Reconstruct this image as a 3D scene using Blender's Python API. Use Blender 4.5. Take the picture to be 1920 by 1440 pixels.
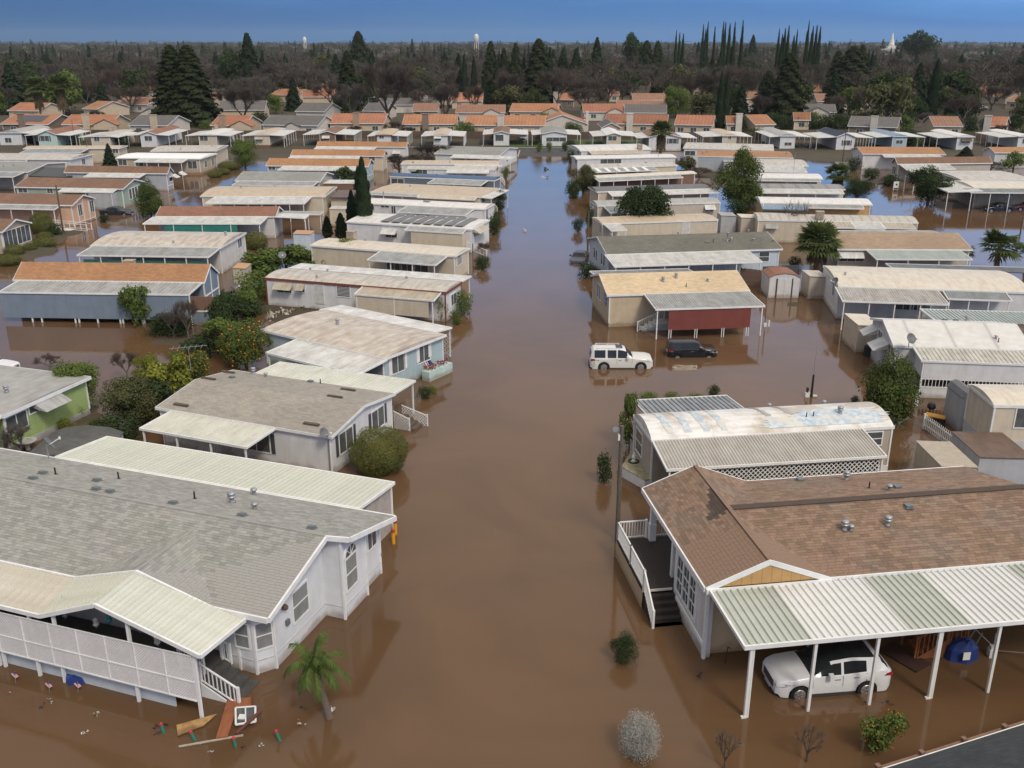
import bpy, math, random
from mathutils import Vector, Matrix
rnd = random.Random(7)
R = math.radians
for o in list(bpy.data.objects): bpy.data.objects.remove(o)
scene = bpy.context.scene
col = scene.collection

# ------------------------------------------------------------------ camera
CF, CH = 1800.0, 24.0                      # focal length in photo pixels, drone height above the water
CP = math.atan(648/1800.0); CA = R(2.4)
cam = bpy.data.objects.new('camera', bpy.data.cameras.new('camera')); col.objects.link(cam)
cam.data.sensor_width = 36; cam.data.lens = 36*CF/1920; cam.data.clip_end = 12000
cam.location = (0, 0, CH); cam.rotation_euler = (R(90)-CP, 0, CA)
scene.camera = cam

# ------------------------------------------------------------------ sky: storm bank low over the horizon, pale overcast above
SUN_EL, SUN_AZ = 48, 150                   # light comes from behind and right of the camera
wd = bpy.data.worlds.new("World"); scene.world = wd; wd.use_nodes = True
nt = wd.node_tree; nt.nodes.clear()
N = nt.nodes.new; K = nt.links.new
sky = N('ShaderNodeTexSky'); sky.sky_type = 'NISHITA'; sky.sun_disc = False
sky.sun_elevation = R(SUN_EL); sky.sun_rotation = R(SUN_AZ)
tc = N('ShaderNodeTexCoord'); sx = N('ShaderNodeSeparateXYZ'); K(tc.outputs['Generated'], sx.inputs[0])
nz = N('ShaderNodeTexNoise'); nz.inputs['Scale'].default_value = 3.2; nz.inputs['Detail'].default_value = 5
mp = N('ShaderNodeMapping'); mp.inputs['Scale'].default_value = (1, 1, 6); K(tc.outputs['Generated'], mp.inputs[0]); K(mp.outputs[0], nz.inputs['Vector'])
ma = N('ShaderNodeMath'); ma.operation = 'MULTIPLY_ADD'; ma.inputs[1].default_value = .09; K(nz.outputs['Fac'], ma.inputs[0])
mb_ = N('ShaderNodeMath'); mb_.operation = 'MULTIPLY_ADD'; mb_.inputs[1].default_value = .020; mb_.inputs[2].default_value = -.045   # a little lighter towards the east
K(sx.outputs['X'], mb_.inputs[0]); K(mb_.outputs[0], ma.inputs[2])
ad = N('ShaderNodeMath'); ad.operation = 'ADD'; K(sx.outputs['Z'], ad.inputs[0]); K(ma.outputs[0], ad.inputs[1])
rp_ = N('ShaderNodeValToRGB'); K(ad.outputs[0], rp_.inputs[0]); cr = rp_.color_ramp
stops = [(0.0, (.070, .22, .49)), (.03, (.040, .185, .50)), (.07, (.10, .31, .70)), (.12, (.22, .55, 1.08)), (.19, (.42, .68, 1.18)), (.28, (.60, .66, .88)), (.40, (.86, .80, .77)), (.52, (1.0, .95, .90)), (1, (1.08, 1.02, .95))]
while len(cr.elements) < len(stops): cr.elements.new(.5)
for e, (p, c) in zip(cr.elements, stops): e.position = p; e.color = (*c, 1)
mul = N('ShaderNodeMix'); mul.data_type = 'RGBA'; mul.inputs['Factor'].default_value = .90
gain = N('ShaderNodeVectorMath'); gain.operation = 'SCALE'; gain.inputs['Scale'].default_value = 9.5
K(rp_.outputs[0], gain.inputs[0]); K(sky.outputs[0], mul.inputs['A']); K(gain.outputs[0], mul.inputs['B'])
gx_ = N('ShaderNodeMath'); gx_.operation = 'MULTIPLY_ADD'; gx_.inputs[1].default_value = .55; gx_.inputs[2].default_value = 1.0; K(sx.outputs['X'], gx_.inputs[0])   # the storm is darker to the west
gy_ = N('ShaderNodeVectorMath'); gy_.operation = 'SCALE'; K(mul.outputs['Result'], gy_.inputs[0]); K(gx_.outputs[0], gy_.inputs['Scale'])
bg = N('ShaderNodeBackground'); bg.inputs['Strength'].default_value = .1
wo = N('ShaderNodeOutputWorld'); K(gy_.outputs[0], bg.inputs['Color']); K(bg.outputs[0], wo.inputs[0])

sun = bpy.data.objects.new('sun', bpy.data.lights.new('sun', 'SUN')); col.objects.link(sun)
sun.data.energy = 1.95; sun.data.angle = R(13); sun.data.color = (1, .91, .77)
sun.rotation_euler = (R(90-SUN_EL), 0, R(180-SUN_AZ)); sun.location = (0, -20, 60)
scene.view_settings.view_transform = 'Standard'; scene.view_settings.look = 'None'
scene.view_settings.exposure = 0.0; scene.view_settings.gamma = 1; scene.view_settings.use_curve_mapping = False

# ------------------------------------------------------------------ from a place in the photograph to a place on the ground
sp_, cp_ = math.sin(CP), math.cos(CP)
RX = Vector((math.cos(CA), math.sin(CA), 0)); FY = Vector((-math.sin(CA), math.cos(CA), 0))
def ray(x, y):
    u = (x-960)/CF; v = (y-720)/CF
    return RX*u + FY*(cp_-v*sp_) + Vector((0, 0, -sp_-v*cp_))
def wp(p, z=0.0):
    d = ray(*p); t = (z-CH)/d.z
    return Vector((0, 0, CH)) + d*t
def vh(b, ytop, xt=None, z0=0.0):
    """height of an upright thing whose base is at pixel b and whose top is at row ytop"""
    w = wp(b, z0); d = ray(b[0], ytop); k = math.hypot(w.x, w.y)/math.hypot(d.x, d.y)
    return CH + d.z*k - z0
def zz(x0, y0, s): return lambda x, y: (x0+x/s, y0+y/s)
z0 = zz(0, 0, 1); z1 = zz(0, 780, 2.1816); z2 = zz(1100, 820, 2.3232); z3 = zz(0, 480, 3.0968); z4 = zz(240, 480, 2.9091)
z5 = zz(1080, 420, 4); z6 = zz(1460, 420, 3.2717); z7 = zz(1100, 700, 3.2); z8 = zz(0, 220, 3.84)
b1 = zz(440, 220, 3.6923); b2 = zz(1040, 220, 4.1739); b3 = zz(1440, 220, 4)
b4 = zz(0, 40, 3.84); b5 = zz(460, 40, 3.6923); b6 = zz(940, 40, 3.84); b7 = zz(1400, 30, 3.6923)
class Fr:
    """a thing's own frame: x along, y away, z up"""
    def __init__(s, o, ang): s.o = Vector((o[0], o[1], 0)); s.a = ang; s.u = Vector((math.cos(ang), math.sin(ang), 0)); s.v = Vector((-math.sin(ang), math.cos(ang), 0))
    def loc(s, w): d = w-s.o; return Vector((d.dot(s.u), d.dot(s.v), w.z))
    def on_z(s, p, z): return s.loc(wp(p, z))
    def _r(s, p): d = ray(*p); c = Vector((0, 0, CH))-s.o; return Vector((c.dot(s.u), c.dot(s.v), c.z)), Vector((d.dot(s.u), d.dot(s.v), d.z))
    def on_y(s, p, y): c, d = s._r(p); return c+d*((y-c.y)/d.y)
    def on_x(s, p, x): c, d = s._r(p); return c+d*((x-c.x)/d.x)
    def w(s, x, y, z=0): return s.o + s.u*x + s.v*y + Vector((0, 0, z))

# ------------------------------------------------------------------ materials
MATS = {}
def lin(c):
    return tuple(((v/255)/12.92 if v/255 <= .04045 else ((v/255+.055)/1.055)**2.4) for v in c)
def mat(name, c, c2=None, scale=3.0, rough=.7, mix=(.35, .7), stretch=(1, 1, 1), bump=0, bscale=40, wave=None, island=0, objr=0, metal=0, brick=None, detail=6, spec=.4, streak=None, trans=0, c3=None, tide=0):
    """procedural surface: two colours mottled by noise, optional courses (brick), seams (wave), per-piece variation"""
    if name in MATS: return MATS[name]
    m = bpy.data.materials.new(name); m.use_nodes = True; MATS[name] = m
    t = m.node_tree; n = t.nodes.new; k = t.links.new; b = t.nodes['Principled BSDF']
    c = tuple(c); c2 = tuple(c2) if c2 else tuple(v*.72 for v in c)
    tcn = n('ShaderNodeTexCoord'); mpn = n('ShaderNodeMapping'); mpn.inputs['Scale'].default_value = stretch
    k(tcn.outputs['Object'], mpn.inputs[0])
    no = n('ShaderNodeTexNoise'); no.inputs['Scale'].default_value = scale; no.inputs['Detail'].default_value = detail; no.inputs['Roughness'].default_value = .62
    k(mpn.outputs[0], no.inputs['Vector'])
    mr = n('ShaderNodeMapRange'); mr.inputs['From Min'].default_value = mix[0]; mr.inputs['From Max'].default_value = mix[1]; k(no.outputs['Fac'], mr.inputs['Value'])
    mx = n('ShaderNodeMix'); mx.data_type = 'RGBA'; mx.inputs['A'].default_value = (*c, 1); mx.inputs['B'].default_value = (*c2, 1); k(mr.outputs[0], mx.inputs['Factor'])
    out = mx.outputs['Result']
    hgt = []
    if c3:
        n3 = n('ShaderNodeTexNoise'); n3.inputs['Scale'].default_value = scale*.23; n3.inputs['Detail'].default_value = 4; k(tcn.outputs['Object'], n3.inputs['Vector'])
        m3 = n('ShaderNodeMapRange'); m3.inputs['From Min'].default_value = .48; m3.inputs['From Max'].default_value = .68; k(n3.outputs['Fac'], m3.inputs['Value'])
        x3 = n('ShaderNodeMix'); x3.data_type = 'RGBA'; k(out, x3.inputs['A']); x3.inputs['B'].default_value = (*c3, 1); k(m3.outputs[0], x3.inputs['Factor']); out = x3.outputs['Result']
    if streak:                                   # (stretch xyz, amount, colour): long dirt streaks
        ms = n('ShaderNodeMapping'); ms.inputs['Scale'].default_value = streak[0]; k(tcn.outputs['Object'], ms.inputs[0])
        ns = n('ShaderNodeTexNoise'); ns.inputs['Scale'].default_value = 1; ns.inputs['Detail'].default_value = 5; k(ms.outputs[0], ns.inputs['Vector'])
        rs = n('ShaderNodeMapRange'); rs.inputs['From Min'].default_value = .45; rs.inputs['From Max'].default_value = .75; rs.inputs['To Max'].default_value = streak[1]; k(ns.outputs['Fac'], rs.inputs['Value'])
        xs = n('ShaderNodeMix'); xs.data_type = 'RGBA'; k(out, xs.inputs['A']); xs.inputs['B'].default_value = (*streak[2], 1); k(rs.outputs[0], xs.inputs['Factor']); out = xs.outputs['Result']
    if tide:                                     # mud stain just above the flood line
        st_ = n('ShaderNodeSeparateXYZ'); k(tcn.outputs['Object'], st_.inputs[0]); nn_ = n('ShaderNodeTexNoise'); nn_.inputs['Scale'].default_value = 1.7; nn_.inputs['Detail'].default_value = 5; k(tcn.outputs['Object'], nn_.inputs['Vector'])
        sm_ = n('ShaderNodeMath'); sm_.operation = 'MULTIPLY_ADD'; sm_.inputs[1].default_value = -.7; k(nn_.outputs['Fac'], sm_.inputs[0]); k(st_.outputs['Z'], sm_.inputs[2])
        rm_ = n('ShaderNodeMapRange'); rm_.inputs['From Min'].default_value = -.25; rm_.inputs['From Max'].default_value = .05; rm_.inputs['To Min'].default_value = tide; rm_.inputs['To Max'].default_value = 0; k(sm_.outputs[0], rm_.inputs[0])
        xt_ = n('ShaderNodeMix'); xt_.data_type = 'RGBA'; k(out, xt_.inputs['A']); xt_.inputs['B'].default_value = (.21, .13, .08, 1); k(rm_.outputs[0], xt_.inputs['Factor']); out = xt_.outputs['Result']
    if brick:                                    # (width, row, mortar, contrast, axes)
        bk = n('ShaderNodeTexBrick'); bk.inputs['Scale'].default_value = 1; bk.inputs['Brick Width'].default_value = brick[0]; bk.inputs['Row Height'].default_value = brick[1]
        bk.inputs['Mortar Size'].default_value = brick[2]; bk.inputs['Color1'].default_value = (1, 1, 1, 1); v = 1-brick[3]; bk.inputs['Color2'].default_value = (v, v, v, 1); bk.inputs['Mortar'].default_value = (v*.7, v*.7, v*.7, 1)
        if len(brick) > 4:
            cx = n('ShaderNodeSeparateXYZ'); cb = n('ShaderNodeCombineXYZ'); k(tcn.outputs['Object'], cx.inputs[0]); k(cx.outputs[brick[4][0]], cb.inputs[0]); k(cx.outputs[brick[4][1]], cb.inputs[1]); k(cb.outputs[0], bk.inputs['Vector'])
        else: k(tcn.outputs['Object'], bk.inputs['Vector'])
        xb = n('ShaderNodeMix'); xb.data_type = 'RGBA'; xb.blend_type = 'MULTIPLY'; xb.inputs['Factor'].default_value = 1; k(out, xb.inputs['A']); k(bk.outputs['Color'], xb.inputs['B']); out = xb.outputs['Result']; hgt.append((bk.outputs['Fac'], -.6))
    if wave:                                     # (axis, period in metres, darkness, sharpness): seams or grooves
        wv = n('ShaderNodeTexWave'); wv.bands_direction = wave[0]; wv.inputs['Scale'].default_value = 0.314159/wave[1]; wv.wave_profile = 'SIN' ; k(tcn.outputs['Object'], wv.inputs['Vector'])
        pw = n('ShaderNodeMath'); pw.operation = 'POWER'; pw.inputs[1].default_value = wave[3]; k(wv.outputs['Fac'], pw.inputs[0])
        ml = n('ShaderNodeMath'); ml.operation = 'MULTIPLY'; ml.inputs[1].default_value = wave[2]; k(pw.outputs[0], ml.inputs[0])
        xw = n('ShaderNodeMix'); xw.data_type = 'RGBA'; k(out, xw.inputs['A']); xw.inputs['B'].default_value = (c[0]*.45, c[1]*.45, c[2]*.45, 1); k(ml.outputs[0], xw.inputs['Factor']); out = xw.outputs['Result']; hgt.append((pw.outputs[0], -.8))
    if island or objr:
        g = n('ShaderNodeNewGeometry'); oi = n('ShaderNodeObjectInfo'); hs = n('ShaderNodeHueSaturation')
        a = n('ShaderNodeMath'); a.operation = 'MULTIPLY_ADD'; a.inputs[1].default_value = island; a.inputs[2].default_value = 1-island/2-objr/2; k(g.outputs['Random Per Island'], a.inputs[0])
        a2 = n('ShaderNodeMath'); a2.operation = 'MULTIPLY_ADD'; a2.inputs[1].default_value = objr; k(oi.outputs['Random'], a2.inputs[0]); k(a.outputs[0], a2.inputs[2])
        h = n('ShaderNodeMath'); h.operation = 'MULTIPLY_ADD'; h.inputs[1].default_value = (island+objr)*.035; h.inputs[2].default_value = .5-(island+objr)*.0175
        md = n('ShaderNodeMath'); md.operation = 'FRACT'; m7 = n('ShaderNodeMath'); m7.operation = 'MULTIPLY'; m7.inputs[1].default_value = 7.3; k((g.outputs['Random Per Island'] if island else oi.outputs['Random']), m7.inputs[0]); k(m7.outputs[0], md.inputs[0]); k(md.outputs[0], h.inputs[0])
        k(a2.outputs[0], hs.inputs['Value']); k(h.outputs[0], hs.inputs['Hue']); k(out, hs.inputs['Color']); out = hs.outputs['Color']
    k(out, b.inputs['Base Color']); b.inputs['Roughness'].default_value = rough; b.inputs['Metallic'].default_value = metal
    b.inputs['Specular IOR Level'].default_value = spec
    if trans:
        tl = n('ShaderNodeBsdfTranslucent'); k(out, tl.inputs['Color']); ms_ = n('ShaderNodeMixShader'); ms_.inputs[0].default_value = trans
        k(b.outputs[0], ms_.inputs[1]); k(tl.outputs[0], ms_.inputs[2]); k(ms_.outputs[0], t.nodes['Material Output'].inputs['Surface'])
    if bump or hgt:
        nb = n('ShaderNodeTexNoise'); nb.inputs['Scale'].default_value = bscale; nb.inputs['Detail'].default_value = 4; k(tcn.outputs['Object'], nb.inputs['Vector'])
        cur = nb.outputs['Fac']
        for s_, f_ in hgt:
            q = n('ShaderNodeMath'); q.operation = 'MULTIPLY_ADD'; q.inputs[1].default_value = f_; k(s_, q.inputs[0]); k(cur, q.inputs[2]); cur = q.outputs[0]
        bp = n('ShaderNodeBump'); bp.inputs['Strength'].default_value = max(bump, .25); bp.inputs['Distance'].default_value = .02; k(cur, bp.inputs['Height']); k(bp.outputs[0], b.inputs['Normal'])
    return m
def wallm(name, c, kind='v', dirt=.25, period=.2):
    w = {'v': None, 'h': None}
    return mat('wall_'+name, c, tuple(v*.86 for v in c), scale=1.2, rough=.6, bump=.05, bscale=60, tide=.55,
               wave=(('Z', period, .30, 14) if kind == 'h' else None), streak=((2.5, 2.5, .35), dirt, (c[0]*.55, c[1]*.5, c[2]*.42)))
def shing(name, c, c2, row=.16):
    return mat('shingle_'+name, c, c2, scale=.9, rough=.9, bump=.5, bscale=35, brick=(.32, row, .006, .22), c3=tuple((a+b)/2*.9 for a, b in zip(c, c2)))
def metalroof(name, c, c2, st=.35):
    return mat('metal_'+name, c, c2, scale=1.1, rough=.5, bump=.06, bscale=20, streak=((3.5, .5, .5), st, (c2[0]*.62, c2[1]*.55, c2[2]*.46)))
WHITE = mat('white_paint', (.78, .78, .77), (.66, .66, .64), scale=2, rough=.5)
CREAMT = mat('cream_trim', (.72, .68, .58), (.62, .58, .49), scale=2, rough=.5)
DARK = mat('painted_shade', (.03, .03, .032), (.02, .02, .02), rough=.9)  # near-black colour standing in for the shade inside porches
GLASS = mat('window_glass', (.055, .065, .07), (.12, .13, .13), scale=1.5, rough=.06, spec=.8)
BLIND = mat('window_blind', (.30, .31, .30), (.2, .21, .21), scale=2, rough=.12, wave=('Z', .06, .5, 2), spec=.7)
STEEL = mat('galvanised_steel', (.42, .43, .44), (.3, .31, .32), scale=8, rough=.4, metal=.5)
RUST = mat('rusty_steel', (.20, .11, .06), (.3, .25, .2), scale=8, rough=.8)
WOODR = mat('redwood_boards', (.30, .12, .05), (.2, .08, .035), scale=3, rough=.8, stretch=(1, 1, 6), bump=.2)
WOODD = mat('old_timber', (.13, .10, .075), (.08, .062, .05), scale=4, stretch=(6, 6, .4), rough=.9, bump=.3)
BLACKP = mat('black_plastic', (.02, .02, .022), (.03, .03, .03), rough=.45)

# ------------------------------------------------------------------ mesh builder
class MB:
    def __init__(s): s.v = []; s.f = []; s.m = []
    def add(s, vs, fs, m=0):
        b = len(s.v); s.v += [tuple(v) for v in vs]; s.f += [tuple(b+i for i in f) for f in fs]; s.m += [m]*len(fs)
    def poly(s, pts, m=0): s.add(pts, [tuple(range(len(pts)))], m)
    def box(s, x0, x1, y0, y1, z0, z1, m=0, M=None):
        vs = [Vector((x, y, z)) for z in (z0, z1) for y in (y0, y1) for x in (x0, x1)]
        if M: vs = [M @ v for v in vs]
        s.add(vs, [(0, 2, 3, 1), (4, 5, 7, 6), (0, 1, 5, 4), (2, 6, 7, 3), (0, 4, 6, 2), (1, 3, 7, 5)], m)
    def bar(s, a, b, w, h=None, m=0, up=Vector((0, 0, 1))):
        a = Vector(a); b = Vector(b); h = h or w; d = (b-a).normalized()
        if abs(d.dot(up)) > .98: up = Vector((1, 0, 0))
        r = d.cross(up).normalized()*w/2; q = r.cross(d).normalized()*h/2
        s.add([a-r-q, a+r-q, a+r+q, a-r+q, b-r-q, b+r-q, b+r+q, b-r+q], [(3, 2, 1, 0), (4, 5, 6, 7), (0, 1, 5, 4), (1, 2, 6, 5), (2, 3, 7, 6), (3, 0, 4, 7)], m)
    def tube(s, a, b, r0, r1=None, n=8, m=0, cap=True):
        a = Vector(a); b = Vector(b); r1 = r0 if r1 is None else r1; d = (b-a).normalized()
        t = Vector((1, 0, 0)) if abs(d.x) < .8 else Vector((0, 1, 0)); p = d.cross(t).normalized(); q = d.cross(p)
        vs = []
        for c, r in ((a, r0), (b, r1)):
            for i in range(n):
                th = 2*math.pi*i/n; vs.append(c+p*r*math.cos(th)+q*r*math.sin(th))
        fs = [(i, (i+1) % n, n+(i+1) % n, n+i) for i in range(n)]
        if cap: fs += [tuple(range(n-1, -1, -1)), tuple(range(n, 2*n))]
        s.add(vs, fs, m)
    def lathe(s, prof, n=12, c=(0, 0, 0), m=0):
        vs = []; fs = []
        for r, z in prof:
            for i in range(n): th = 2*math.pi*i/n; vs.append((c[0]+r*math.cos(th), c[1]+r*math.sin(th), c[2]+z))
        for j in range(len(prof)-1):
            for i in range(n): fs.append((j*n+i, j*n+(i+1) % n, (j+1)*n+(i+1) % n, (j+1)*n+i))
        fs.append(tuple(range(n-1, -1, -1))); fs.append(tuple((len(prof)-1)*n+i for i in range(n))); s.add(vs, fs, m)
    def prism(s, pts, d, m=0):
        """flat polygon pts (3D) pushed along vector d"""
        n = len(pts); p = [Vector(q) for q in pts]; d = Vector(d)
        s.add(p+[q+d for q in p], [tuple(range(n-1, -1, -1)), tuple(range(n, 2*n))]+[(i, (i+1) % n, n+(i+1) % n, n+i) for i in range(n)], m)
    def mesh(s, name, mats, smooth=False):
        me = bpy.data.meshes.new(name); me.from_pydata(s.v, [], s.f)
        for mm in (mats if isinstance(mats, (list, tuple)) else [mats]): me.materials.append(mm)
        if max(s.m, default=0) > 0: me.polygons.foreach_set('material_index', s.m)
        if smooth: me.polygons.foreach_set('use_smooth', [True]*len(s.f))
        me.update(); return me
    def build(s, name, mats, parent=None, smooth=False, M=None):
        return put(name, s.mesh(name, mats, smooth), parent, M)
def put(name, me, parent=None, M=None, loc=None, rz=0):
    o = bpy.data.objects.new(name, me); col.objects.link(o)
    if parent: o.parent = parent
    if M is not None: o.matrix_local = M
    if loc is not None: o.location = loc; o.rotation_euler = (0, 0, rz)
    return o
def tag(o, label=None, cat=None, group=None, kind=None):
    if label: o['label'] = label
    if cat: o['category'] = cat
    if group: o['group'] = group
    if kind: o['kind'] = kind
    return o
def thing(name, loc, rz, label, cat, group=None):
    o = bpy.data.objects.new(name, None); col.objects.link(o); o.location = loc; o.rotation_euler = (0, 0, rz); o.empty_display_size = .5
    return tag(o, label, cat, group)
def ctree(o, parent=None):
    c = o.copy(); col.objects.link(c)
    if parent: c.parent = parent
    for ch in KIDS.get(o.name, []): ctree(ch, c)
    return c
KIDS = {}
def copy_thing(root, loc, rz=0, sc=1.0, label=None, group=None):
    """copy a thing with its parts (one or two levels)"""
    r = root.copy(); col.objects.link(r); r.location = loc; r.rotation_euler = (0, 0, rz); r.scale = (sc if isinstance(sc, (tuple, Vector)) else (sc, sc, sc))
    if label: r['label'] = label
    if group: r['group'] = group
    for ch in root.children:
        c = ch.copy(); col.objects.link(c); c.parent = r
        for g in ch.children:
            d = g.copy(); col.objects.link(d); d.parent = c
    return r
def clip(poly, cp):
    """clip 2D polygon by convex counter-clockwise polygon"""
    out = poly
    for i in range(len(cp)):
        a = cp[i]; b = cp[(i+1) % len(cp)]; inp = out; out = []
        if not inp: return []
        def side(p): return (b[0]-a[0])*(p[1]-a[1])-(b[1]-a[1])*(p[0]-a[0])
        for j in range(len(inp)):
            p = inp[j]; q = inp[(j+1) % len(inp)]; sp, sq = side(p), side(q)
            if sp >= 0: out.append(p)
            if sp*sq < 0: t = sp/(sp-sq); out.append((p[0]+(q[0]-p[0])*t, p[1]+(q[1]-p[1])*t))
    return out
# ------------------------------------------------------------------ ground, flood water, streets
from mathutils import noise as MN
MOUNDS = []                                     # (x, y, radius, height): beds and banks that stand out of the water
def md(zf, x, y, r, hh): w = wp(zf(x, y)); MOUNDS.append((w.x, w.y, r, hh))
for a in ((z0, 565, 588, 5, .62), (z0, 530, 575, 4, .6), (z0, 330, 640, 3, .55), (z0, 120, 780, 4, .6), (z0, 60, 800, 3.5, .6), (z8, 60, 980, 7, .75), (z8, 250, 900, 5, .7), (z8, 330, 860, 4, .65), (z8, 520, 830, 3, .6), (z8, 1690, 340, 5, .7), (z8, 1550, 400, 4, .65), (b1, 1700, 760, 3, .55), (b1, 1740, 900, 2.5, .6), (b1, 1800, 620, 3, .65), (b1, 1830, 560, 3, .65), (b1, 1880, 380, 3, .65), (b2, 200, 560, 3, .65), (b2, 160, 600, 2, .6), (b2, 1150, 440, 9, .62), (b2, 1000, 350, 6, .6), (b3, 900, 490, 5, .65), (b3, 1180, 560, 4, .65), (b3, 520, 380, 4, .6), (b3, 1400, 620, 4, .6), (z5, 1590, 590, 3, .5), (z0, 860, 590, 1.5, .6)): md(*a)
def gz(x, y):
    sh = 206+5*math.sin(x*.05)+4*MN.noise(Vector((x*.08, 0, 3)))
    if 3 < x < 60: sh += 2
    if x > 45: sh -= 10
    if x < -20: sh -= 4+.16*(-20-x)*(1 if x > -90 else 0)
    k = (y-sh)/10; k = max(0, min(1, k)); z = -.5+.62*k*k*(3-2*k)
    if y > 215: z += min(.5, (y-215)*.01)
    if y < 206:
        for mx, my, r, hh in MOUNDS:
            d = math.hypot(x-mx, y-my)
            if d < r: q = 1-(d/r)**2; z = max(z, -.5+hh*min(1, q*1.6)+.05*MN.noise(Vector((x*.9, y*.9, 0))))
    return z
def axis(segs):
    out = []
    for a, b, st in segs:
        v = a
        while v < b-1e-6: out.append(v); v += st
    out.append(segs[-1][1]); return out
gx = axis([(-3500, -1500, 500), (-1500, -300, 100), (-300, -110, 15), (-110, 110, 1.6), (110, 300, 15), (300, 1500, 100), (1500, 3500, 500)])
gy = axis([(-60, 24, 12), (24, 216, 1.6), (216, 300, 12), (300, 1500, 100), (1500, 5200, 370)])
vs = [(x, y, gz(x, y)) for y in gy for x in gx]; nxx = len(gx)
fs = [(j*nxx+i, j*nxx+i+1, (j+1)*nxx+i+1, (j+1)*nxx+i) for j in range(len(gy)-1) for i in range(nxx-1)]
m = MB(); m.v = vs; m.f = fs; m.m = [0]*len(fs)
GROUND = mat('damp_earth_and_grass', (.080, .060, .042), (.050, .052, .026), scale=.35, rough=.95, bump=.6, bscale=3, c3=(.062, .045, .034), detail=9)
tag(m.build('ground', GROUND, smooth=True), kind='structure')

def water_mat():
    mm = bpy.data.materials.new('muddy_flood_water'); mm.use_nodes = True; t = mm.node_tree; n = t.nodes.new; k = t.links.new; b = t.nodes['Principled BSDF']
    c = n('ShaderNodeTexCoord'); no = n('ShaderNodeTexNoise'); no.inputs['Scale'].default_value = .09; no.inputs['Detail'].default_value = 7; no.inputs['Distortion'].default_value = 1.6; k(c.outputs['Object'], no.inputs['Vector'])
    mr = n('ShaderNodeMapRange'); mr.inputs['From Min'].default_value = .35; mr.inputs['From Max'].default_value = .68; k(no.outputs['Fac'], mr.inputs[0])
    mx = n('ShaderNodeMix'); mx.data_type = 'RGBA'; mx.inputs['A'].default_value = (.140, .079, .041, 1); mx.inputs['B'].default_value = (.108, .062, .032, 1); k(mr.outputs[0], mx.inputs['Factor'])
    nf = n('ShaderNodeTexNoise'); nf.inputs['Scale'].default_value = 26; nf.inputs['Detail'].default_value = 3; k(c.outputs['Object'], nf.inputs['Vector'])
    mf = n('ShaderNodeMix'); mf.data_type = 'RGBA'; mf.blend_type = 'MULTIPLY'; mf.inputs['Factor'].default_value = .14; k(mx.outputs['Result'], mf.inputs['A']); k(nf.outputs['Color'], mf.inputs['B'])
    k(mf.outputs['Result'], b.inputs['Base Color']); b.inputs['Roughness'].default_value = .07; b.inputs['IOR'].default_value = 1.33
    n1 = n('ShaderNodeTexNoise'); n1.inputs['Scale'].default_value = 1.3; n1.inputs['Detail'].default_value = 5; mp1 = n('ShaderNodeMapping'); mp1.inputs['Scale'].default_value = (1, .6, 1); k(c.outputs['Object'], mp1.inputs[0]); k(mp1.outputs[0], n1.inputs['Vector'])
    n2 = n('ShaderNodeTexNoise'); n2.inputs['Scale'].default_value = .05; n2.inputs['Detail'].default_value = 2; k(c.outputs['Object'], n2.inputs['Vector'])
    m2 = n('ShaderNodeMapRange'); m2.inputs['From Min'].default_value = .42; m2.inputs['From Max'].default_value = .62; m2.inputs['To Min'].default_value = .006; m2.inputs['To Max'].default_value = .03; k(n2.outputs['Fac'], m2.inputs[0])
    bp = n('ShaderNodeBump'); bp.inputs['Distance'].default_value = .25; k(m2.outputs[0], bp.inputs['Strength']); k(n1.outputs['Fac'], bp.inputs['Height']); k(bp.outputs[0], b.inputs['Normal'])
    return mm
m = MB(); m.poly([(-400, -60, 0), (400, -60, 0), (400, 222, 0), (-400, 222, 0)]); tag(m.build('flood_water', water_mat()), kind='structure')
# dry end of the street, with kerbs
ASPH = mat('asphalt', (.060, .060, .062), (.045, .045, .047), scale=2, rough=.85, bump=.3, bscale=60, c3=(.08, .075, .065))
m = MB(); ys = [203, 206, 209, 212, 216, 220, 224]
for a, b in zip(ys[:-1], ys[1:]):
    m.add([(-7.4, a, gz(-4, a)+.03), (4.6, a, gz(-4, a)+.03), (4.6, b, gz(-4, b)+.03), (-7.4, b, gz(-4, b)+.03)], [(0, 1, 2, 3)])
m.add([(-40, 224, gz(0, 224)+.03), (40, 224, gz(0, 224)+.03), (40, 227, gz(0, 227)+.03), (-40, 227, gz(0, 227)+.03)], [(0, 1, 2, 3)])
tag(m.build('street', ASPH), kind='structure')
CONC = mat('concrete_kerb', (.38, .36, .33), (.28, .26, .24), scale=3, rough=.9)
m = MB(); m.box(-7.7, -7.4, 210, 222, -.2, .26); m.box(4.6, 4.9, 210, 222, -.2, .26); m.box(-40, 40, 227, 227.3, 0, .36); tag(m.build('kerb', CONC), kind='structure')
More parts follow.
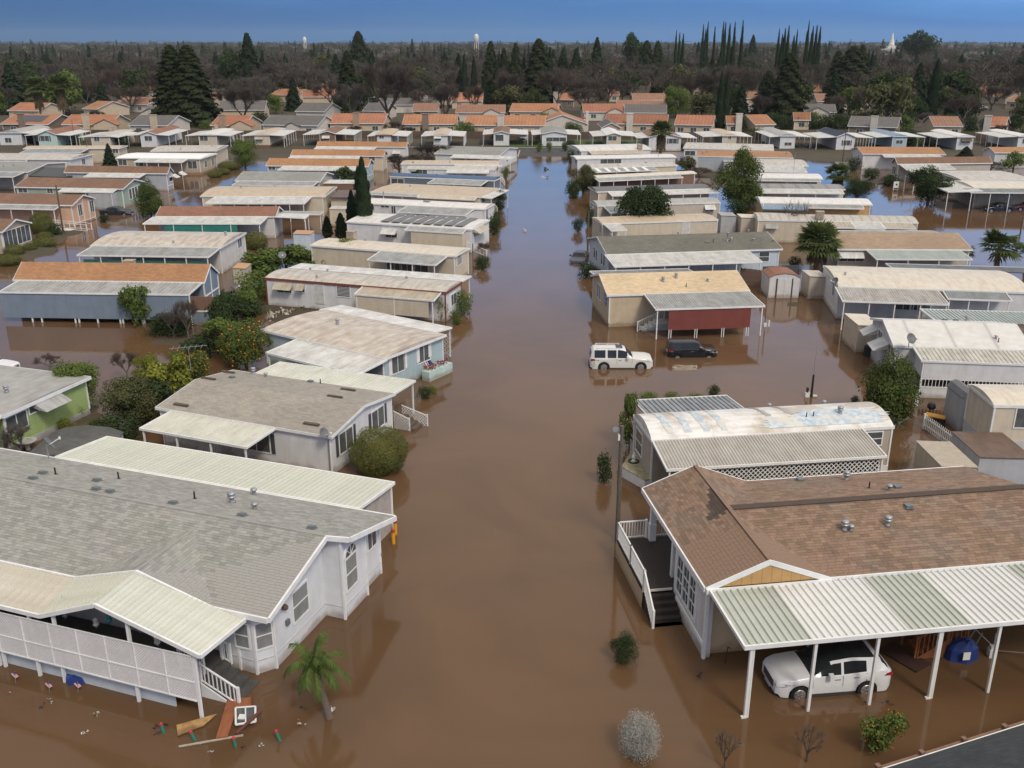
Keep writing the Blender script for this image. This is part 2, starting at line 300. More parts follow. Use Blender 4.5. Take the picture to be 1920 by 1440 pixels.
# ------------------------------------------------------------------ shared pieces
ME = {}
def cached(key, fn):
    if key not in ME: ME[key] = fn()
    return ME[key]
def window_mesh(w, h, kind, fm):
    m = MB(); t = .07; d = .05
    m.box(-w/2-t, w/2+t, -d, .0, h/2, h/2+t); m.box(-w/2-t, w/2+t, -d, .0, -h/2-t, -h/2)
    m.box(-w/2-t, -w/2, -d, .0, -h/2, h/2); m.box(w/2, w/2+t, -d, .0, -h/2, h/2)
    if kind in ('slider', 'wide'):
        for i in range(1, (3 if kind == 'wide' else 2)): x = -w/2+w*i/(3 if kind == 'wide' else 2); m.box(x-.025, x+.025, -d*.8, -.002, -h/2, h/2)
    if kind in ('hung', 'grid'): m.box(-w/2, w/2, -d*.8, -.003, -.025, .025)
    if kind == 'grid':
        for i in (1, 2): x = -w/2+w*i/3; m.box(x-.02, x+.02, -d*.7, -.004, -h/2, h/2)
    if kind == 'jal':
        k = max(4, int(h/.12))
        for i in range(1, k): z = -h/2+h*i/k; m.box(-w/2, w/2, -d*.9, -.004, z-.012, z+.012)
    if kind == 'shut':
        for sx_ in (-1, 1): m.box(sx_*(w/2+.24)-.13, sx_*(w/2+.24)+.13, -.04, 0, -h/2-.03, h/2+.03, 1)
        m.box(-.025, .025, -d*.8, -.002, -h/2, h/2)
    return m.mesh('window', fm)
def pane_mesh(w, h, gm):
    m = MB(); m.box(-w/2, w/2, -.022, -.006, -h/2, h/2); return m.mesh('pane', gm)
SHUT = mat('charcoal_shutter', (.07, .07, .08), rough=.6)
SIDEM = {'F': 0, 'R': 90, 'B': 180, 'L': -90}
VENTS = {}
def vent_mesh(kind):
    m = MB()
    if kind == 'turbine': m.lathe([(.16, 0), (.10, .06), (.10, .22), (.17, .24), (.17, .30), (.11, .31), (.11, .36), (.18, .38), (.16, .44), (.03, .48)], 10)
    elif kind == 'cap': m.lathe([(.10, 0), (.08, .05), (.08, .2), (.15, .21), (.13, .27), (.02, .3)], 10)
    elif kind == 'pipe': m.lathe([(.09, 0), (.035, .04), (.035, .32)], 8)
    elif kind == 'box': m.box(-.2, .2, -.2, .2, 0, .03); m.box(-.15, .15, -.15, .15, .03, .13)
    elif kind == 'long': m.box(-.55, .55, -.12, .12, 0, .04); m.box(-.5, .5, -.09, .1, .04, .12)
    elif kind == 'tall': m.lathe([(.14, 0), (.07, .08), (.07, .95), (.12, .97), (.12, 1.05)], 10)
    elif kind == 'cooler': m.box(-.45, .45, -.4, .4, .12, .95); m.box(-.5, .5, -.45, .45, .95, 1.02); m.box(-.4, .4, -.35, .35, 0, .12); [m.box(-.38, .38, -.42, -.4, .2+i*.12, .26+i*.12) for i in range(6)]
    elif kind == 'skylight': m.box(-.45, .45, -.3, .3, 0, .1); m.box(-.38, .38, -.24, .24, .1, .2)
    return m
VMAT = {'turbine': 'STEEL', 'cap': 'STEEL', 'pipe': 'BLACKP', 'box': 'GREYV', 'long': 'BROWNV', 'tall': 'STEEL', 'cooler': 'BEIGEV', 'skylight': 'STEEL'}
GREYV = mat('grey_vent', (.17, .19, .19), rough=.6); BROWNV = mat('brown_vent', (.12, .09, .07), rough=.7); BEIGEV = mat('cooler_beige', (.45, .40, .33), (.3, .22, .15), scale=3, rough=.7)
AWH = dict(white=metalroof('awning_white', (.66, .66, .64), (.48, .47, .45), .45), grey=metalroof('awning_grey', (.40, .41, .41), (.28, .28, .27), .5), ivory=metalroof('awning_ivory', (.60, .60, .52), (.50, .50, .43), .3),
           beige=metalroof('awning_beige', (.50, .45, .36), (.36, .31, .24), .5), steel=metalroof('awning_steel', (.30, .32, .33), (.2, .21, .22), .5), greenish=metalroof('awning_greenish', (.42, .47, .44), (.33, .37, .35), .4),
           blue=metalroof('awning_blue', (.20, .30, .42), (.16, .22, .3), .4), cream=metalroof('awning_cream', (.62, .54, .40), (.5, .42, .3), .4), brown=metalroof('awning_brown', (.16, .10, .075), (.1, .07, .05), .4))
def awning_mesh(w, d, z1_, z0_, mt, pitch=.2, rib=.045, trim=True):
    """ribbed sheet from the wall (y=0,z1) out to (y=-d,z0), x from 0..w, with a box gutter round it"""
    m = MB(); n = max(2, int(round(w/pitch))); p = w/n; s = (z0_-z1_)/d; th = .06
    prof = []
    for i in range(n):
        x = i*p; prof += [(x, -.025), (x+p*.12, 0), (x+p*.62, 0), (x+p*.72, rib), (x+p*.92, rib)]
    prof.append((w, 0)); vs = []; fs = []
    for (x, r) in prof: vs += [(x, 0, z1_+r), (x, -d, z0_+r)]
    k = len(prof)
    fs = [(2*i, 2*i+1, 2*i+3, 2*i+2) for i in range(k-1)]; m.add(vs, fs)
    m.add([(0, 0, z1_-th), (w, 0, z1_-th), (w, -d, z0_-th), (0, -d, z0_-th)], [(0, 1, 2, 3)])
    if trim:
        e = .06
        m.box(-e, w+e, -d-e, -d, z0_-.09, z0_+rib+.01, 1)
        for x in (-e, w): m.prism([(x, 0, z1_-.08), (x, -d, z0_-.08), (x, -d, z0_+rib+.012), (x, 0, z1_+rib+.012)], (e, 0, 0), 1)
    return m.mesh('awning', [mt, WHITE])
def post_mesh(h, r=.045):
    m = MB(); m.box(-r, r, -r, r, 0, h); return m.mesh('awning_post', WHITE)
def shingles(acc, poly, u, v, tw=.30, th=.145, seed=0):
    """tab polygons for one roof facet: poly = 3D points, u = along the eave, v = up the slope"""
    rg = random.Random(seed); u = Vector(u).normalized(); v = Vector(v).normalized(); o = Vector(poly[0]); nrm = u.cross(v).normalized()
    if nrm.z < 0: nrm = -nrm
    p2 = [((Vector(p)-o).dot(u), (Vector(p)-o).dot(v)) for p in poly]
    ar = sum(p2[i][0]*p2[(i+1) % len(p2)][1]-p2[(i+1) % len(p2)][0]*p2[i][1] for i in range(len(p2)))
    if ar < 0: p2 = p2[::-1]
    s0 = min(p[0] for p in p2); s1 = max(p[0] for p in p2); t0 = min(p[1] for p in p2); t1 = max(p[1] for p in p2)
    j = 0; t = t0
    while t < t1:
        s = s0-rg.random()*tw
        while s < s1:
            w = tw*rg.uniform(.62, 1.3); lo = rg.choice((0, 0, .02))
            q = clip([(s+.004, t-lo), (s+w-.004, t-lo), (s+w-.004, t+th), (s+.004, t+th)], p2); s += w
            if len(q) < 3: continue
            top = []; 
            for a, b in q: k = 1-(b-t)/th; top.append(o+u*a+v*b+nrm*(.012+.012*max(0, min(1, k))))
            bot = [o+u*a+v*b+nrm*.004 for a, b in q]
            acc.append((top, bot))
        t += th; j += 1
def lay_shingles(acc, fr, parent, mt, nbig=300):
    """the 300 largest in the photo become parts, the rest one part"""
    cpos = Vector((0, 0, CH))
    def d(it): c = it[0][0]; w = fr.w(c.x, c.y, c.z); return (w-cpos).length
    acc = [a for a in acc if len(a[0]) >= 4]+[a for a in acc if len(a[0]) < 4]
    big = sorted([a for a in acc if len(a[0]) == 4], key=d)
    sel = set(id(a) for a in big[:nbig])
    rest = MB()
    def put_in(m, top, bot):
        k = len(top); m.add(top+bot, [tuple(range(k))]+[(i, i+k, (i+1) % k+k, (i+1) % k) for i in range(k)]+[tuple(range(2*k-1, k-1, -1))])
    for a in acc:
        if id(a) in sel:
            m = MB(); c = a[0][0]; put_in(m, [p-c for p in a[0]], [p-c for p in a[1]]); m.build('shingle', mt, parent, M=Matrix.Translation(c))
        else: put_in(rest, *a)
    rest.build('shingle', mt, parent)['kind'] = 'stuff'
def lattice(poly2, to3, parent, mt, pitch=.14, sw=.035, name='lattice', nrm=Vector((0, -1, 0)), stuff=True):
    """crossed laths clipped to a convex polygon in a plane; to3 turns (a,b,depth) into a local point"""
    m = MB(); xs = [p[0] for p in poly2]; ys = [p[1] for p in poly2]
    ar = sum(poly2[i][0]*poly2[(i+1) % len(poly2)][1]-poly2[(i+1) % len(poly2)][0]*poly2[i][1] for i in range(len(poly2)))
    if ar < 0: poly2 = poly2[::-1]
    w = max(xs)-min(xs); h = max(ys)-min(ys); cx = min(xs); cy = min(ys); D = pitch*math.sqrt(2)
    for sg, dep in ((1, 0.0), (-1, .012)):
        c = -h-D
        while c < w+h+D:
            a0 = cx+c; e = sw*.707*2
            q = [(a0, cy), (a0+e, cy), (a0+e+sg*h, cy+h), (a0+sg*h, cy+h)]
            ar2 = (q[1][0]-q[0][0])*(q[2][1]-q[0][1]) - (q[2][0]-q[0][0])*(q[1][1]-q[0][1])
            if ar2 < 0: q = q[::-1]
            q = clip(q, poly2)
            if len(q) >= 3:
                f = [to3(a, b, dep) for a, b in q]; g = [to3(a, b, dep+.01) for a, b in q]; k = len(q)
                m.add(f+g, [tuple(range(k)), tuple(range(2*k-1, k-1, -1))]+[(i, (i+1) % k, (i+1) % k+k, i+k) for i in range(k)])
            c += D
    o = m.build(name, mt, parent)
    if stuff: o['kind'] = 'stuff'
    return o

# ------------------------------------------------------------------ mobile homes
HOMES = []
class Home:
    def __init__(s, label, zf, p0, p1, rp=None, bp=None, w=None, ze=2.75, rise=.75, roof='gable', wall=None, rm=None, oh=.22, ew=.3, zb=-.7, ridge=.5, name='mobile_home', group=None, trim=None, z0=0, build=True, cat='mobile home', fascia=.16, thick=.10, base=None):
        s.zf = zf; s.ze = ze; s.rise = rise; s.roof = roof; s.oh = oh; s.ew = ew; s.z0 = z0
        a = wp(zf(*p0), ze); b = wp(zf(*p1), ze); ang = math.atan2(b.y-a.y, b.x-a.x); s.L = math.hypot(b.x-a.x, b.y-a.y)
        s.fr = Fr(a, ang); zr = ze+rise
        if rp: s.W = s.fr.on_z(zf(*rp), zr).y/ridge
        elif bp: s.W = s.fr.on_z(zf(*bp), ze).y
        else: s.W = w
        s.W = max(2.6, min(s.W, 14)); s.rd = ridge
        s.root = thing(name, (a.x, a.y, 0), ang, label, cat, group); s.trim = trim or WHITE; s.wall = wall; s.rm = rm
        HOMES.append(s)
        L, W = s.L, s.W; y0 = oh; y1 = W-oh; x0 = ew; x1 = L-ew; m = MB(); zt = ze-.03
        if not build: return
        # walls
        if roof == 'gable':
            pk = zr-.06-rise*.0; yr = W*ridge; k0 = ze-.05+rise*(oh/yr); k1 = ze-.05+rise*(oh/(W-yr))
            prof = [(y0, zb), (y1, zb), (y1, k1), (yr, pk), (y0, k0)]
        elif roof == 'arch':
            prof = [(y0, zb), (y1, zb)]+[(y1+(y0-y1)*i/6, ze-.03+rise*.93*math.sin(math.pi*i/6)) for i in range(7)]
        else: prof = [(y0, zb), (y1, zb), (y1, zt), (y0, zt)]
        m.prism([(x0, y, z) for y, z in prof], (x1-x0, 0, 0)); m.build('wall', wall, s.root)
        # skirting band and corner boards
        if base:
            q = MB(); q.box(x0-.02, x1+.02, y0-.02, y1+.02, zb, base[0]); q.build('skirting', base[1], s.root)
        cbm = cached(('cb', base[0] if base else zb, ze, s.trim.name), lambda: (lambda c: (c.box(-.05, .05, -.05, .05, (base[0]+.003 if base else zb), ze-.12), c.mesh('corner_board', s.trim))[1])(MB()))
        for x in (x0, x1):
            for y in (y0, y1): put('corner_board', cbm, s.root, Matrix.Translation((x, y, 0)))
        # roof
        r = MB(); e = .005
        if roof == 'gable':
            yr = W*ridge
            for ya, yb in ((0, yr), (W, yr)):
                r.prism([(0, ya, ze), (L, ya, ze), (L, yb, zr), (0, yb, zr)] if ya == 0 else [(0, yb, zr), (L, yb, zr), (L, ya, ze), (0, ya, ze)], (0, 0, -thick))
        elif roof == 'arch':
            k = 10; pr = [(W*i/k, ze+rise*math.sin(math.pi*i/k)**.8) for i in range(k+1)]
            for i in range(k): r.add([(0, *pr[i]), (L, *pr[i]), (L, *pr[i+1]), (0, *pr[i+1])], [(0, 1, 2, 3)])
            r.add([(0, y, z) for y, z in pr], [tuple(range(k, -1, -1))]); r.add([(L, y, z) for y, z in pr], [tuple(range(k+1))])
            r.add([(0, 0, ze), (L, 0, ze), (L, W, ze), (0, W, ze)], [(3, 2, 1, 0)])
        else:
            k = 4; rr = rise; pr = [(W*i/k, ze+rr*math.sin(math.pi*i/k)) for i in range(k+1)]
            for i in range(k): r.add([(0, *pr[i]), (L, *pr[i]), (L, *pr[i+1]), (0, *pr[i+1])], [(0, 1, 2, 3)])
            r.box(0, L, 0, W, ze-.12, ze-.001)
            for x in (0, L): r.add([(x, y, z) for y, z in pr], [tuple(range(k+1))])
        s.roofo = r.build('roof', rm, s.root)
        f = MB(); ft = .03
        if roof == 'gable':
            yr = W*ridge
            for ya in (-ft, W): f.box(-ft, L+ft, ya, ya+ft, ze-fascia, ze+.012)
            for x in (-ft, L):
                for ya, yb in ((0, yr), (W, yr)):
                    f.prism([(x, ya, ze-fascia), (x, yb, zr-fascia), (x, yb, zr+.015), (x, ya, ze+.015)], (ft, 0, 0))
        else:
            for ya in (-ft, W): f.box(-ft, L+ft, ya, ya+ft, ze-fascia, ze+.02)
            for x in (-ft, L): f.box(x, x+ft, 0, W, ze-fascia, ze+.02)
        f.build('fascia', s.trim, s.root)
    def zroof(s, y):
        if s.roof == 'gable': yr = s.W*s.rd; return s.ze+s.rise*(1-(yr-y)/yr if y < yr else 1-(y-yr)/(s.W-yr))
        return s.ze+s.rise*math.sin(math.pi*max(0, min(1, y/s.W)))
    def plane(s, side):
        return {'F': ('y', s.oh), 'B': ('y', s.W-s.oh), 'R': ('x', s.L-s.ew), 'L': ('x', s.ew)}[side]
    def pos(s, side, px, py):
        ax, v = s.plane(side); p = s.zf(px, py)
        q = s.fr.on_y(p, v) if ax == 'y' else s.fr.on_x(p, v)
        return q
    def wM(s, side, q):
        return Matrix.Translation(q) @ Matrix.Rotation(R(SIDEM[side]), 4, 'Z')
    def win(s, side, px, py, w=1.1, h=1.0, kind='slider', gm=None, fm=None):
        q = s.pos(side, px, py); hw = w/2+.1
        if side in 'FB': q.x = max(s.ew+hw, min(s.L-s.ew-hw, q.x))
        else: q.y = max(s.oh+hw, min(s.W-s.oh-hw, q.y))
        q.z = min(max(q.z, .35+h/2), s.ze-.18-h/2)
        fm = fm or WHITE; gm = gm or GLASS
        o = put('window', cached(('w', w, h, kind, fm.name), lambda: window_mesh(w, h, kind, [fm, SHUT])), s.root, s.wM(side, q))
        put('pane', cached(('p', w, h, gm.name), lambda: pane_mesh(w, h, gm)), o)
        return o
    def hood(s, side, px, py, w=1.4, d=.8, mt='white'):
        """slanted metal window awning"""
        q = s.pos(side, px, py); q.z = min(q.z, s.ze-.35)
        def mk():
            m = MB(); m.prism([(-w/2, 0, .25), (w/2, 0, .25), (w/2, -d, -.3), (-w/2, -d, -.3)], (0, 0, .03))
            for sx_ in (-w/2, w/2-.02): m.prism([(sx_, 0, .25), (sx_, -d, -.3), (sx_, 0, -.12)], (.02, 0, 0))
            return m.mesh('window_awning', AWH[mt])
        return put('window_awning', cached(('h', w, d, mt), mk), s.root, s.wM(side, q))
    def door(s, side, px, py, mt=None, w=.9, h=1.95):
        q = s.pos(side, px, py); q.z = min(.75+h/2, s.ze-.15-h/2)
        m = MB(); m.box(-w/2-.06, w/2+.06, -.03, 0, -h/2, h/2+.06); m.box(-w/2, w/2, -.05, -.03, -h/2, h/2, 1)
        o = put('door', m.mesh('door', [WHITE, mt or mat('door_paint', (.6, .6, .58))]), s.root, s.wM(side, q))
        k = MB(); k.box(w/2-.14, w/2-.08, -.09, -.05, -.05, .05); k.build('handle', STEEL, o)
    def aw(s, side, a, b, zo=None, mt='white', posts=0, zi=None, d=None, xr=None, pitch=.2, pans=False, trim=True, pz=None, half=False):
        """awning or carport roof; a, b = outer corners in the zoomed picture"""
        zo = zo if zo is not None else s.ze-.35; zi = zi if zi is not None else s.ze-.10
        if d is None: q0 = s.fr.on_z(s.zf(*a), zo); q1 = s.fr.on_z(s.zf(*b), zo)
        if side == 'F':
            x0, x1 = (min(q0.x, q1.x), max(q0.x, q1.x)) if xr is None else xr; d = d or -(q0.y+q1.y)/2+s.oh; org = (x0, s.oh, 0); w = x1-x0
        elif side == 'B':
            x0, x1 = (min(q0.x, q1.x), max(q0.x, q1.x)) if xr is None else xr; d = d or (q0.y+q1.y)/2-(s.W-s.oh); org = (x1, s.W-s.oh, 0); w = x1-x0
        elif side == 'R':
            x0, x1 = (min(q0.y, q1.y), max(q0.y, q1.y)) if xr is None else xr; d = d or (q0.x+q1.x)/2-(s.L-s.ew); org = (s.L-s.ew, x0, 0); w = x1-x0
        else:
            x0, x1 = (min(q0.y, q1.y), max(q0.y, q1.y)) if xr is None else xr; d = d or -(q0.x+q1.x)/2+s.ew; org = (s.ew, x1, 0); w = x1-x0
        d = max(.6, min(d, 6)); w = max(w, 1.0)
        M = Matrix.Translation(org) @ Matrix.Rotation(R(SIDEM[side]), 4, 'Z')
        o = put('awning', awning_mesh(w, d, zi, zo, AWH[mt] if isinstance(mt, str) else mt, pitch, .045, trim), s.root, M)
        zb = pz if pz is not None else -.6
        if posts:
            pm = cached(('post', round(zo-zb-.08, 2)), lambda: post_mesh(zo-zb-.08))
            for i in range(posts):
                x = .15+(w-.3)*i/(posts-1) if posts > 1 else w/2
                put('awning_post', pm, s.root, M @ Matrix.Translation((x, -d+.06, zb)))
        s.last = (M, w, d, zo, zi); return o
    def skirt(s, zt, zb, mt, f0=0, f1=1, d=None, name='side_panel', off=.0, ends=()):
        """panel hanging below the outer edge of the last awning"""
        M, w, dd, zo, zi = s.last; m = MB(); y = -(d or dd)+.03
        m.box(w*f0, w*f1, y-off, y-off+.03, zb, zt)
        for e in ends: x = w*f0 if e == 0 else w*f1-.03; m.box(x, x+.03, y-off+.03, -.02, zb, zt)
        return put(name, m.mesh(name, mt), s.root, M)
    def vent(s, px, py, kind='cap', mt=None):
        z = s.ze+s.rise*.5
        for _ in range(6): q = s.fr.on_z(s.zf(px, py), z); z = s.zroof(max(0, min(s.W, q.y)))
        y = max(.2, min(s.W-.2, q.y)); x = max(.3, min(s.L-.3, q.x)); sl = 0
        if s.roof == 'gable': sl = math.atan(s.rise/(s.W*s.rd)) if y < s.W*s.rd else -math.atan(s.rise/(s.W*(1-s.rd)))
        flat = kind in ('long', 'box', 'skylight')
        nm = {'turbine': 'roof_turbine', 'cap': 'roof_vent', 'pipe': 'vent_pipe', 'box': 'roof_vent', 'long': 'ridge_vent', 'tall': 'flue_pipe', 'cooler': 'roof_cooler', 'skylight': 'roof_vent'}[kind]
        me = cached(('v', kind), lambda: vent_mesh(kind).mesh(nm, globals()[VMAT[kind]], kind in ('cap', 'turbine', 'tall')))
        return put(nm, me, s.root, Matrix.Translation((x, y, s.zroof(y)-.01)) @ (Matrix.Rotation(sl, 4, 'X') if flat else Matrix()))
    def vents(s, n, seed=1, kinds=('cap', 'pipe', 'cap', 'box')):
        g = random.Random(seed)
        for i in range(n):
            x = s.L*(i+.5+g.uniform(-.3, .3))/n; y = s.W*g.uniform(.15, .75); k = g.choice(kinds)
            me = cached(('v', k), lambda: vent_mesh(k).mesh({'cap': 'roof_vent', 'pipe': 'vent_pipe', 'box': 'roof_vent', 'tall': 'flue_pipe', 'turbine': 'roof_turbine'}[k], globals()[VMAT[k]]))
            put({'cap': 'roof_vent', 'pipe': 'vent_pipe', 'box': 'roof_vent', 'tall': 'flue_pipe', 'turbine': 'roof_turbine'}[k], me, s.root, Matrix.Translation((x, y, s.zroof(y)-.01)))
def railing(parent, a, b, h=.9, n=None, sp=.14, mt=None, name='railing', bal=True, M=None):
    """rail with balusters between two local points"""
    mt = mt or WHITE; a = Vector(a); b = Vector(b); m = MB(); up = Vector((0, 0, 1))
    m.bar(a+up*h, b+up*h, .07, .05); m.bar(a+up*.1, b+up*.1, .05, .05)
    for p in (a, b): m.box(p.x-.05, p.x+.05, p.y-.05, p.y+.05, p.z, p.z+h+.06)
    o = m.build(name, mt, parent); L = (b-a).length; n = n or max(2, int(L/sp))
    me = cached(('bal', h), lambda: (lambda q: (q.box(-.018, .018, -.018, .018, .1, h-.02), q.mesh('baluster', WHITE))[1])(MB()))
    if bal:
        for i in range(1, n): p = a+(b-a)*(i/n); put('baluster', me, o, Matrix.Translation(p))
    return o
# ------------------------------------------------------------------ paints and roofs of the park
Wwhite = wallm('white', (.68, .68, .69)); Wpaleblue = wallm('pale_blue', (.52, .60, .68)); Wcream = wallm('cream', (.62, .54, .42)); Wtan = wallm('tan', (.48, .40, .30)); Wbeige = wallm('beige', (.52, .47, .40))
Wblue = wallm('grey_blue', (.20, .25, .32)); Wteal = wallm('teal', (.40, .50, .52)); Wgreen = wallm('sage', (.34, .42, .36), 'h'); Wlime = wallm('lime', (.36, .48, .20), 'h', .2, .22); Wpeach = wallm('peach', (.66, .42, .29))
Wgrey = wallm('grey', (.42, .44, .47)); Wwh = wallm('white_lap', (.66, .65, .63), 'h'); Wcrh = wallm('cream_lap', (.60, .53, .42), 'h'); Wmint = wallm('mint', (.50, .64, .60)); Wdark = wallm('slate', (.15, .18, .22)); Wred = wallm('oxblood', (.20, .055, .045)); Wbrown = wallm('brown', (.22, .13, .09)); Wsky = wallm('sky', (.38, .50, .56)); Wgold = wallm('ochre', (.60, .38, .16))
BRICK = mat('brick_skirt', (.25, .12, .08), (.18, .09, .06), brick=(.3, .1, .01, .3, ('X', 'Z')))
Sgrey = shing('grey', (.25, .245, .23), (.20, .20, .195)); Sgreytan = shing('grey_tan', (.40, .365, .315), (.34, .31, .27)); Sbrown = shing('brown', (.27, .155, .10), (.20, .12, .085)); Sorange = shing('orange', (.46, .235, .115), (.37, .20, .105)); Solive = shing('olive', (.19, .18, .15), (.155, .15, .125)); Stan = shing('tan', (.42, .30, .205), (.34, .25, .18)); Scream = shing('cream', (.70, .54, .35), (.64, .50, .33)); Snavy = shing('navy', (.05, .065, .10), (.04, .05, .08)); Sred = shing('red_brown', (.32, .155, .105), (.25, .13, .09)); Slgrey = shing('light_grey', (.34, .34, .32), (.27, .27, .26))
Mweath = metalroof('weathered', (.60, .55, .48), (.42, .35, .29), .7); Mwhite = metalroof('white', (.72, .71, .69), (.60, .57, .53), .3); Mdirty = metalroof('dirty_white', (.56, .53, .48), (.42, .38, .32), .7); Mtan = metalroof('tan', (.55, .44, .31), (.45, .36, .26), .4); Mblue = metalroof('navy_coated', (.06, .12, .22), (.05, .09, .17), .2); Mgrey = metalroof('grey_coated', (.40, .40, .38), (.30, .29, .27), .4); Mcream = metalroof('cream_coated', (.66, .60, .50), (.55, .49, .40), .4); Mbright = metalroof('bright_white', (.86, .86, .85), (.80, .80, .79), .1)
Mpanel = mat('metal_panelled', (.66, .65, .62), (.55, .53, .5), wave=('X', 2.9, .55, 60), scale=1.2, rough=.5); Mdark = metalroof('dark_coated', (.15, .15, .155), (.11, .11, .115), .3)

# ---- left of the street, near to far (each row faces the street with its right end)
h = Home('white doublewide home with grey shingle roof beside the big round hedge', z4, (150, 825), (1110, 985), bp=(1432, 746), ze=2.55, rise=.55, wall=Wwhite, rm=Sgreytan, oh=.15, ew=.25); H2 = h
h.aw('F', (70, 940), (645, 1045), zo=2.35, mt='ivory', posts=4, pitch=.3, pans=True)
h.aw('B', (835, 578), (1560, 685), zo=2.35, mt='ivory', posts=5, pitch=.3)
h.win('R', 1188, 1005, 1.5, 1.25, 'shut'); h.win('R', 1362, 885, 1.5, 1.25, 'shut'); h.win('F', 700, 1010, 1.9, 1.2, 'shut')
for x, y in ((440, 672), (290, 815), (1128, 770), (1000, 920)): h.vent(x, y, 'long')
h.vent(515, 632, 'long'); h.vent(1200, 732, 'long'); h.vent(690, 640, 'turbine'); h.vent(752, 658, 'cap'); h.vent(567, 664, 'box'); h.vent(1050, 695, 'pipe'); h.vent(998, 686, 'box')
h.door('F', 540, 1090)
q = MB(); q.bar((h.L-.28, .1, -.5), (h.L-.28, .1, 2.5), .08); q.build('downpipe', STEEL, h.root)
h = Home('pale blue doublewide home with streaky weathered metal roof and white window shutters', z4, (725, 402), (1400, 560), bp=(1690, 420), ze=2.7, rise=.28, roof='arch', wall=Wteal, rm=Mweath, oh=.12, ew=.3); H3 = h
h.W = h.W
h.aw('F', (720, 540), (1280, 637), zo=2.35, mt='white', posts=4); h.aw('B', (1130, 282), (1795, 380), zo=2.4, mt='white', posts=5)
for x, y in ((1470, 578), (1612, 510)): h.win('R', x, y, 1.4, 1.35, 'slider')
sh = []
for x, y in ((1430, 598), (1511, 560), (1580, 527), (1644, 497)):
    qq = h.pos('R', x, y); m = MB(); m.box(-.17, .17, -.05, 0, -.75, .75); put('shutter', m.mesh('shutter', WHITE), h.root, h.wM('R', qq))
h.vent(1143, 372, 'turbine')
M, w, d, zo, zi = h.last
lattice([(0, .1), (w*.13, .1), (w*.13, 2.3), (0, 2.3)], lambda a, b, dp: M @ Vector((a, -d+.05+dp, b)), h.root, WHITE, .25, .05)
h = Home('long white trailer home with rust red stripe under its pale arched roof', z4, (745, 118), (1735, 197), bp=(1820, 140), ze=2.75, rise=.24, roof='arch', wall=Wwhite, rm=Mdirty, oh=.05, ew=.1, fascia=.22, trim=mat('rust_red_trim', (.22, .07, .045)))
h.aw('F', (1240, 207), (1665, 246), zo=2.35, mt='beige', posts=3); h.skirt(2.3, .75, Wcrh, 0, .93, ends=(0,))
h.aw('B', (960, 37), (1860, 118), zo=2.55, mt='white', posts=5)
h.hood('F', 852, 160, 1.9, .7, 'beige'); h.win('F', 852, 178, 1.5, .7); h.hood('F', 945, 165, .8, .6, 'beige'); h.win('F', 948, 180, .6, .6); h.win('F', 1175, 192, 1.3, 1.0, 'jal'); h.door('F', 1045, 220); h.win('R', 1775, 235, 1.2, 1)
h.vent(1100, 82, 'cap'); h.vent(1030, 118, 'cap'); h.vent(1520, 125, 'cap'); h.vent(575 + 420, 78, 'cap')
h = Home('cream trailer home with white flat roof behind the orange tree', b1, (520, 885), (1525, 960), bp=(1620, 905), ze=2.8, rise=.18, roof='flat', wall=Wcrh, rm=Mcream, oh=.1, ew=.15)
h.aw('F', (925, 985), (1385, 1027), zo=2.4, mt='grey', posts=4); h.win('F', 1105, 1030, 1.7, 1.1, 'slider'); h.win('F', 1195, 1035, 1.6, 1.1); h.win('F', 1290, 1045, 1.6, 1.1); h.win('R', 1555, 975, 1.3, 1.0, 'jal')
h.vent(920, 850, 'cap'); h.vent(838, 840, 'cooler')
h = Home('white trailer home with dark solar panels laid in a row along its roof', b1, (770, 722), (1640, 775), bp=(1690, 705), ze=2.8, rise=.2, roof='flat', wall=Wwhite, rm=Mwhite, oh=.1, ew=.15); HS = h
h.aw('F', (1185, 778), (1570, 808), zo=2.45, mt='grey', posts=0); h.skirt(2.4, .2, Wcream, .1, 1, ends=(1,))
h.hood('F', 1075, 785, 2.0, .9, 'white'); h.win('F', 1085, 815, 1.5, .6); h.hood('R', 1680, 765, 3.4, 1.0, 'beige'); h.win('R', 1680, 800, 2.6, .6, 'wide')
SOLAR = mat('solar_glass', (.14, .145, .15), (.2, .2, .2), scale=2, rough=.6, spec=.3)
for i in range(8):
    x = h.L*(.30+.084*i); m = MB(); m.box(-.033*h.L, .033*h.L, .55, h.W-.55, 0, .04); o = m.build('solar_panel', SOLAR, h.root, M=Matrix.Translation((x, 0, h.ze+.2)))
h = Home('white trailer home with bright white arched roof just above the solar one', b1, (850, 592), (1735, 635), bp=(1795, 600), ze=2.8, rise=.3, roof='arch', wall=Wwhite, rm=Mwhite, oh=.08, ew=.1)
h.aw('F', (1130, 655), (1592, 682), zo=2.45, mt='grey', posts=0); h.skirt(2.4, 0, Wwhite, .5, 1, ends=(1,)); h.win('R', 1745, 665, .9, 1.3); h.win('F', 1100, 640, .6, 1.0); h.win('F', 1040, 610, 1.2, .3); h.vent(1330, 585, 'skylight'); h.vent(1195, 558, 'cap'); h.vent(1072, 550, 'tall')
h = Home('cream home with tan flat roof next to the tall cypress', b1, (940, 515), (1710, 552), bp=(1835, 490), ze=2.8, rise=.15, roof='flat', wall=Wcream, rm=Mtan, oh=.1, ew=.3)
h.aw('F', (1275, 551), (1650, 578), zo=2.45, mt='cream', posts=0); h.aw('F', (935, 527), (1262, 549), zo=2.5, mt='grey', posts=0); h.win('R', 1720, 565, 1.2, .8); h.vent(1215, 480, 'cap')
h.aw('R', (1800, 500), (1835, 490), zo=2.6, mt='white', d=1.6, xr=(.4, h.W-.4), posts=2)
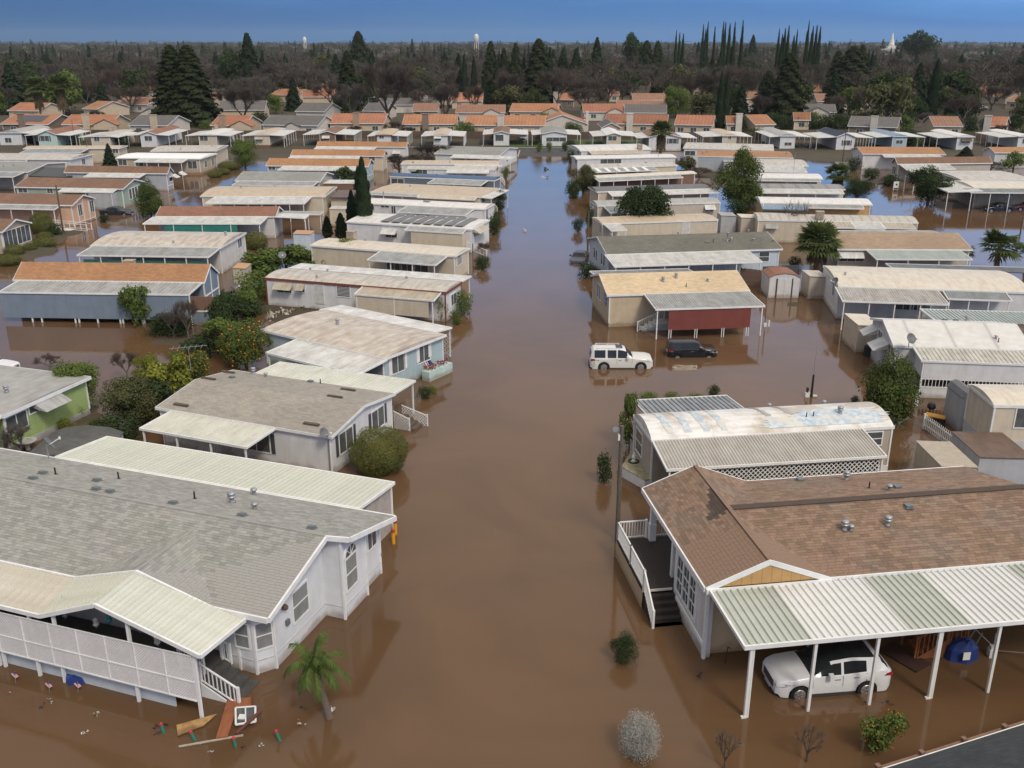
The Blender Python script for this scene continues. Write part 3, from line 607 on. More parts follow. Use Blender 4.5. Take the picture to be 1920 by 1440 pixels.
h = Home('slate trailer home with dark navy blue roof', b1, (1075, 408), (1800, 437), bp=(1850, 418), ze=2.75, rise=.35, roof='arch', wall=Wdark, rm=Mblue, oh=.05, ew=.1)
h.aw('F', (1345, 452), (1695, 476), zo=2.4, mt='grey', posts=3); h.win('F', 1125, 442, 2.2, .8, 'slider')
for x in (1265, 1400, 1560): h.vent(x, 400, 'cap')
h = Home('low tan roofed white trailer behind the navy roofed one', b1, (1190, 355), (1800, 362), bp=(1858, 342), ze=2.75, rise=.2, roof='flat', wall=Wwhite, rm=Mdirty, oh=.08, ew=.2)
h.aw('F', (1470, 380), (1750, 390), zo=2.4, mt='white', posts=4); h.win('R', 1825, 385, 1.2, .9); h.win('F', 1300, 375, 1.6, .8)
h = Home('white trailer home with brownish roof and carport second from the road end', b1, (1150, 322), (1830, 325), bp=(1880, 300), ze=2.75, rise=.2, roof='flat', wall=Wwhite, rm=Mtan, oh=.08, ew=.2)
h.aw('F', (1530, 318+14), (1850, 322+12), zo=2.45, mt='white', posts=4); h.vents(3, 4)
h = Home('white home with pale grey gable roof at the left corner of the road end', b1, (1380, 250), (1835, 264), rp=(1895, 206), ze=2.8, rise=.8, wall=Wwhite, rm=Slgrey)
h.aw('F', (1500, 275), (1905, 295), zo=2.45, mt='white', posts=5); h.win('R', 1885, 290, 1.3, .9); h.win('F', 1580, 262, 1, .6); h.win('F', 1700, 262, 1, .6); h.vent(1480, 203, 'cap'); h.vent(1715, 205, 'cap')

# ---- second column on the left, backing on the first
h = Home('big grey blue home with rust orange roof and long windowless side', z3, (75, 137), (1187, 152), rp=(1290, 47), ze=3.1, rise=1.25, wall=Wblue, rm=Sorange, oh=.1, ew=.15); HM1 = h
h.aw('F', (0, 208), (1090, 228), zo=2.75, mt='grey', posts=0, pitch=.4); h.skirt(2.72, .42, Wblue, -0.0, 1, name='side_wall'); M, w, d, zo, zi = h.last
for i, f in enumerate((.15, .2, .38, .4, .5, .62, .635, .74, .75, .86)): put('stilt', cached(('stilt',), lambda: (lambda q: (q.box(-.06, .06, -.06, .06, -.6, .42), q.mesh('stilt', WHITE))[1])(MB())), h.root, M @ Matrix.Translation((w*f, -d+.12, 0)))
q = MB()
for yy in (.15, h.W*.5, h.W-.15): q.box(h.L-h.ew, h.L-h.ew+.05, yy-.06, yy+.06, -.3, h.zroof(yy)-.12)
q.bar((h.L-h.ew+.03, .15, 1.7), (h.L-h.ew+.03, h.W-.15, 1.7), .1); q.build('trim_board', WHITE, h.root)
m = MB(); m.box(0, 4.2, -.05, 0, 1.35, 2.6); o = put('privacy_screen', m.mesh('privacy_screen', Wbrown), h.root, M @ Matrix.Translation((w+.05, -d+.1, 0)))
m = MB(); m.box(0, 4.2, -.05, 0, -.5, 1.2); put('side_panel', m.mesh('side_panel', Wblue), h.root, M @ Matrix.Translation((w+.05, -d+.1, 0)))
m = MB(); m.box(-.05, .05, -.09, .02, -.6, 2.75); m.box(-.05, 4.25, -.09, .02, 1.2, 1.3); put('trim_board', m.mesh('trim_board', WHITE), h.root, M @ Matrix.Translation((w+.05, -d+.1, 0)))
h.vent(850, 42, 'cooler'); h.vent(1027, 60, 'cap')
h = Home('white home with low mottled grey roof and teal strip under its carport', z8, (650, 922), (1592, 935), bp=(1778, 830), ze=2.9, rise=.4, roof='arch', wall=Wwh, rm=Mweath, oh=.1, ew=.2)
h.aw('F', (548, 997), (1508, 1003), zo=2.55, mt='grey', posts=7); h.skirt(2.0, .3, mat('teal_screen', (.10, .32, .27)), .02, .96, d=h.last[2]-.5); h.win('R', 1725, 905, 1.3, 1.0, 'slider'); h.vent(1625, 850, 'turbine'); h.vent(1250, 905, 'cap')
h = Home('red brown roofed home with deep teal screen wall under a white carport', z8, (1120, 712), (1985, 712), rp=(2050, 640), ze=2.8, rise=.9, wall=Wwh, rm=Sred, oh=.15)
h.aw('F', (1060, 764), (1985, 770), zo=2.5, mt='white', posts=5, xr=(-.3, h.L*.93)); h.skirt(2.4, .2, mat('teal_wall', (.03, .20, .17), rough=.6), .18, .8); HM3 = h
h.aw('R', (2100, 700), (2200, 640), zo=2.5, mt='white', d=4.0, xr=(.2, h.W*.55), posts=2); h.aw('R', (2100, 700), (2200, 640), zo=2.6, mt='grey', d=5.5, xr=(h.W*.55+.05, h.W-.1), posts=2)
h = Home('home with wide cream roof and white carport in the second column', b1, (0-240, 545), (622, 547), bp=(690, 480), ze=2.8, rise=.35, roof='arch', wall=Wcream, rm=Mtan, oh=.1)
h.aw('F', (-200, 595), (480, 600), zo=2.5, mt='white', posts=8); h.vent(45, 490, 'cap'); h.vent(280, 480, 'cap')
m = MB(); m.box(h.L+.3, h.L+3.6, h.W*.3, h.W*.95, -.5, 2.2); m.box(h.L+.2, h.L+3.8, h.W*.25, h.W, 2.2, 2.3, 1); m.build('lean_to', [Wcrh, AWH['brown']], h.root)
h = Home('home with faded grey shingle roof and flat grey carport left of the dark bushy tree', b1, (0, 437), (592, 443), rp=(648, 378), ze=2.8, rise=.9, wall=Wbeige, rm=Slgrey)
h.aw('F', (-20, 470), (545, 473), zo=2.5, mt='grey', posts=6); h.vent(385, 378, 'pipe')
m = MB(); m.box(h.L+.3, h.L+5.0, 1, 5, -.5, 2.3); m.box(h.L+.2, h.L+5.2, .9, 5.1, 2.3, 2.38, 1); m.build('lean_to', [Wbrown, AWH['white']], h.root)
h = Home('light blue home with orange roof, tallest of the orange roofs beside the cypress', b1, (215, 333), (925, 340), rp=(968, 288), ze=2.9, rise=1.0, wall=Wsky, rm=Sorange, base=(.5, Wsky))
h.aw('F', (300, 363), (870, 371), zo=2.6, mt='white', posts=5); h.win('R', 960, 345, 1.2, .9); h.win('F', 255, 345, 1.2, .6)
q = MB(); q.box(h.L-h.ew+.002, h.L-h.ew+.04, .3, h.W-.3, 1.05, 1.15); q.build('trim_board', WHITE, h.root)
h = Home('cream home with orange roof between two other orange roofs', b1, (385, 263), (1032, 268), rp=(1062, 226), ze=2.9, rise=.9, wall=Wcream, rm=Sorange)
h.aw('F', (370, 284), (855, 287), zo=2.6, mt='white', posts=5); h.win('F', 950, 280, 1.1, .7); h.vents(3, 9)
h = Home('white home with orange roof, farthest of the three orange roofs', b1, (565, 200), (1190, 206), rp=(1222, 170), ze=2.9, rise=.9, wall=Wwhite, rm=Sorange)
h.aw('F', (550, 218), (965, 222), zo=2.6, mt='white', posts=4); h.hood('F', 1120, 240, 1.6, .7, 'white'); h.win('F', 1120, 250, 1.3, .6); h.vents(2, 3)

# ---- left of the far lane
h = Home('tan home with big dark picture windows at the left edge above clipped bushes', z8, (-600, 812), (15, 824), rp=(130, 732), ze=2.9, rise=.95, wall=Wtan, rm=Sbrown, z0=.2)
h.win('R', 72, 862, 2.6, 2.0, 'wide'); h.win('R', 172, 825, 2.6, 1.9, 'wide')
h = Home('peach home with white trim and white ramp beside the utility pole', z8, (-350, 616), (520, 632), rp=(615, 556), ze=2.9, rise=.95, wall=Wpeach, rm=Sbrown); HP = h
h.aw('F', (-250, 655), (400, 662), zo=2.5, mt='grey', posts=5); h.win('R', 575, 668, 1.0, 1.5, 'slider'); h.win('R', 660, 640, 1.0, 1.5, 'slider')
q = MB()
for yy in (h.W*.28, h.W*.5, h.W*.74): q.box(h.L-h.ew, h.L-h.ew+.04, yy-.05, yy+.05, -.3, h.zroof(yy)-.14)
q.box(h.L-h.ew+.001, h.L-h.ew+.045, .3, h.W-.3, .25, .35); q.build('trim_board', WHITE, h.root)
railing(h.root, (h.L-3, -1.6, .3), (h.L+3.2, -1.6, -.1), .9, 8, name='ramp_rail'); railing(h.root, (h.L-3, -2.8, .3), (h.L+3.2, -2.8, -.1), .9, 8, name='ramp_rail'); q = MB(); q.prism([(h.L-3, -2.8, .25), (h.L+3.2, -2.8, -.15), (h.L+3.2, -1.6, -.15), (h.L-3, -1.6, .25)], (0, 0, -.08)); q.build('ramp', WHITE, h.root)
h = Home('sage green home with four tall white framed end windows', z8, (100, 500), (885, 514), rp=(967, 443), ze=2.9, rise=.95, wall=Wgreen, rm=Sbrown)
h.aw('F', (415, 537), (812, 541), zo=2.5, mt='white', posts=3); h.skirt(2.4, -.3, Wgrey, .55, 1, ends=(1,))
for x, y in ((938, 552), (960, 543), (980, 534), (1001, 525)): h.win('R', x, y, .75, 1.5, 'single')
h.win('F', 165, 525, 1.4, .7); h.win('F', 360, 530, .9, .7)
h = Home('grey home with brown roof and two propped window awnings on its end', z8, (460, 395), (1205, 404), rp=(1277, 357), ze=2.9, rise=.95, wall=Wgrey, rm=Sbrown)
h.aw('F', (605, 428), (1000, 434), zo=2.5, mt='white', posts=0); h.hood('R', 1248, 420, 1.5, .9); h.hood('R', 1300, 402, 1.5, .9); h.win('R', 1248, 440, 1.2, .7); h.win('R', 1300, 420, 1.2, .7)
q = MB(); q.box(h.L-h.ew+.001, h.L-h.ew+.045, .3, h.W-.3, .75, .87); q.build('trim_board', WHITE, h.root)
h = Home('tan home with brilliant white flat roof at the lane bend', z8, (830, 292), (1442, 298), bp=(1553, 260), ze=3.0, rise=.25, roof='flat', wall=Wtan, rm=Mbright, base=(.45, mat('brown_skirting', (.33, .2, .13))))
h.aw('F', (965, 322), (1310, 325), zo=2.6, mt='white', posts=5); h.win('F', 1385, 342, 1.7, 1.4); h.win('R', 1480, 335, 1.1, 1.3); h.win('R', 1530, 318, 1.1, 1.3); h.win('F', 860, 325, 1.6, 1.0); h.win('F', 1000, 335, 1.6, .8)
h = Home('cream home with weathered grey brown roof behind the brilliant white roof', z8, (1080, 243), (1560, 240), bp=(1680, 200), ze=3.0, rise=.3, roof='flat', wall=Wcream, rm=Mdirty); h.vents(3, 12)
h = Home('tan roofed home with low white side awning, left of the dark young conifer', z8, (165, 225), (860, 222), bp=(905, 203), ze=3.0, rise=.25, roof='flat', wall=Wcream, rm=Mtan); h.aw('F', (150, 255), (572, 257), zo=2.6, mt='grey', posts=0); h.vent(625, 210, 'cap'); h.win('F', 850, 232, 1.1, .8)
h = Home('white home with wide faded roof at the left edge and square end window', z8, (-350, 296), (506, 303), bp=(640, 263), ze=3.0, rise=.35, roof='arch', wall=Wwhite, rm=Mdirty); h.win('R', 600, 318, 1.2, 1.0); h.win('F', 428, 332, .9, .7); h.vent(25, 265, 'cap'); h.aw('F', (-300, 315), (190, 318), zo=2.6, mt='grey')
h = Home('home with grey roof, dark tarpaulin and green wall at the left edge', z8, (-420, 388), (200, 392), rp=(275, 330), ze=3.0, rise=.6, wall=Wbeige, rm=Slgrey); h.aw('F', (-400, 428), (100, 428), zo=2.6, mt='grey', posts=4); h.vent(25, 355, 'pipe'); h.vent(95, 350, 'pipe')
m = MB(); m.box(h.L, h.L+7, .6, .7, -.4, 2.1); m.build('side_wall', mat('teal_wall', (.03, .2, .17)), h.root); m = MB(); m.prism([(h.L-.2, .2, 2.2), (h.L+7.2, .2, 2.2), (h.L+7.4, 5.5, 3.0), (h.L-.2, 5.5, 3.0)], (0, 0, .06)); m.build('tarpaulin', mat('dark_tarpaulin', (.06, .07, .075), (.09, .09, .09)), h.root)
# lime green home near left edge
h = Home('lime green home with pale propped window awning at the left edge', z3, (-900, 790), (20, 925), bp=(335, 676), ze=2.7, rise=.15, roof='flat', wall=Wlime, rm=Mgrey, fascia=.2, base=(.45, Wgrey)); h.hood('R', 255, 800, 2.2, 1.1, 'grey'); h.win('R', 215, 860, 1.4, .6); h.vent(38, 790, 'turbine'); h.win('R', 60, 980, 1.6, 1.0)
h.aw('F', (-500, 880), (95, 912), zo=2.4, mt='white', posts=0, xr=(h.L-9, h.L-.2), d=2.5); HLG = h
# ---- right of the street, near to far (each shows its left end to the street)
PATCH = mat('patched_roof', (.74, .73, .71), (.50, .43, .35), scale=.5, rough=.5, mix=(.42, .60), detail=5, streak=((.6, 4, 1), .35, (.30, .25, .2)))
h = Home('beige trailer home with patched white roof, blue coating strips and long ribbed porch roof', z7, (390, 402), (1845, 318), bp=(1660, 176), ze=3.0, rise=.55, roof='arch', wall=wallm('beige_ribbed', (.44, .38, .31), 'v', .2), rm=PATCH, oh=.05, ew=.08); HR2 = h
h.aw('F', (490, 588), (1785, 490), zo=2.5, mt=metalroof('awning_taupe', (.46, .44, .40), (.38, .36, .33), .3), posts=2, pitch=.18, zi=2.95); M, w, d, zo, zi = h.last
lattice([(w*.05, .45), (w*.985, .45), (w*.985, 2.42), (w*.05, 2.42)], lambda a, b, dp: M @ Vector((a, -d+.12+dp, b)), h.root, WHITE, .19, .05)
m = MB(); m.box(w*.05, w*.985, -d+.30, -d+.34, -.5, 2.4); put('lattice_shade', m.mesh('lattice_shade', DARK), h.root, M)  # dark sheet behind the laths, painted in place of the porch shade
h.aw('B', (290, 180), (820, 120), zo=2.6, mt='steel', posts=3, pitch=.3)
BLUEC = mat('pale_blue_coating', (.36, .47, .57), (.60, .62, .62), scale=3.5, mix=(.42, .58), rough=.6, c3=(.62, .58, .5))
ARCH = lambda y, W, ze, rs: ze+rs*max(0, math.sin(math.pi*y/W))**.8
def roofstrip(h, x0, x1, y0, y1, mt, sk=0, name='coating_strip', up=.006):
    m = MB(); k = 14; vs = []; gj = random.Random(int(x0*50))
    for i in range(k+1): y = y0+(y1-y0)*i/k; z = ARCH(y, h.W, h.ze, h.rise)+up+.012; jj = (x1-x0 > 2)*.3+.07; vs += [(x0+sk*i/k+gj.uniform(-jj, jj), y, z), (x1+sk*i/k+gj.uniform(-jj, jj), y, z)]
    m.add(vs, [(2*i, 2*i+1, 2*i+3, 2*i+2) for i in range(k)]); return m.build(name, mt, h.root)
for i in range(4): roofstrip(h, 1.0+i*1.05, 1.4+i*1.05, .35, h.W*.86, BLUEC, -.25)
roofstrip(h, h.L*.46, h.L*.965, .3, h.W*.30, BLUEC, .5); roofstrip(h, h.L*.60, h.L*.93, h.W*.28, h.W*.46, BLUEC, .7, up=.010)
roofstrip(h, h.L*.5, h.L*.52, h.W*.35, h.W*.9, AWH['grey'], -.6); roofstrip(h, h.L*.6, h.L*.62, h.W*.35, h.W*.9, AWH['grey'], -.6)
h.win('L', 316, 412, 1.3, 1.35, 'hung'); h.win('F', 1715, 392, 1.1, .8, 'hung'); h.vent(1520, 240, 'turbine'); h.vent(1318, 262, 'pipe'); h.vent(1360, 258, 'pipe'); h.vent(1058, 182, 'cap'); h.vent(1423, 186, 'cap')
# white skirted terrace round the street end
cs = [h.fr.on_z(z7(*p), .62) for p in ((208, 560), (350, 640), (500, 612), (380, 560), (268, 462))]
m = MB(); m.prism([(c.x, c.y, .56) for c in cs[::-1]], (0, 0, .06)); m.build('terrace', mat('mossy_terrace', (.36, .31, .22), (.15, .16, .07), scale=3, rough=.9), h.root)
m = MB()
for i in range(5): a, b = cs[i], cs[(i+1) % 5]; m.add([(a.x, a.y, -.5), (b.x, b.y, -.5), (b.x, b.y, .6), (a.x, a.y, .6)], [(0, 1, 2, 3)])
m.build('terrace_skirt', WHITE, h.root)
m = MB(); m.box(h.L-1.4, h.L-.06, -.06, .02, -.5, .55); m.build('skirting', WHITE, h.root)

h = Home('tan home with light peach gable roof and dark red porch screen', z5, (235, 532), (1305, 500), rp=(1210, 345), ze=2.95, rise=1.0, wall=wallm('tan_sand', (.56, .46, .33), 'v', .25), rm=Scream, oh=.12, ew=.25, base=(.35, Wtan)); HR3 = h
h.aw('F', (605, 646), (1408, 612), zo=2.62, mt='grey', posts=2, pitch=.22, zi=2.9); h.skirt(2.5, .75, Wred, .12, .88, name='porch_screen'); M, w, d, zo, zi = h.last
for f in (.13, .15, .37, .39, .62, .64, .85, .87): put('stilt', cached(('stilt2',), lambda: (lambda q: (q.box(-.03, .03, -.03, .03, -.6, .8), q.mesh('stilt', WHITE))[1])(MB())), h.root, M @ Matrix.Translation((w*f, -d+.05, 0)))
h.aw('B', (105, 357), (830, 336), zo=2.6, mt='grey', posts=0)
for x, y in ((168, 500), (180, 515)): h.win('L', x, y, .8, 1.3, 'single')
q = h.pos('L', 222, 560); m = MB()
for k in range(16): a = 2*math.pi*k/16; b = 2*math.pi*(k+1)/16; m.prism([(0, 0, 0), (.62*math.cos(a), 0, .62*math.sin(a)), (.62*math.cos(b), 0, .62*math.sin(b))], (0, -.06, 0), k % 2)
put('wall_ornament', m.mesh('wall_ornament', [mat('ornament_blue', (.07, .16, .35)), mat('ornament_white', (.5, .55, .6))]), h.root, h.wM('L', q))
h.vent(655, 395, 'turbine'); h.vent(752, 388, 'turbine'); h.vent(985, 470, 'cap'); h.vent(825, 492, 'pipe')
s0 = h.fr.on_z(z5(460, 805), 0); s1 = h.fr.on_z(z5(645, 740), .75)
railing(h.root, (s0.x, s0.y, -.05), (s1.x+.2, s0.y, 1.0), .9, 12, name='stair_rail'); m = MB()
for k in range(5): x = s0.x+(s1.x-s0.x)*k/5; m.box(x, s1.x+1.0, s0.y+.05, s0.y+1.15, -.5+.25*k*.9, -.05+.2*k)
m.build('steps', WHITE, h.root)

h = Home('pale blue home with olive grey shingle roof and long white ribbed awning', z5, (230, 228), (1550, 186), rp=(1440, 56), ze=2.9, rise=1.0, wall=Wpaleblue, rm=Solive, ew=.3)
h.aw('F', (290, 322), (1395, 284), zo=2.5, mt='white', posts=7, pitch=.22, zi=2.85)
for x, y in ((140, 215), (155, 235), (195, 260), (212, 275)): h.win('L', x, y, .7, 1.2, 'single')
h.win('F', 1410, 245, 1.1, 1.0, 'hung'); h.vent(1135, 120, 'tall'); h.vent(1160, 165, 'turbine'); h.vent(262, 95, 'cap'); h.vent(765, 80, 'cap'); h.vent(1325, 160, 'cap'); h.vent(1490, 160, 'cap'); h.vent(985, 130, 'box'); h.vent(1030, 130, 'pipe'); h.vent(1290, 70, 'cap')
h = Home('long white home with cream coated roof and two patio awnings of different grey', z6, (368, 382), (1560, 420), bp=(1505, 292), ze=3.0, rise=.35, roof='arch', wall=Wwhite, rm=Mcream, oh=.08, ew=.1, base=(.55, Wwhite))
h.aw('F', (397, 478), (1038, 490), zo=2.6, mt=metalroof('awning_dusty', (.50, .48, .45), (.35, .33, .31), .6), posts=5, pitch=.22); h.aw('F', (1042, 462), (1425, 470), zo=2.6, mt='steel', posts=4, pitch=.22)
h.win('F', 765, 495, 1.3, .9); h.win('F', 880, 500, 1.4, .9); h.win('F', 830, 498, .6, .9, 'single'); h.win('L', 338, 405, .9, 1.1); h.vent(408, 312, 'cap')
h.aw('B', (645, 232), (1560, 282), zo=2.7, mt='steel', posts=3, pitch=.22)
h = Home('white home with panelled white roof, satellite dish and slatted porch on the right edge', z6, (705, 745), (1560, 775), rp=(1500, 614), ze=3.1, rise=.9, wall=wallm('white_grey', (.55, .55, .56)), rm=Mpanel, oh=.1, ew=.25); HR6 = h
h.aw('F', (878, 838), (1560, 866), zo=2.75, mt=metalroof('awning_ribbed_dirty', (.58, .57, .52), (.40, .38, .33), .6), posts=2, pitch=.3); h.skirt(2.65, 1.45, Wwhite, .03, 1, name='porch_screen', ends=(0,)); M, w, d, zo, zi = h.last
m = MB(); m.box(.1, w, -d+.02, -d+.06, 1.38, 1.44); m.box(.1, w, -d+.02, -d+.06, .78, .86)
put('porch_rail', m.mesh('porch_rail', WHITE), h.root, M)
for k in range(int(w/.24)): put('baluster', cached(('bal6',), lambda: (lambda q: (q.box(-.02, .02, -.02, .02, .86, 1.38), q.mesh('baluster', WHITE))[1])(MB())), h.root, M @ Matrix.Translation((.2+k*.24, -d+.04, 0)))
m = MB(); m.box(.1, w, -d+.05, -d+.08, -.5, .8); put('porch_skirt', m.mesh('porch_skirt', Wwhite), h.root, M); m = MB(); m.box(.3, w, -d+.3, -.1, .7, .76); m.box(.3, w, -.4, -.3, .76, 2.2, 1); put('porch_floor', m.mesh('porch_floor', [WOODD, DARK]), h.root, M)  # the upright dark sheet over the floor is painted shade
h.hood('L', 590, 650, 1.6, 1.0); h.hood('L', 655, 735, 2.0, 1.1); h.win('L', 625, 680, 1.2, .6); h.win('L', 690, 770, 1.4, .6); h.vent(1130, 580, 'turbine'); h.vent(1330, 715, 'cap'); h.vent(1345, 735, 'pipe'); h.vent(990, 568, 'box'); h.vent(1060, 572, 'box')
h.aw('B', (865, 520), (1560, 548), zo=2.8, mt='greenish', posts=4, pitch=.3)
h = Home('home with tan speckled shingle roof between the two palms', z6, (360, 153), (1192, 157), rp=(1107, 53), ze=2.9, rise=.95, wall=Wbeige, rm=Stan)
h.aw('F', (595, 213), (1192, 222), zo=2.5, mt='greenish', posts=4, pitch=.25); h.hood('F', 430, 185, 3.0, .8); m = MB(); m.box(2.6, 5.4, -.02, .08, 1.2, 2.4); h.win('F', 430, 205, 2.6, .8, 'wide')
h.aw('B', (320, 42), (940, 42), zo=2.6, mt='white')
h = Home('cream trailer home with pale orange roof half hidden by the big dark round tree', b2, (372, 832), (1280, 800), bp=(1202, 752), ze=2.8, rise=.15, roof='flat', wall=Wcrh, rm=Mtan, oh=.05, ew=.08); h.aw('F', (445, 890), (560, 882), zo=2.5, mt='white', posts=3); h.win('L', 360, 875, .8, .9)
h.door('F', 1025, 875)
h = Home('beige trailer home with pale grey arched roof above the pale orange roof', b2, (335, 692), (1300, 665), bp=(1240, 628), ze=2.8, rise=.3, roof='arch', wall=Wbeige, rm=Mgrey, oh=.05, ew=.08); h.aw('F', (435, 748), (620, 742), zo=2.4, mt='steel', posts=2); h.hood('F', 1210, 700, 1.5, .7); h.win('F', 1210, 720, 1.2, .6); h.hood('L', 305, 715, .9, .6)
h = Home('home with dark grey roof and long white ribbed carport', b2, (330, 582), (1225, 556), bp=(1180, 520), ze=2.85, rise=.3, roof='flat', wall=Wcream, rm=Mdark, oh=.1); h.aw('F', (445, 613), (1290, 592), zo=2.5, mt='white', posts=7, pitch=.3)
h = Home('low cream roofed home with round topped shrub in front of its carport', b2, (330, 472), (1110, 436), bp=(1065, 420), ze=2.85, rise=.2, roof='flat', wall=Wbrown, rm=Mcream, oh=.1); h.aw('F', (350, 504), (1000, 470), zo=2.45, mt='grey', posts=7, pitch=.3)
h = Home('low home with striped white and grey awning roof, right of the street', b2, (290, 398), (965, 376), bp=(945, 348), ze=2.85, rise=.2, roof='flat', wall=Wcream, rm=Mdirty, oh=.1); h.aw('F', (320, 432), (810, 415), zo=2.45, mt='grey', posts=4, pitch=.3); h.vent(695, 350, 'box')
for i in range(6): M, w, d, zo, zi = h.last; m = MB(); m.prism([(0, -.1, zi+.06), (w*.06, -.1, zi+.06), (w*.06, -d+.1, zo+.06), (0, -d+.1, zo+.06)], (0, 0, .01)); put('roof_sheet', m.mesh('roof_sheet', WHITE), h.root, M @ Matrix.Translation((w*(.05+.15*i), 0, 0)))
h = Home('low white home with old white flat roof left of the tall fan palm', b2, (170, 325), (955, 310), bp=(930, 285), ze=2.85, rise=.2, roof='flat', wall=Wwhite, rm=Mwhite, oh=.1); h.win('L', 168, 340, 1.3, .9); h.win('F', 440, 335, 4, .8, 'wide'); h.vents(2, 6)
h = Home('white home with ridged pale roof at the corner of the road end, right side', b2, (200, 262), (760, 250), bp=(745, 207), ze=2.9, rise=.45, roof='arch', wall=Wwhite, rm=Mpanel, oh=.1); h.aw('F', (300, 292), (700, 275), zo=2.5, mt='cream', posts=2); h.win('L', 185, 275, 1.3, .8); h.vent(685, 258, 'cooler')
h = Home('long white home right of the tall fan palm with flat dirty roof', b2, (1005, 240), (1715, 258), bp=(1700, 212), ze=2.9, rise=.3, roof='arch', wall=Wwhite, rm=Mdirty, oh=.1); h.win('F', 1060, 280, 2, .9)
h = Home('grey sided home with straight rust brown roof behind the bushy green tree', b2, (1115, 302), (1868, 318), bp=(1870, 270), ze=3.0, rise=.3, roof='flat', wall=Wgrey, rm=Sorange, oh=.05, ew=.05); h.vent(1160, 285, 'turbine'); h.vent(1190, 275, 'pipe'); h.vent(1815, 290, 'turbine')
m = MB(); m.box(5, 8.5, -3, -.2, -.5, 2.3); m.box(4.9, 8.6, -3.1, -.1, 2.3, 2.4, 1); m.build('lean_to', [Wwhite, AWH['grey']], h.root)
h = Home('grey white home with ribbed flat roof reaching the right hand pool of water', b3, (-170, 358), (305, 366), bp=(295, 318), ze=2.8, rise=.3, roof='flat', wall=Wwhite, rm=Mdirty, oh=.05); h.aw('F', (-160, 408), (295, 415), zo=2.4, mt='white')
h = Home('white roofed home in front of the fan palm clump on the lane corner', b3, (-160, 452), (412, 460), bp=(440, 425), ze=2.8, rise=.3, roof='flat', wall=Wcream, rm=Mwhite, oh=.05); h.aw('F', (-100, 475), (390, 480), zo=2.5, mt='grey', posts=3); h.win('F', 320, 485, 2, .7)
h = Home('home with dark and pale striped ribbed roof beside the spreading dark shrub', b3, (-160, 533), (580, 540), bp=(600, 503), ze=2.8, rise=.3, roof='flat', wall=Wwhite, rm=mat('metal_striped', (.30, .29, .28), (.2, .19, .19), wave=('X', 2.2, .6, 6), rough=.6), oh=.05); h.aw('F', (-50, 568), (570, 573), zo=2.4, mt='white', posts=4)
h = Home('ochre walled home with long white roof and blue grey awning behind the bare tree', b3, (-55, 640), (785, 655), bp=(770, 610), ze=2.8, rise=.3, roof='flat', wall=Wgold, rm=Mwhite, oh=.05); h.aw('F', (-30, 672), (720, 688), zo=2.4, mt='grey', posts=0)
m = MB(); m.prism([(0, 0, 2.5), (6, 0, 2.5), (6, -2.4, 2.2), (0, -2.4, 2.2)], (0, 0, .14)); m.build('awning', AWH['blue'], h.root)
h = Home('cream home with ribbed dirty roof and cooler box right behind the bare tree', b3, (-75, 768), (1128, 790), bp=(1085, 745), ze=2.8, rise=.35, roof='arch', wall=Wcrh, rm=mat('metal_ribbed_dirty', (.52, .49, .44), (.36, .33, .29), wave=('X', 1.1, .5, 5), rough=.6), oh=.05, ew=.08)
h.aw('F', (440, 826), (655, 832), zo=2.45, mt='beige', pitch=.4); h.aw('F', (880, 832), (1105, 836), zo=2.45, mt='beige', pitch=.4); h.aw('F', (655, 835), (878, 840), zo=2.4, mt='white'); h.vent(385, 755, 'cooler')
# pale blue home part behind, and right lane homes
h = Home('light blue white home partly hidden by the bare tree and shed', b2, (1600, 800), (1905, 806), bp=(1880, 752), ze=2.8, rise=.15, roof='flat', wall=Wpaleblue, rm=Mdirty, oh=.05); h.hood('F', 1695, 845, 1.5, .7, 'grey')
h = Home('white walled home with rust brown roof on the far side of the right pool', b3, (708, 273), (1335, 278), rp=(1310, 224), ze=3.0, rise=.9, wall=Wwhite, rm=Sorange); h.win('L', 632, 288, .8, 1.1); h.win('L', 680, 303, .8, 1.1); h.aw('F', (880, 300), (1300, 300), zo=2.6, mt='white')
h = Home('beige home with dark brown roof and sloping white side roof over clipped shrubs', b3, (972, 350), (1685, 342), rp=(1600, 300), ze=3.0, rise=1.0, wall=Wbeige, rm=Sbrown); h.aw('F', (1045, 396), (1400, 388), zo=2.3, mt='white', zi=2.9); h.win('L', 862, 372, 1.3, 1.4); h.win('L', 925, 392, 1.3, 1.4)
h = Home('low home with pale flat roof behind the huge dark shrub', b3, (1450, 468), (1990, 468), bp=(1340, 402), ze=2.9, rise=.2, roof='flat', wall=Wbeige, rm=Mdirty, w=5); 
h = Home('tan walled home with cream roof and white carport sheltering dark cars', b3, (1545, 528), (2100, 532), bp=(1470, 475), ze=3.0, rise=.25, roof='flat', wall=Wtan, rm=Mcream, oh=.1); HC = h
h.aw('F', (1530, 568), (2100, 566), zo=2.7, mt='grey', posts=5); h.aw('L', (1340, 495), (1530, 565), zo=2.7, mt='white', d=5.0, xr=(-2.6, h.W), posts=3); h.win('F', 1815, 575, 1.0, .6)
h = Home('white home with rust red roof at the far right edge', b3, (1700, 264), (2100, 264), rp=(1672, 222), ze=3.0, rise=.8, wall=Wwhite, rm=Sorange, w=7)
# cream box home at the right edge
h = Home('cream sided box shaped home at the right edge above grey sheds', z6, (1322, 1112), (1800, 1118), bp=(1205, 985), ze=3.6, rise=.3, roof='arch', wall=Wcream, rm=Mcream, oh=.05, ew=.08, base=(1.3, wallm('pale_skirt', (.5, .5, .5)))); h.win('F', 1500, 1190, .9, 1.2, 'single')
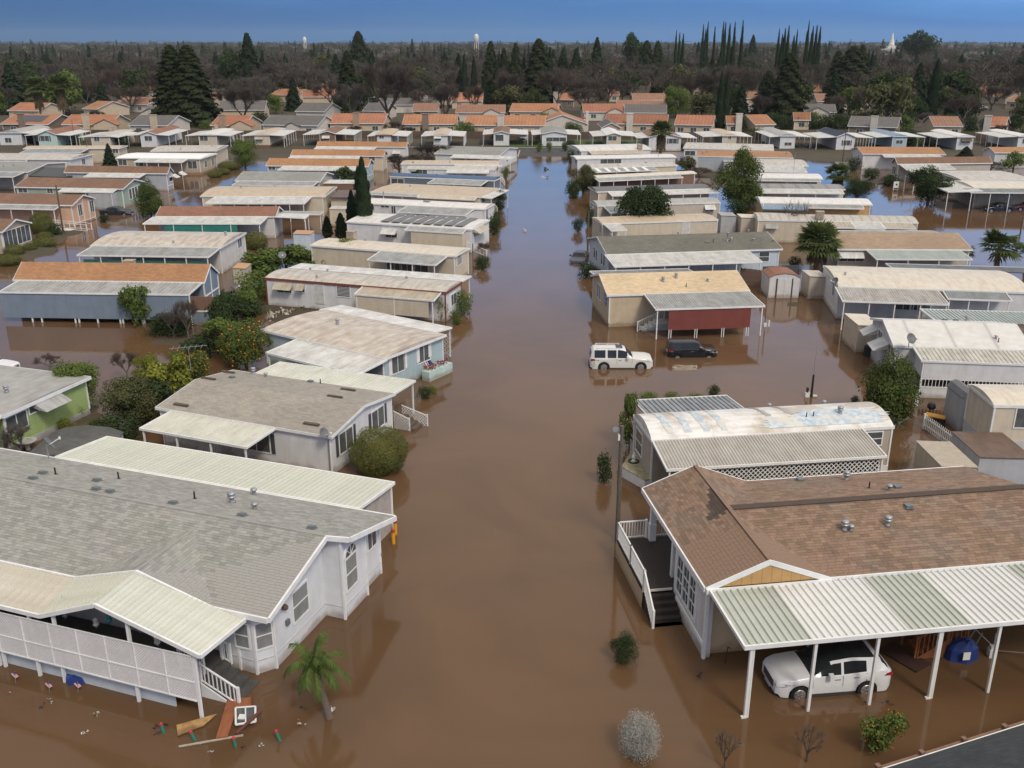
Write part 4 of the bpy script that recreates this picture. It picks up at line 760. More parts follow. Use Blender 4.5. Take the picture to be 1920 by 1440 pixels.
# ------------------------------------------------------------------ the white home in the left foreground
L1A = math.atan2(-3.85, 12.67)
f1 = Fr((-10.72, 31.28), L1A)
t1 = thing('mobile_home', (-10.72, 31.28, 0), L1A, 'large white home with grey shingle roof and white lattice porch in the left foreground', 'mobile home')
WL1 = wallm('white_panel', (.70, .71, .73), 'v', .12); SH1 = mat('grey_shingle_tab', (.325, .315, .295), (.262, .257, .243), scale=1.6, rough=.92, island=.34, bump=.5, bscale=60, c3=(.292, .296, .262)); UND = mat('roof_felt', (.13, .13, .125), rough=.95)
XL = -27.0; D1 = 9.2; YR = D1/2; ZE = 3.0; ZR = 4.2; BX0 = 4.9; BO = .95       # the back part of the street end stands proud by BO
def zr1(y): return ZE+(ZR-ZE)*(1-abs(y-YR)/YR)
# walls: main body, proud bay at the back, 45 degree corner bay at the front
m = MB(); wx = -.45; o1 = .35
pts = [(XL+.3, o1), (-1.75, o1), (-1.2, o1-.05), (wx-.5, o1-.05), (wx, o1+.55), (wx, BX0), (wx+BO, BX0), (wx+BO, 7.0), (wx+BO-.28, 7.25), (wx+BO-.28, D1-.3), (XL+.3, D1-.3)]
def wtop(x, y): return max(ZE-.12, min(zr1(max(0, min(D1, y)))-.14, 4.1))
P2 = []
for i in range(len(pts)):
    a = pts[i]; b = pts[(i+1) % len(pts)]; P2.append(a)
    if (a[1]-YR)*(b[1]-YR) < 0: t_ = (YR-a[1])/(b[1]-a[1]); P2.append((a[0]+(b[0]-a[0])*t_, YR))
for i in range(len(P2)):
    a = P2[i]; b = P2[(i+1) % len(P2)]; m.add([(a[0], a[1], -.6), (b[0], b[1], -.6), (b[0], b[1], wtop(*b)), (a[0], a[1], wtop(*a))], [(0, 1, 2, 3)])
m.build('wall', WL1, t1)
for x, y in ((wx-.5, o1-.05), (wx, o1+.55), (wx+BO, BX0), (wx+BO, 7.0), (wx+BO-.28, D1-.3), (-1.75, o1)): m = MB(); m.box(x-.05, x+.055, y-.055, y+.05, -.6, wtop(x, y)-.03); m.build('corner_board', WHITE, t1)
m = MB()   # seam where the skirting meets the siding
for a, b in zip(P2[:-1], P2[1:]):
    if a[0] > -3 or b[0] > -3: m.bar((a[0]+.012, a[1]-.012, .62), (b[0]+.012, b[1]-.012, .62), .03, .02)
m.build('skirting_seam', wallm('seam', (.5, .5, .5)), t1)
# cross gable
GX, GL, GR_, GZ = -5.95, -9.2, -2.5, 3.95; GY = (GZ-ZE)/(ZR-ZE)*YR
roof = MB(); acc = []
facets = [([(XL, 0, ZE), (GL, 0, ZE), (GX, GY, GZ), (GX, YR, ZR), (XL, YR, ZR)], (1, 0, 0), (0, YR, ZR-ZE)),
          ([(GX, GY, GZ), (GR_, 0, ZE), (0, 0, ZE), (0, YR, ZR), (GX, YR, ZR)], (1, 0, 0), (0, YR, ZR-ZE)),
          ([(GL, 0, ZE), (GX, 0, GZ), (GX, GY, GZ)], (0, 1, 0), (GX-GL, 0, GZ-ZE)),
          ([(GR_, 0, ZE), (GX, GY, GZ), (GX, 0, GZ)], (0, 1, 0), (GX-GR_, 0, GZ-ZE)),
          ([(XL, YR, ZR), (0, YR, ZR), (0, YR, ZR), (BO, BX0, zr1(BX0)), (BO, D1, ZE), (XL, D1, ZE)], (1, 0, 0), (0, -YR, ZR-ZE))]
for i, (pp, u, v) in enumerate(facets):
    pp = [p for k, p in enumerate(pp) if k == 0 or Vector(p) != Vector(pp[k-1])]
    roof.poly(pp); shingles(acc, pp, u, v, .34, .15, seed=i+1)
roof.build('roof', UND, t1); lay_shingles(acc, f1, t1, SH1, 300)
m = MB(); m.bar((XL, YR, ZR+.02), (0, YR, ZR+.02), .14, .02); m.bar((GX, 0, GZ+.02), (GX, GY, GZ+.02), .14, .02); m.build('ridge_cap', SH1, t1)
m = MB(); fa = .20
def fas(a, b, w=.05): 
    a = Vector(a); b = Vector(b); d = (b-a); d.z = 0; n_ = Vector((d.y, -d.x, 0)).normalized()*w
    m.add([a+Vector((0, 0, -fa)), b+Vector((0, 0, -fa)), b+Vector((0, 0, .03)), a+Vector((0, 0, .03)), a+n_+Vector((0, 0, -fa)), b+n_+Vector((0, 0, -fa)), b+n_+Vector((0, 0, .03)), a+n_+Vector((0, 0, .03))], [(0, 1, 2, 3), (7, 6, 5, 4), (3, 2, 6, 7), (0, 4, 5, 1), (0, 3, 7, 4), (1, 5, 6, 2)])
EDG = [(XL, 0, ZE), (GL, 0, ZE), (GX, 0, GZ), (GR_, 0, ZE), (0, 0, ZE), (0, YR, ZR), (BO, BX0, zr1(BX0)), (BO, D1, ZE), (XL, D1, ZE)]
for a, b in zip(EDG[:-1], EDG[1:]): fas(a, b, .09)
m.build('fascia', WHITE, t1)
# gable infill under the cross gable and soffit
m = MB(); m.poly([(GL, .25, ZE-.1), (GR_, .25, ZE-.1), (GX, .25, GZ-.1)]); m.build('gable_end', WL1, t1)
# front folded awning roof over the porch
AZ = .32; YO = -2.75
pk = f1.on_y(z1(390, 770), YO); rl = f1.on_y(z1(820, 980), YO); vl = f1.on_y(z1(165, 815), YO)
inn = [(XL, -.1, ZE-.05), (GL-.1, -.1, ZE-.05), (GX-.1, -.1, GZ-.1), (-1.0, -.1, ZE-.22)]
outp = [(XL, YO, vl.z+.05), (vl.x, YO, vl.z), (pk.x, YO, pk.z), (rl.x, YO, rl.z)]
PAN = mat('ivory_roof_pan', (.60, .61, .53), (.53, .53, .46), scale=1.5, rough=.45, objr=.08); PANB = mat('ivory_roof_pan_stained', (.57, .54, .46), (.48, .44, .36), scale=1.2, rough=.5, objr=.08)
for k, (mt_, n_) in enumerate(((PANB, 46), (PAN, 16), (PAN, 22))):
    a0, a1 = Vector(inn[k]), Vector(inn[k+1]); b0, b1_ = Vector(outp[k]), Vector(outp[k+1])
    for i in range(n_):
        t0_, t1_ = i/n_, (i+1)/n_; A = a0.lerp(a1, t0_); B = a0.lerp(a1, t1_); C = b0.lerp(b1_, t1_); D = b0.lerp(b1_, t0_); up = Vector((0, 0, .05))
        A2 = A.lerp(B, .72); D2 = D.lerp(C, .72); A3 = A.lerp(B, .8)+up; D3 = D.lerp(C, .8)+up; A4 = A.lerp(B, .94)+up; D4 = D.lerp(C, .94)+up; dn = Vector((0, 0, -.08)); dg = Vector((0, 0, .06)); q = MB(); o_ = A.copy()
        q.add([p-o_ for p in (A, D, D2, A2, D3, A3, D4, A4, C, B, A+dn, D+dn, C+dn, B+dn)], [(0, 1, 2, 3), (3, 2, 4, 5), (5, 4, 6, 7), (7, 6, 8, 9), (13, 12, 11, 10)])
        q.build('roof_panel', mt_, t1, M=Matrix.Translation(o_))
m = MB()
for a, b in zip(outp[:-1], outp[1:]): m.bar(Vector(a)+Vector((0, -.04, -.02)), Vector(b)+Vector((0, -.04, -.02)), .08, .17)
m.bar(Vector(inn[3])+Vector((.04, 0, 0)), Vector(outp[3])+Vector((.04, -.06, 0)), .09, .16); m.build('gutter', WHITE, t1)
# porch: posts, lattice wall, floor, clutter shadow
top = lambda x: 2.32+.0*(x)
pbase = [(835, 1225), (580, 1158), (290, 1070), (178, 1052), (38, 1015), (15, 1010)]
xs_ = [f1.on_z(z1(*p), 0).x for p in pbase]+[-13.2, -16, -19, -22, -25]
for x in xs_:
    zt = min(rl.z if x > -3 else 3.2, 3.2); zt = pk.z-.1 if abs(x-pk.x) < 1 else (rl.z+(pk.z-rl.z)*min(1, (rl.x-x)/(rl.x-pk.x)) if x > pk.x else vl.z+(pk.z-vl.z)*max(0, (x-vl.x)/(pk.x-vl.x)))-.12
    q = MB(); q.box(-.055, .055, -.055, .055, -.6, zt); q.build('porch_post', WHITE, t1, M=Matrix.Translation((x, YO+.1, 0)))
xr_ = xs_[0]-.03; lt = f1.on_y(z1(790, 985), YO); lt2 = f1.on_y(z1(5, 805), YO); lb = f1.on_y(z1(820, 1170), YO); lb2 = f1.on_y(z1(0, 960), YO)
zl = lambda x, a, b: a.z+(b.z-a.z)*(x-a.x)/(b.x-a.x)
poly = [(XL+.5, zl(XL+.5, lb, lb2)), (xr_, lb.z), (xr_, lt.z), (XL+.5, zl(XL+.5, lt, lt2))]
LATM = mat('lattice_white', (.78, .75, .75), (.70, .67, .67), scale=2, rough=.6)
lattice(poly, lambda a, b, dp: Vector((a, YO+dp, b)), t1, LATM, .078, .046)
q = MB()
for f_ in (0, .42, 1):
    q.bar((xr_, YO-.01, lb.z+(lt.z-lb.z)*f_), (XL+.5, YO-.01, poly[0][1]+(poly[3][1]-poly[0][1])*f_), .03, .05)
x = xr_-1.25
while x > XL+.6: q.bar((x, YO-.012, zl(x, lb, lb2)), (x, YO-.012, zl(x, lt, lt2)), .05, .03); x -= 1.35
q.build('lattice_frame', WHITE, t1)
m = MB(); m.box(XL+.5, -2.3, YO+.25, .3, .62, .72); m.build('porch_floor', mat('porch_boards', (.10, .095, .09), (.07, .065, .06), rough=.9), t1)
sb0 = f1.on_z(z1(745, 1165), 0)
m = MB(); m.box(XL+.5, sb0.x, YO+.3, YO+.36, -.6, .62); m.build('porch_skirt', mat('pale_blue_skirt', (.52, .56, .60), (.45, .48, .52), scale=2), t1)
for i, x in enumerate((-4.0, -4.9, -6.2, -7.1, -8.4)):
    c_ = f1.w(x, -1.6+.2*(i % 2), 2.25+.25*(i % 3)); t_ = thing('hanging_ornament', (c_.x, c_.y, c_.z), 0, ['first', 'second', 'third', 'fourth', 'fifth'][i]+' from the right of the pale ornaments hanging under the folded porch roof', 'ornament', 'ornaments hanging in the porch'); q = MB(); q.tube((0, 0, .1), (0, 0, .75), .008, .008, 4); q.build('cord', STEEL, t_); q = MB(); q.lathe([(.02, .1), (.11, .02), (.09, -.1), (.13, -.2), (.03, -.34)], 8); q.build('bell', (WHITE, STEEL, mat('teal_glaze', (.05, .25, .25)))[i % 3], t_)
# steps going down beside the lattice end
STEP = mat('dark_step_tread', (.06, .058, .055), (.09, .085, .08), rough=.9)
for k in range(4):
    q = MB(); q.box(-2.3+.42*k, -1.86+.42*k, -1.5, -.1, -.4, .60-.19*k); q.build('step', STEP, t1)
railing(t1, (-2.2, -1.55, .62), (-.55, -1.55, -.12), .85, 9, name='stair_rail'); railing(t1, (-3.4, -1.2, .72), (-2.3, -1.2, .72), .9, 8, name='porch_rail'); railing(t1, (-2.3, -.05, .62), (-1.9, -.05, .5), .9, 3, name='stair_rail')
q = MB(); q.prism([(-2.2, -1.62, .62), (-.5, -1.62, -.2), (-.5, -1.62, -.45), (-2.2, -1.62, -.1)], (0, .06, 0)); q.build('stringer', WHITE, t1)
# windows of the street end
def putwin(par, x, y, z, ang, w, h, kind, gm=BLIND, arch=False, fw=None):
    M = Matrix.Translation((x, y, z)) @ Matrix.Rotation(R(ang), 4, 'Z')
    o = put('window', cached(('w', w, h, kind, 'W'), lambda: window_mesh(w, h, kind, [WHITE, SHUT])), par, M); put('pane', cached(('p', w, h, gm.name), lambda: pane_mesh(w, h, gm)), o)
    if arch:
        q = MB(); r = w/2; n_ = 14
        for i in range(n_):
            a, b = math.pi*i/n_, math.pi*(i+1)/n_; c_, s_, c2_, s2_ = math.cos(a), math.sin(a), math.cos(b), math.sin(b)
            q.prism([(r*c_, -.06, h/2+.1+r*s_), ((r+.1)*c_, -.06, h/2+.1+(r+.1)*s_), ((r+.1)*c2_, -.06, h/2+.1+(r+.1)*s2_), (r*c2_, -.06, h/2+.1+r*s2_)], (0, .06, 0))
            q.prism([(0, -.03, h/2+.1), (r*c_, -.03, h/2+.1+r*s_), (r*c2_, -.03, h/2+.1+r*s2_)], (0, .02, 0), 1)
        for a in (45, 90, 135): q.bar((0, -.04, h/2+.1), (r*math.cos(R(a)), -.04, h/2+.1+r*math.sin(R(a))), .03)
        put('fanlight', q.mesh('fanlight', [WHITE, GLASS]), par, M)
    return o
wq = f1.on_x(z1(1227, 760), wx); putwin(t1, wx, wq.y, wq.z, 90, 1.15, 1.35, 'hung')
wq = f1.on_x(z1(1430, 640), wx+BO); putwin(t1, wx+BO, max(wq.y, BX0+.75), wq.z, 90, .95, 1.5, 'hung', arch=True)
wq = f1.on_x(z1(1497, 510), wx+BO-.28); putwin(t1, wx+BO-.28, 8.15, wq.z, 90, .8, 1.2, 'slider', gm=GLASS)
putwin(t1, wx-.25, o1+.25, 1.72, 50.2, .62, 1.15, 'hung'); putwin(t1, wx-1.05, o1-.05, 1.72, 0, .6, 1.1, 'hung')
wq = f1.on_x(z1(1158, 790), wx); q = MB(); q.lathe([(.0, 0), (.12, .03), (.14, .12), (.1, .2), (.02, .26)], 10, (wx+.1, max(wq.y, 1.0), wq.z)); q.build('wall_lamp', mat('dark_bronze', (.12, .08, .06)), t1)
wq = f1.on_x(z1(1172, 842), wx); q = MB(); q.box(wx, wx+.12, max(wq.y, 1.15)-.1, max(wq.y, 1.15)+.1, wq.z-.12, wq.z+.12); q.build('meter_box', mat('meter_grey', (.16, .17, .18)), t1)
wq = f1.on_x(z1(1527, 605), wx+BO-.28); q = MB(); q.box(wx+BO-.28, wx+BO-.2, 8.9, 9.0, .9, 1.1); q.build('tap_box', GREYV, t1)
# back carport
q0 = f1.on_z(z1(1597, 280), 2.62); q1 = f1.on_z(z1(438, 88), 2.62); dep = (q0.y+q1.y)/2-D1; n_ = 62; x0_, x1_ = q1.x, q0.x+.1
zi_, zo_ = ZE-.02, 2.62
pw = (x1_-x0_)/n_; q = MB(); up = .07
q.add([(0, 0, 0), (0, dep, zo_-zi_), (pw*.7, dep, zo_-zi_), (pw*.7, 0, 0), (pw*.78, dep, zo_-zi_+up), (pw*.78, 0, up), (pw*.90, dep, zo_-zi_+up), (pw*.90, 0, up), (pw, dep, zo_-zi_-.09), (pw, 0, -.09), (0, 0, -.1), (0, dep, zo_-zi_-.1), (pw, dep, zo_-zi_-.1), (pw, 0, -.1)], [(3, 2, 1, 0), (5, 4, 2, 3), (7, 6, 4, 5), (9, 8, 6, 7), (10, 11, 12, 13)])
me = q.mesh('roof_panel', PAN)
for i in range(n_): put('roof_panel', me, t1, Matrix.Translation((x0_+pw*i, D1+.1, zi_)))
m = MB(); m.bar((x0_-.05, D1+.1+dep, zo_), (x1_+.05, D1+.1+dep, zo_), .09, .16); m.bar((x1_+.03, D1+.1, zi_), (x1_+.03, D1+.1+dep, zo_), .08, .15); m.bar((x0_-.03, D1+.1, zi_), (x0_-.03, D1+.1+dep, zo_), .08, .15); m.bar((x0_, D1+.12, zi_+.05), (x1_, D1+.12, zi_+.05), .08, .07); m.build('gutter', WHITE, t1)
for i in range(7):
    x = x1_-.15-i*(x1_-x0_-.3)/6; q = MB(); q.box(-.06, .06, -.06, .06, -.6, zo_-.08); q.build('carport_post', WHITE, t1, M=Matrix.Translation((x, D1+dep, 0)))
q = MB(); q.box(x1_-.2, x1_-.15, D1-.3, D1+dep, -.5, 2.55); q.build('carport_screen', mat('beige_screen', (.42, .38, .34)), t1)
# roof fittings
for (px_, py_, kd) in ((175, 237, 'box'), (135, 259, 'box'), (397, 267, 'box'), (393, 303, 'box'), (450, 313, 'box'), (708, 360, 'box'), (990, 410, 'box'), (1275, 462, 'box'), (228, 240, 'pipe'), (486, 258, 'pipe'), (797, 340, 'pipe'), (1040, 322, 'cap'), (950, 355, 'turbine'), (1043, 382, 'cap')):
    z = 3.6
    for _ in range(6): wq = f1.on_z(z1(px_, py_), z); z = zr1(max(0, min(D1, wq.y)))
    sl = -math.atan((ZR-ZE)/YR) if wq.y > YR else math.atan((ZR-ZE)/YR)
    nm = {'turbine': 'roof_turbine', 'cap': 'roof_vent', 'pipe': 'vent_pipe', 'box': 'roof_vent'}[kd]
    put(nm, cached(('v', kd), lambda: vent_mesh(kd).mesh(nm, globals()[VMAT[kd]])), t1, Matrix.Translation((wq.x, wq.y, z+.02)) @ (Matrix.Rotation(sl, 4, 'X') if kd == 'box' else Matrix.Scale(1.15, 4)))

# ------------------------------------------------------------------ the brown roofed home in the right foreground
R1A = R(11); f2 = Fr((6.33, 33.6), R1A)
t2 = thing('mobile_home', (6.33, 33.6, 0), R1A, 'tan home with brown shingle roof, corner deck and striped carport in the right foreground', 'mobile home')
SH2 = mat('brown_shingle_tab', (.250, .165, .114), (.195, .130, .092), scale=2, rough=.92, island=.45, bump=.5, bscale=60, c3=(.21, .155, .12)); SH3 = mat('stained_shingle_tab', (.085, .062, .05), (.07, .052, .042), scale=2, rough=.92, island=.3, bump=.4)
W2 = wallm('sand', (.52, .40, .26), 'v', .15); E2 = 3.35; Z2 = 4.4; DD = 9.1; Y2 = DD/2; CX = 2.6; XE = 17.0; VX = 5.3
roof = MB(); acc = []
HY0 = 4.6
facets = [([(0, 0, E2), (CX, 0, Z2), (CX, DD, Z2), (0, DD, E2)], (0, 1, 0), (CX, 0, Z2-E2)),
          ([(VX, 0, E2), (XE+3, 0, E2), (XE, Y2, Z2), (CX, Y2, Z2)], (1, 0, 0), (0, Y2, Z2-E2)),
          ([(CX, 0, Z2), (VX, 0, E2), (CX, Y2, Z2)], (0, 1, 0), (CX-VX, 0, Z2-E2)),
          ([(VX, DD, E2), (CX, DD, Z2), (CX, Y2, Z2)], (0, 1, 0), (CX-VX, 0, Z2-E2)),
          ([(CX, Y2, Z2), (XE, Y2, Z2), (XE, DD, E2), (VX, DD, E2)], (1, 0, 0), (0, -Y2, Z2-E2))]
for i, (pp, u, v) in enumerate(facets): roof.poly(pp); shingles(acc, pp, u, v, .36, .17, seed=20+i)
roof.build('roof', mat('roof_felt_brown', (.10, .07, .055), rough=.95), t2)
acc2 = [a for a in acc if not (a[0][0].x < CX-.1 and 4.1 < a[0][0].y < 6.9 and a[0][0].x > CX-.1-1.0*(6.9-a[0][0].y)/2.8)]
dk = [a for a in acc if a not in acc2]
lay_shingles(acc2, f2, t2, SH2, 300)
m = MB()
for top_, bot_ in dk: k_ = len(top_); m.add(top_+bot_, [tuple(range(k_))]+[(i, i+k_, (i+1) % k_+k_, (i+1) % k_) for i in range(k_)])
tag(m.build('shingle', SH3, t2), kind='stuff')
m = MB(); m.bar((CX, Y2, Z2+.03), (XE, Y2, Z2+.03), .40, .03); m.build('ridge_cap', SH3, t2); m = MB(); m.bar((CX, 0, Z2+.035), (CX, DD, Z2+.035), .2, .03); m.build('ridge_cap', SH2, t2)
m = MB(); fa = .2
for a, b in (((0, DD, E2), (0, 0, E2)), ((0, 0, E2), (CX, 0, Z2)), ((CX, 0, Z2), (VX, 0, E2)), ((VX, 0, E2), (XE+3, 0, E2)), ((VX, DD, E2), (CX, DD, Z2)), ((CX, DD, Z2), (0, DD, E2)), ((XE, DD, E2), (VX, DD, E2))): fas(a, b, .07)
m.box(0, VX, -.16, -.07, E2-.22, E2-.0); m.build('fascia', WHITE, t2)
m = MB(); m.poly([(.55, -.03, E2+.02), (VX-.55, -.03, E2+.02), (CX, -.03, Z2-.24)]); o = m.build('gable_end', mat('ochre_boards', (.50, .30, .12), (.44, .26, .1), scale=2, rough=.6, wave=('X', .42, .6, 60)), t2)
# walls
m = MB(); o1 = .3
wp2 = [(.42, o1), (XE+2.6, o1), (XE-.2, DD-.3), (2.1, DD-.3), (2.1, 4.2), (.42, 4.2)]
for i in range(len(wp2)):
    a = wp2[i]; b = wp2[(i+1) % len(wp2)]; m.add([(a[0], a[1], -.6), (b[0], b[1], -.6), (b[0], b[1], E2-.1), (a[0], a[1], E2-.1)], [(0, 1, 2, 3)])
m.add([(a[0], a[1], E2-.101) for a in wp2], [tuple(range(6))]); m.build('wall', W2, t2)
m = MB(); m.box(.12, .42, .05, 3.9, -.6, E2-.12); m.build('bay_wall', wallm('white_bay', (.64, .62, .62), 'v', .45), t2)
for y in (.05, 3.9): m = MB(); m.box(.08, .2, y-.09, y+.09, -.6, E2-.1); m.build('corner_board', WHITE, t2)
m = MB(); m.box(.06, .12, .05, 3.9, .55, .72); m.build('sill_board', WHITE, t2)
def bigwin():
    m = MB(); w, h = 2.5, 1.75; t = .09; m.box(-w/2-t, w/2+t, -.06, 0, h/2, h/2+t); m.box(-w/2-t, w/2+t, -.06, 0, -h/2-t, -h/2)
    for i in range(4): x = -w/2+w*i/3; m.box(x-.07, x+.07, -.06, 0, -h/2, h/2)
    for i in range(1, 3): z = -h/2+h*i/3; m.box(-w/2, w/2, -.045, 0, z-.025, z+.025)
    for i in range(3): x = -w/2+w*(i+.5)/3; m.box(x-.012, x+.012, -.04, 0, -h/2, h/2)
    return m.mesh('window', WHITE)
wq = f2.on_x(z2(435, 660), .12); bw = put('window', bigwin(), t2, Matrix.Translation((.12, wq.y, 1.95)) @ Matrix.Rotation(R(-90), 4, 'Z')); put('pane', pane_mesh(2.5, 1.75, GLASS), bw)
m = MB(); wq = f2.on_x(z2(240, 530), 2.1); m.box(2.04, 2.1, 5.5, 6.5, .9, 2.9); m.build('door', mat('door_white', (.6, .6, .6)), t2)
# deck with railings, steps and tan skirt
DK = mat('dark_deck_boards', (.045, .032, .030), (.03, .022, .022), scale=3, rough=.75, stretch=(1, 8, 1)); dz = .95; dx0 = -1.35; dy0, dy1 = 3.95, 8.6
for i in range(24):
    x = dx0+i*(2.08-dx0)/24; q = MB(); w_ = (2.08-dx0)/24-.012; y0_ = dy0 if x < .1 else 4.22; q.box(0, w_, y0_, dy1, dz-.04, dz); q.build('deck_board', DK, t2, M=Matrix.Translation((x, 0, 0)))
m = MB(); m.box(dx0-.02, dx0, dy0, dy1, -.6, dz-.12); m.box(dx0, 2.0, dy1, dy1+.03, -.6, dz-.1); m.build('deck_skirt', W2, t2); m = MB(); m.box(dx0-.03, 0, dy0-.03, dy0, dz-.1, dz+.015); m.build('deck_edge', CREAMT, t2)
for k in range(5): q = MB(); q.box(dx0+.05, .08, dy0-.3*(k+1), dy0-.3*k-.02, -.5, dz-.19*(k+1)); q.build('step', DK, t2)
railing(t2, (dx0+.05, dy1-.05, dz), (dx0+.05, 6.2, dz), .95, 16, name='deck_rail'); railing(t2, (dx0+.05, 6.2, dz), (dx0+.05, dy0+.05, dz), .95, 15, name='deck_rail'); railing(t2, (dx0+.05, dy0, dz), (dx0+.05, dy0-1.55, -.1), .95, 11, name='stair_rail'); railing(t2, (dx0+.05, dy1-.05, dz), (.1, dy1-.05, dz), .95, 10, name='deck_rail'); railing(t2, (.5, dy1-.05, dz), (2.0, dy1-.05, dz), .95, 11, name='deck_rail')
for y in (8.3, 4.9):
    q = MB(); q.box(.22, .46, y-.12, y+.12, dz, E2-.15); q.box(.18, .5, y-.16, y+.16, dz, dz+.9) if y > 8 else None; q.build('porch_column', WHITE, t2)
q = MB(); q.box(.3, .4, 4.4, DD-.2, E2-.35, E2-.12); q.build('porch_beam', WHITE, t2)
# striped carport: every pan a part
yo = -3.72; n_ = 58; x0_ = .18; zi_ = E2-.1; zo_ = 3.2; pw = .29
PG = mat('greenish_roof_pan', (.47, .49, .44), (.41, .43, .38), scale=1.4, rough=.5, objr=.08); PWH = mat('white_roof_pan', (.68, .68, .66), (.62, .62, .6), scale=1.4, rough=.45, objr=.06); PSH = mat('translucent_roof_pan', (.60, .62, .58), rough=.3)
def panm(mt_):
    q = MB(); dz_ = zo_-zi_; q.add([(0, 0, 0), (0, yo, dz_), (pw*.64, yo, dz_), (pw*.64, 0, 0), (pw*.74, yo, dz_+up), (pw*.74, 0, up), (pw*.92, yo, dz_+up), (pw*.92, 0, up), (pw, yo, dz_-.06), (pw, 0, -.06), (0, 0, -.08), (0, yo, dz_-.08), (pw, yo, dz_-.08), (pw, 0, -.08)], [(0, 1, 2, 3), (3, 2, 4, 5), (5, 4, 6, 7), (7, 6, 8, 9), (13, 12, 11, 10)]); return q.mesh('roof_panel', mt_)
mg, mw = panm(PG), panm(PWH)
for i in range(n_):
    k = i % 22; put('roof_panel', mg if (k < 9) else mw, t2, Matrix.Translation((x0_+pw*i, -.1, zi_)))
m = MB(); m.bar((x0_-.05, yo-.1, zo_-.02), (x0_+pw*n_, yo-.1, zo_-.02), .09, .17); m.bar((x0_-.03, -.1, zi_), (x0_-.03, yo-.1, zo_-.01), .08, .15); m.build('gutter', WHITE, t2)
for p in ((690, 1222), (965, 1195), (1232, 1168), (1492, 1138), (1750, 1115), (2010, 1088)):
    wq = f2.on_z(z2(*p), 0); q = MB(); q.box(-.055, .055, -.055, .055, -.6, zo_-.1); q.build('carport_post', WHITE, t2, M=Matrix.Translation((wq.x, yo+.0, 0)))
    if p[0] in (690, 1492): q = MB(); q.box(.07, .13, -.04, .04, -.3, zo_-.1); q.box(-.16, .05, -.07, .05, -.02, .07); q.build('downpipe', WHITE, t2, M=Matrix.Translation((wq.x, yo, 0)))
for px_, py_, kd in ((1122, 405, 'turbine'), (1150, 408, 'cap'), (1310, 385, 'turbine'), (930, 190, 'box'), (1130, 185, 'turbine'), (1318, 232, 'cap'), (1230, 222, 'pipe'), (1352, 222, 'box'), (1400, 305, 'box')):
    z = 3.8
    for _ in range(6): wq = f2.on_z(z2(px_, py_), z); y = max(0, min(DD, wq.y)); z = E2+(Z2-E2)*(1-abs(y-Y2)/Y2)
    nm = {'turbine': 'roof_turbine', 'cap': 'roof_vent', 'pipe': 'vent_pipe', 'box': 'roof_vent'}[kd]
    put(nm, cached(('v', kd), lambda: vent_mesh(kd).mesh(nm, globals()[VMAT[kd]])), t2, Matrix.Translation((wq.x, wq.y, z+.02)))
# ------------------------------------------------------------------ last row of the park: homes seen end-on with a carport on each side
def proj(w):
    d = Vector(w)-Vector((0, 0, CH)); r = d.dot(RX); f = d.dot(FY); z = d.z; zc = f*cp_-z*sp_; yc = -(f*sp_+z*cp_); return (960+CF*r/zc, 720+CF*yc/zc)
def endhome(label, zf, xl, xr, ye, wall, rm, roof='gable', rise=.7, ln=15, ze=3.15, la=None, ra=None, lc='white', rc='white', win=None, hood=None, base=None, gm=None, wk='slider', trim=None):
    a = wp(zf(xr, ye), ze); b = a+FY*ln; w = a-wp(zf(xl, ye), ze)
    W = w.length
    h = Home(label, z0, proj(a), proj(b), w=W, ze=ze, rise=rise, roof=roof, wall=wall, rm=rm, zb=-.2, base=base, trim=trim)
    W = h.W
    if ra:      # (px outer, posts)
        q = h.fr.on_z(zf(ra[0], ye+4), ze-.3); h.aw('F', None, None, d=max(1.2, min(4.5, h.oh-q.y)), xr=(.4, ln*.8), posts=ra[1], mt=rc, pz=-.1, zo=ze-.3)
    if la:
        q = h.fr.on_z(zf(la[0], ye+4), ze-.3); h.aw('B', None, None, d=max(1.2, min(4.5, q.y-h.W+h.oh)), xr=(.4, ln*.8), posts=la[1], mt=lc, pz=-.1, zo=ze-.3)
    if win: h.zf = zf; h.win('L', win[0], win[1], win[2], win[3], wk)
    if hood: h.zf = zf; h.hood('L', hood[0], hood[1], hood[2], .8, hood[3])
    return h
H = endhome
H('grey white end home at the far left with open white carport', z8, 0-20, 150, 110, Wwhite, Mgrey, 'arch', .5, la=None, ra=(265, 4), win=(60, 165, 1.5, 1.1))
H('mint end home with white shuttered picture window and brown roof', z8, 262, 405, 122, Wmint, Sred, rise=.9, la=(200, 4), ra=(525, 5), win=(322, 152, 2.0, 1.2), wk='shut')
H('cream end home with orange brown cooler box on its white roof', z8, 645, 790, 135, Wcream, Mdirty, 'flat', .2, la=(585, 4), ra=(870, 4), win=(697, 155, 1.2, 1.0)).vent(700, 100, 'cooler')
H('tall white end home with long red brown roof beside the white carport', z8, 1000, 1125, 122, Wwhite, Sred, rise=.7, ra=(1230, 4), la=(935, 3), win=(1068, 152, 1.7, 1.1), ln=18)
H('cream end home with a car parked under its right carport', z8, 1420, 1560, 125, Wcrh, Mwhite, 'flat', .2, la=(1348, 4), ra=(1670, 5), win=(1468, 152, 1.8, 1.1)).vent(1560, 75, 'cooler')
H('cream end home with red brick skirting and small window awning', b1, 128, 242, 120, Wcream, Mtan, 'flat', .2, la=(60, 3), ra=(350, 6), hood=(170, 142, 1.8, 'beige'), win=(170, 150, 1.5, .8), base=(.8, BRICK), ln=17)
H('brown end home with white window awning and two open carports', b1, 580, 700, 112, Wbrown, Sbrown, rise=.6, la=(482, 6), ra=(835, 7), hood=(632, 135, 1.8, 'white'), win=(635, 150, 1.4, .6))
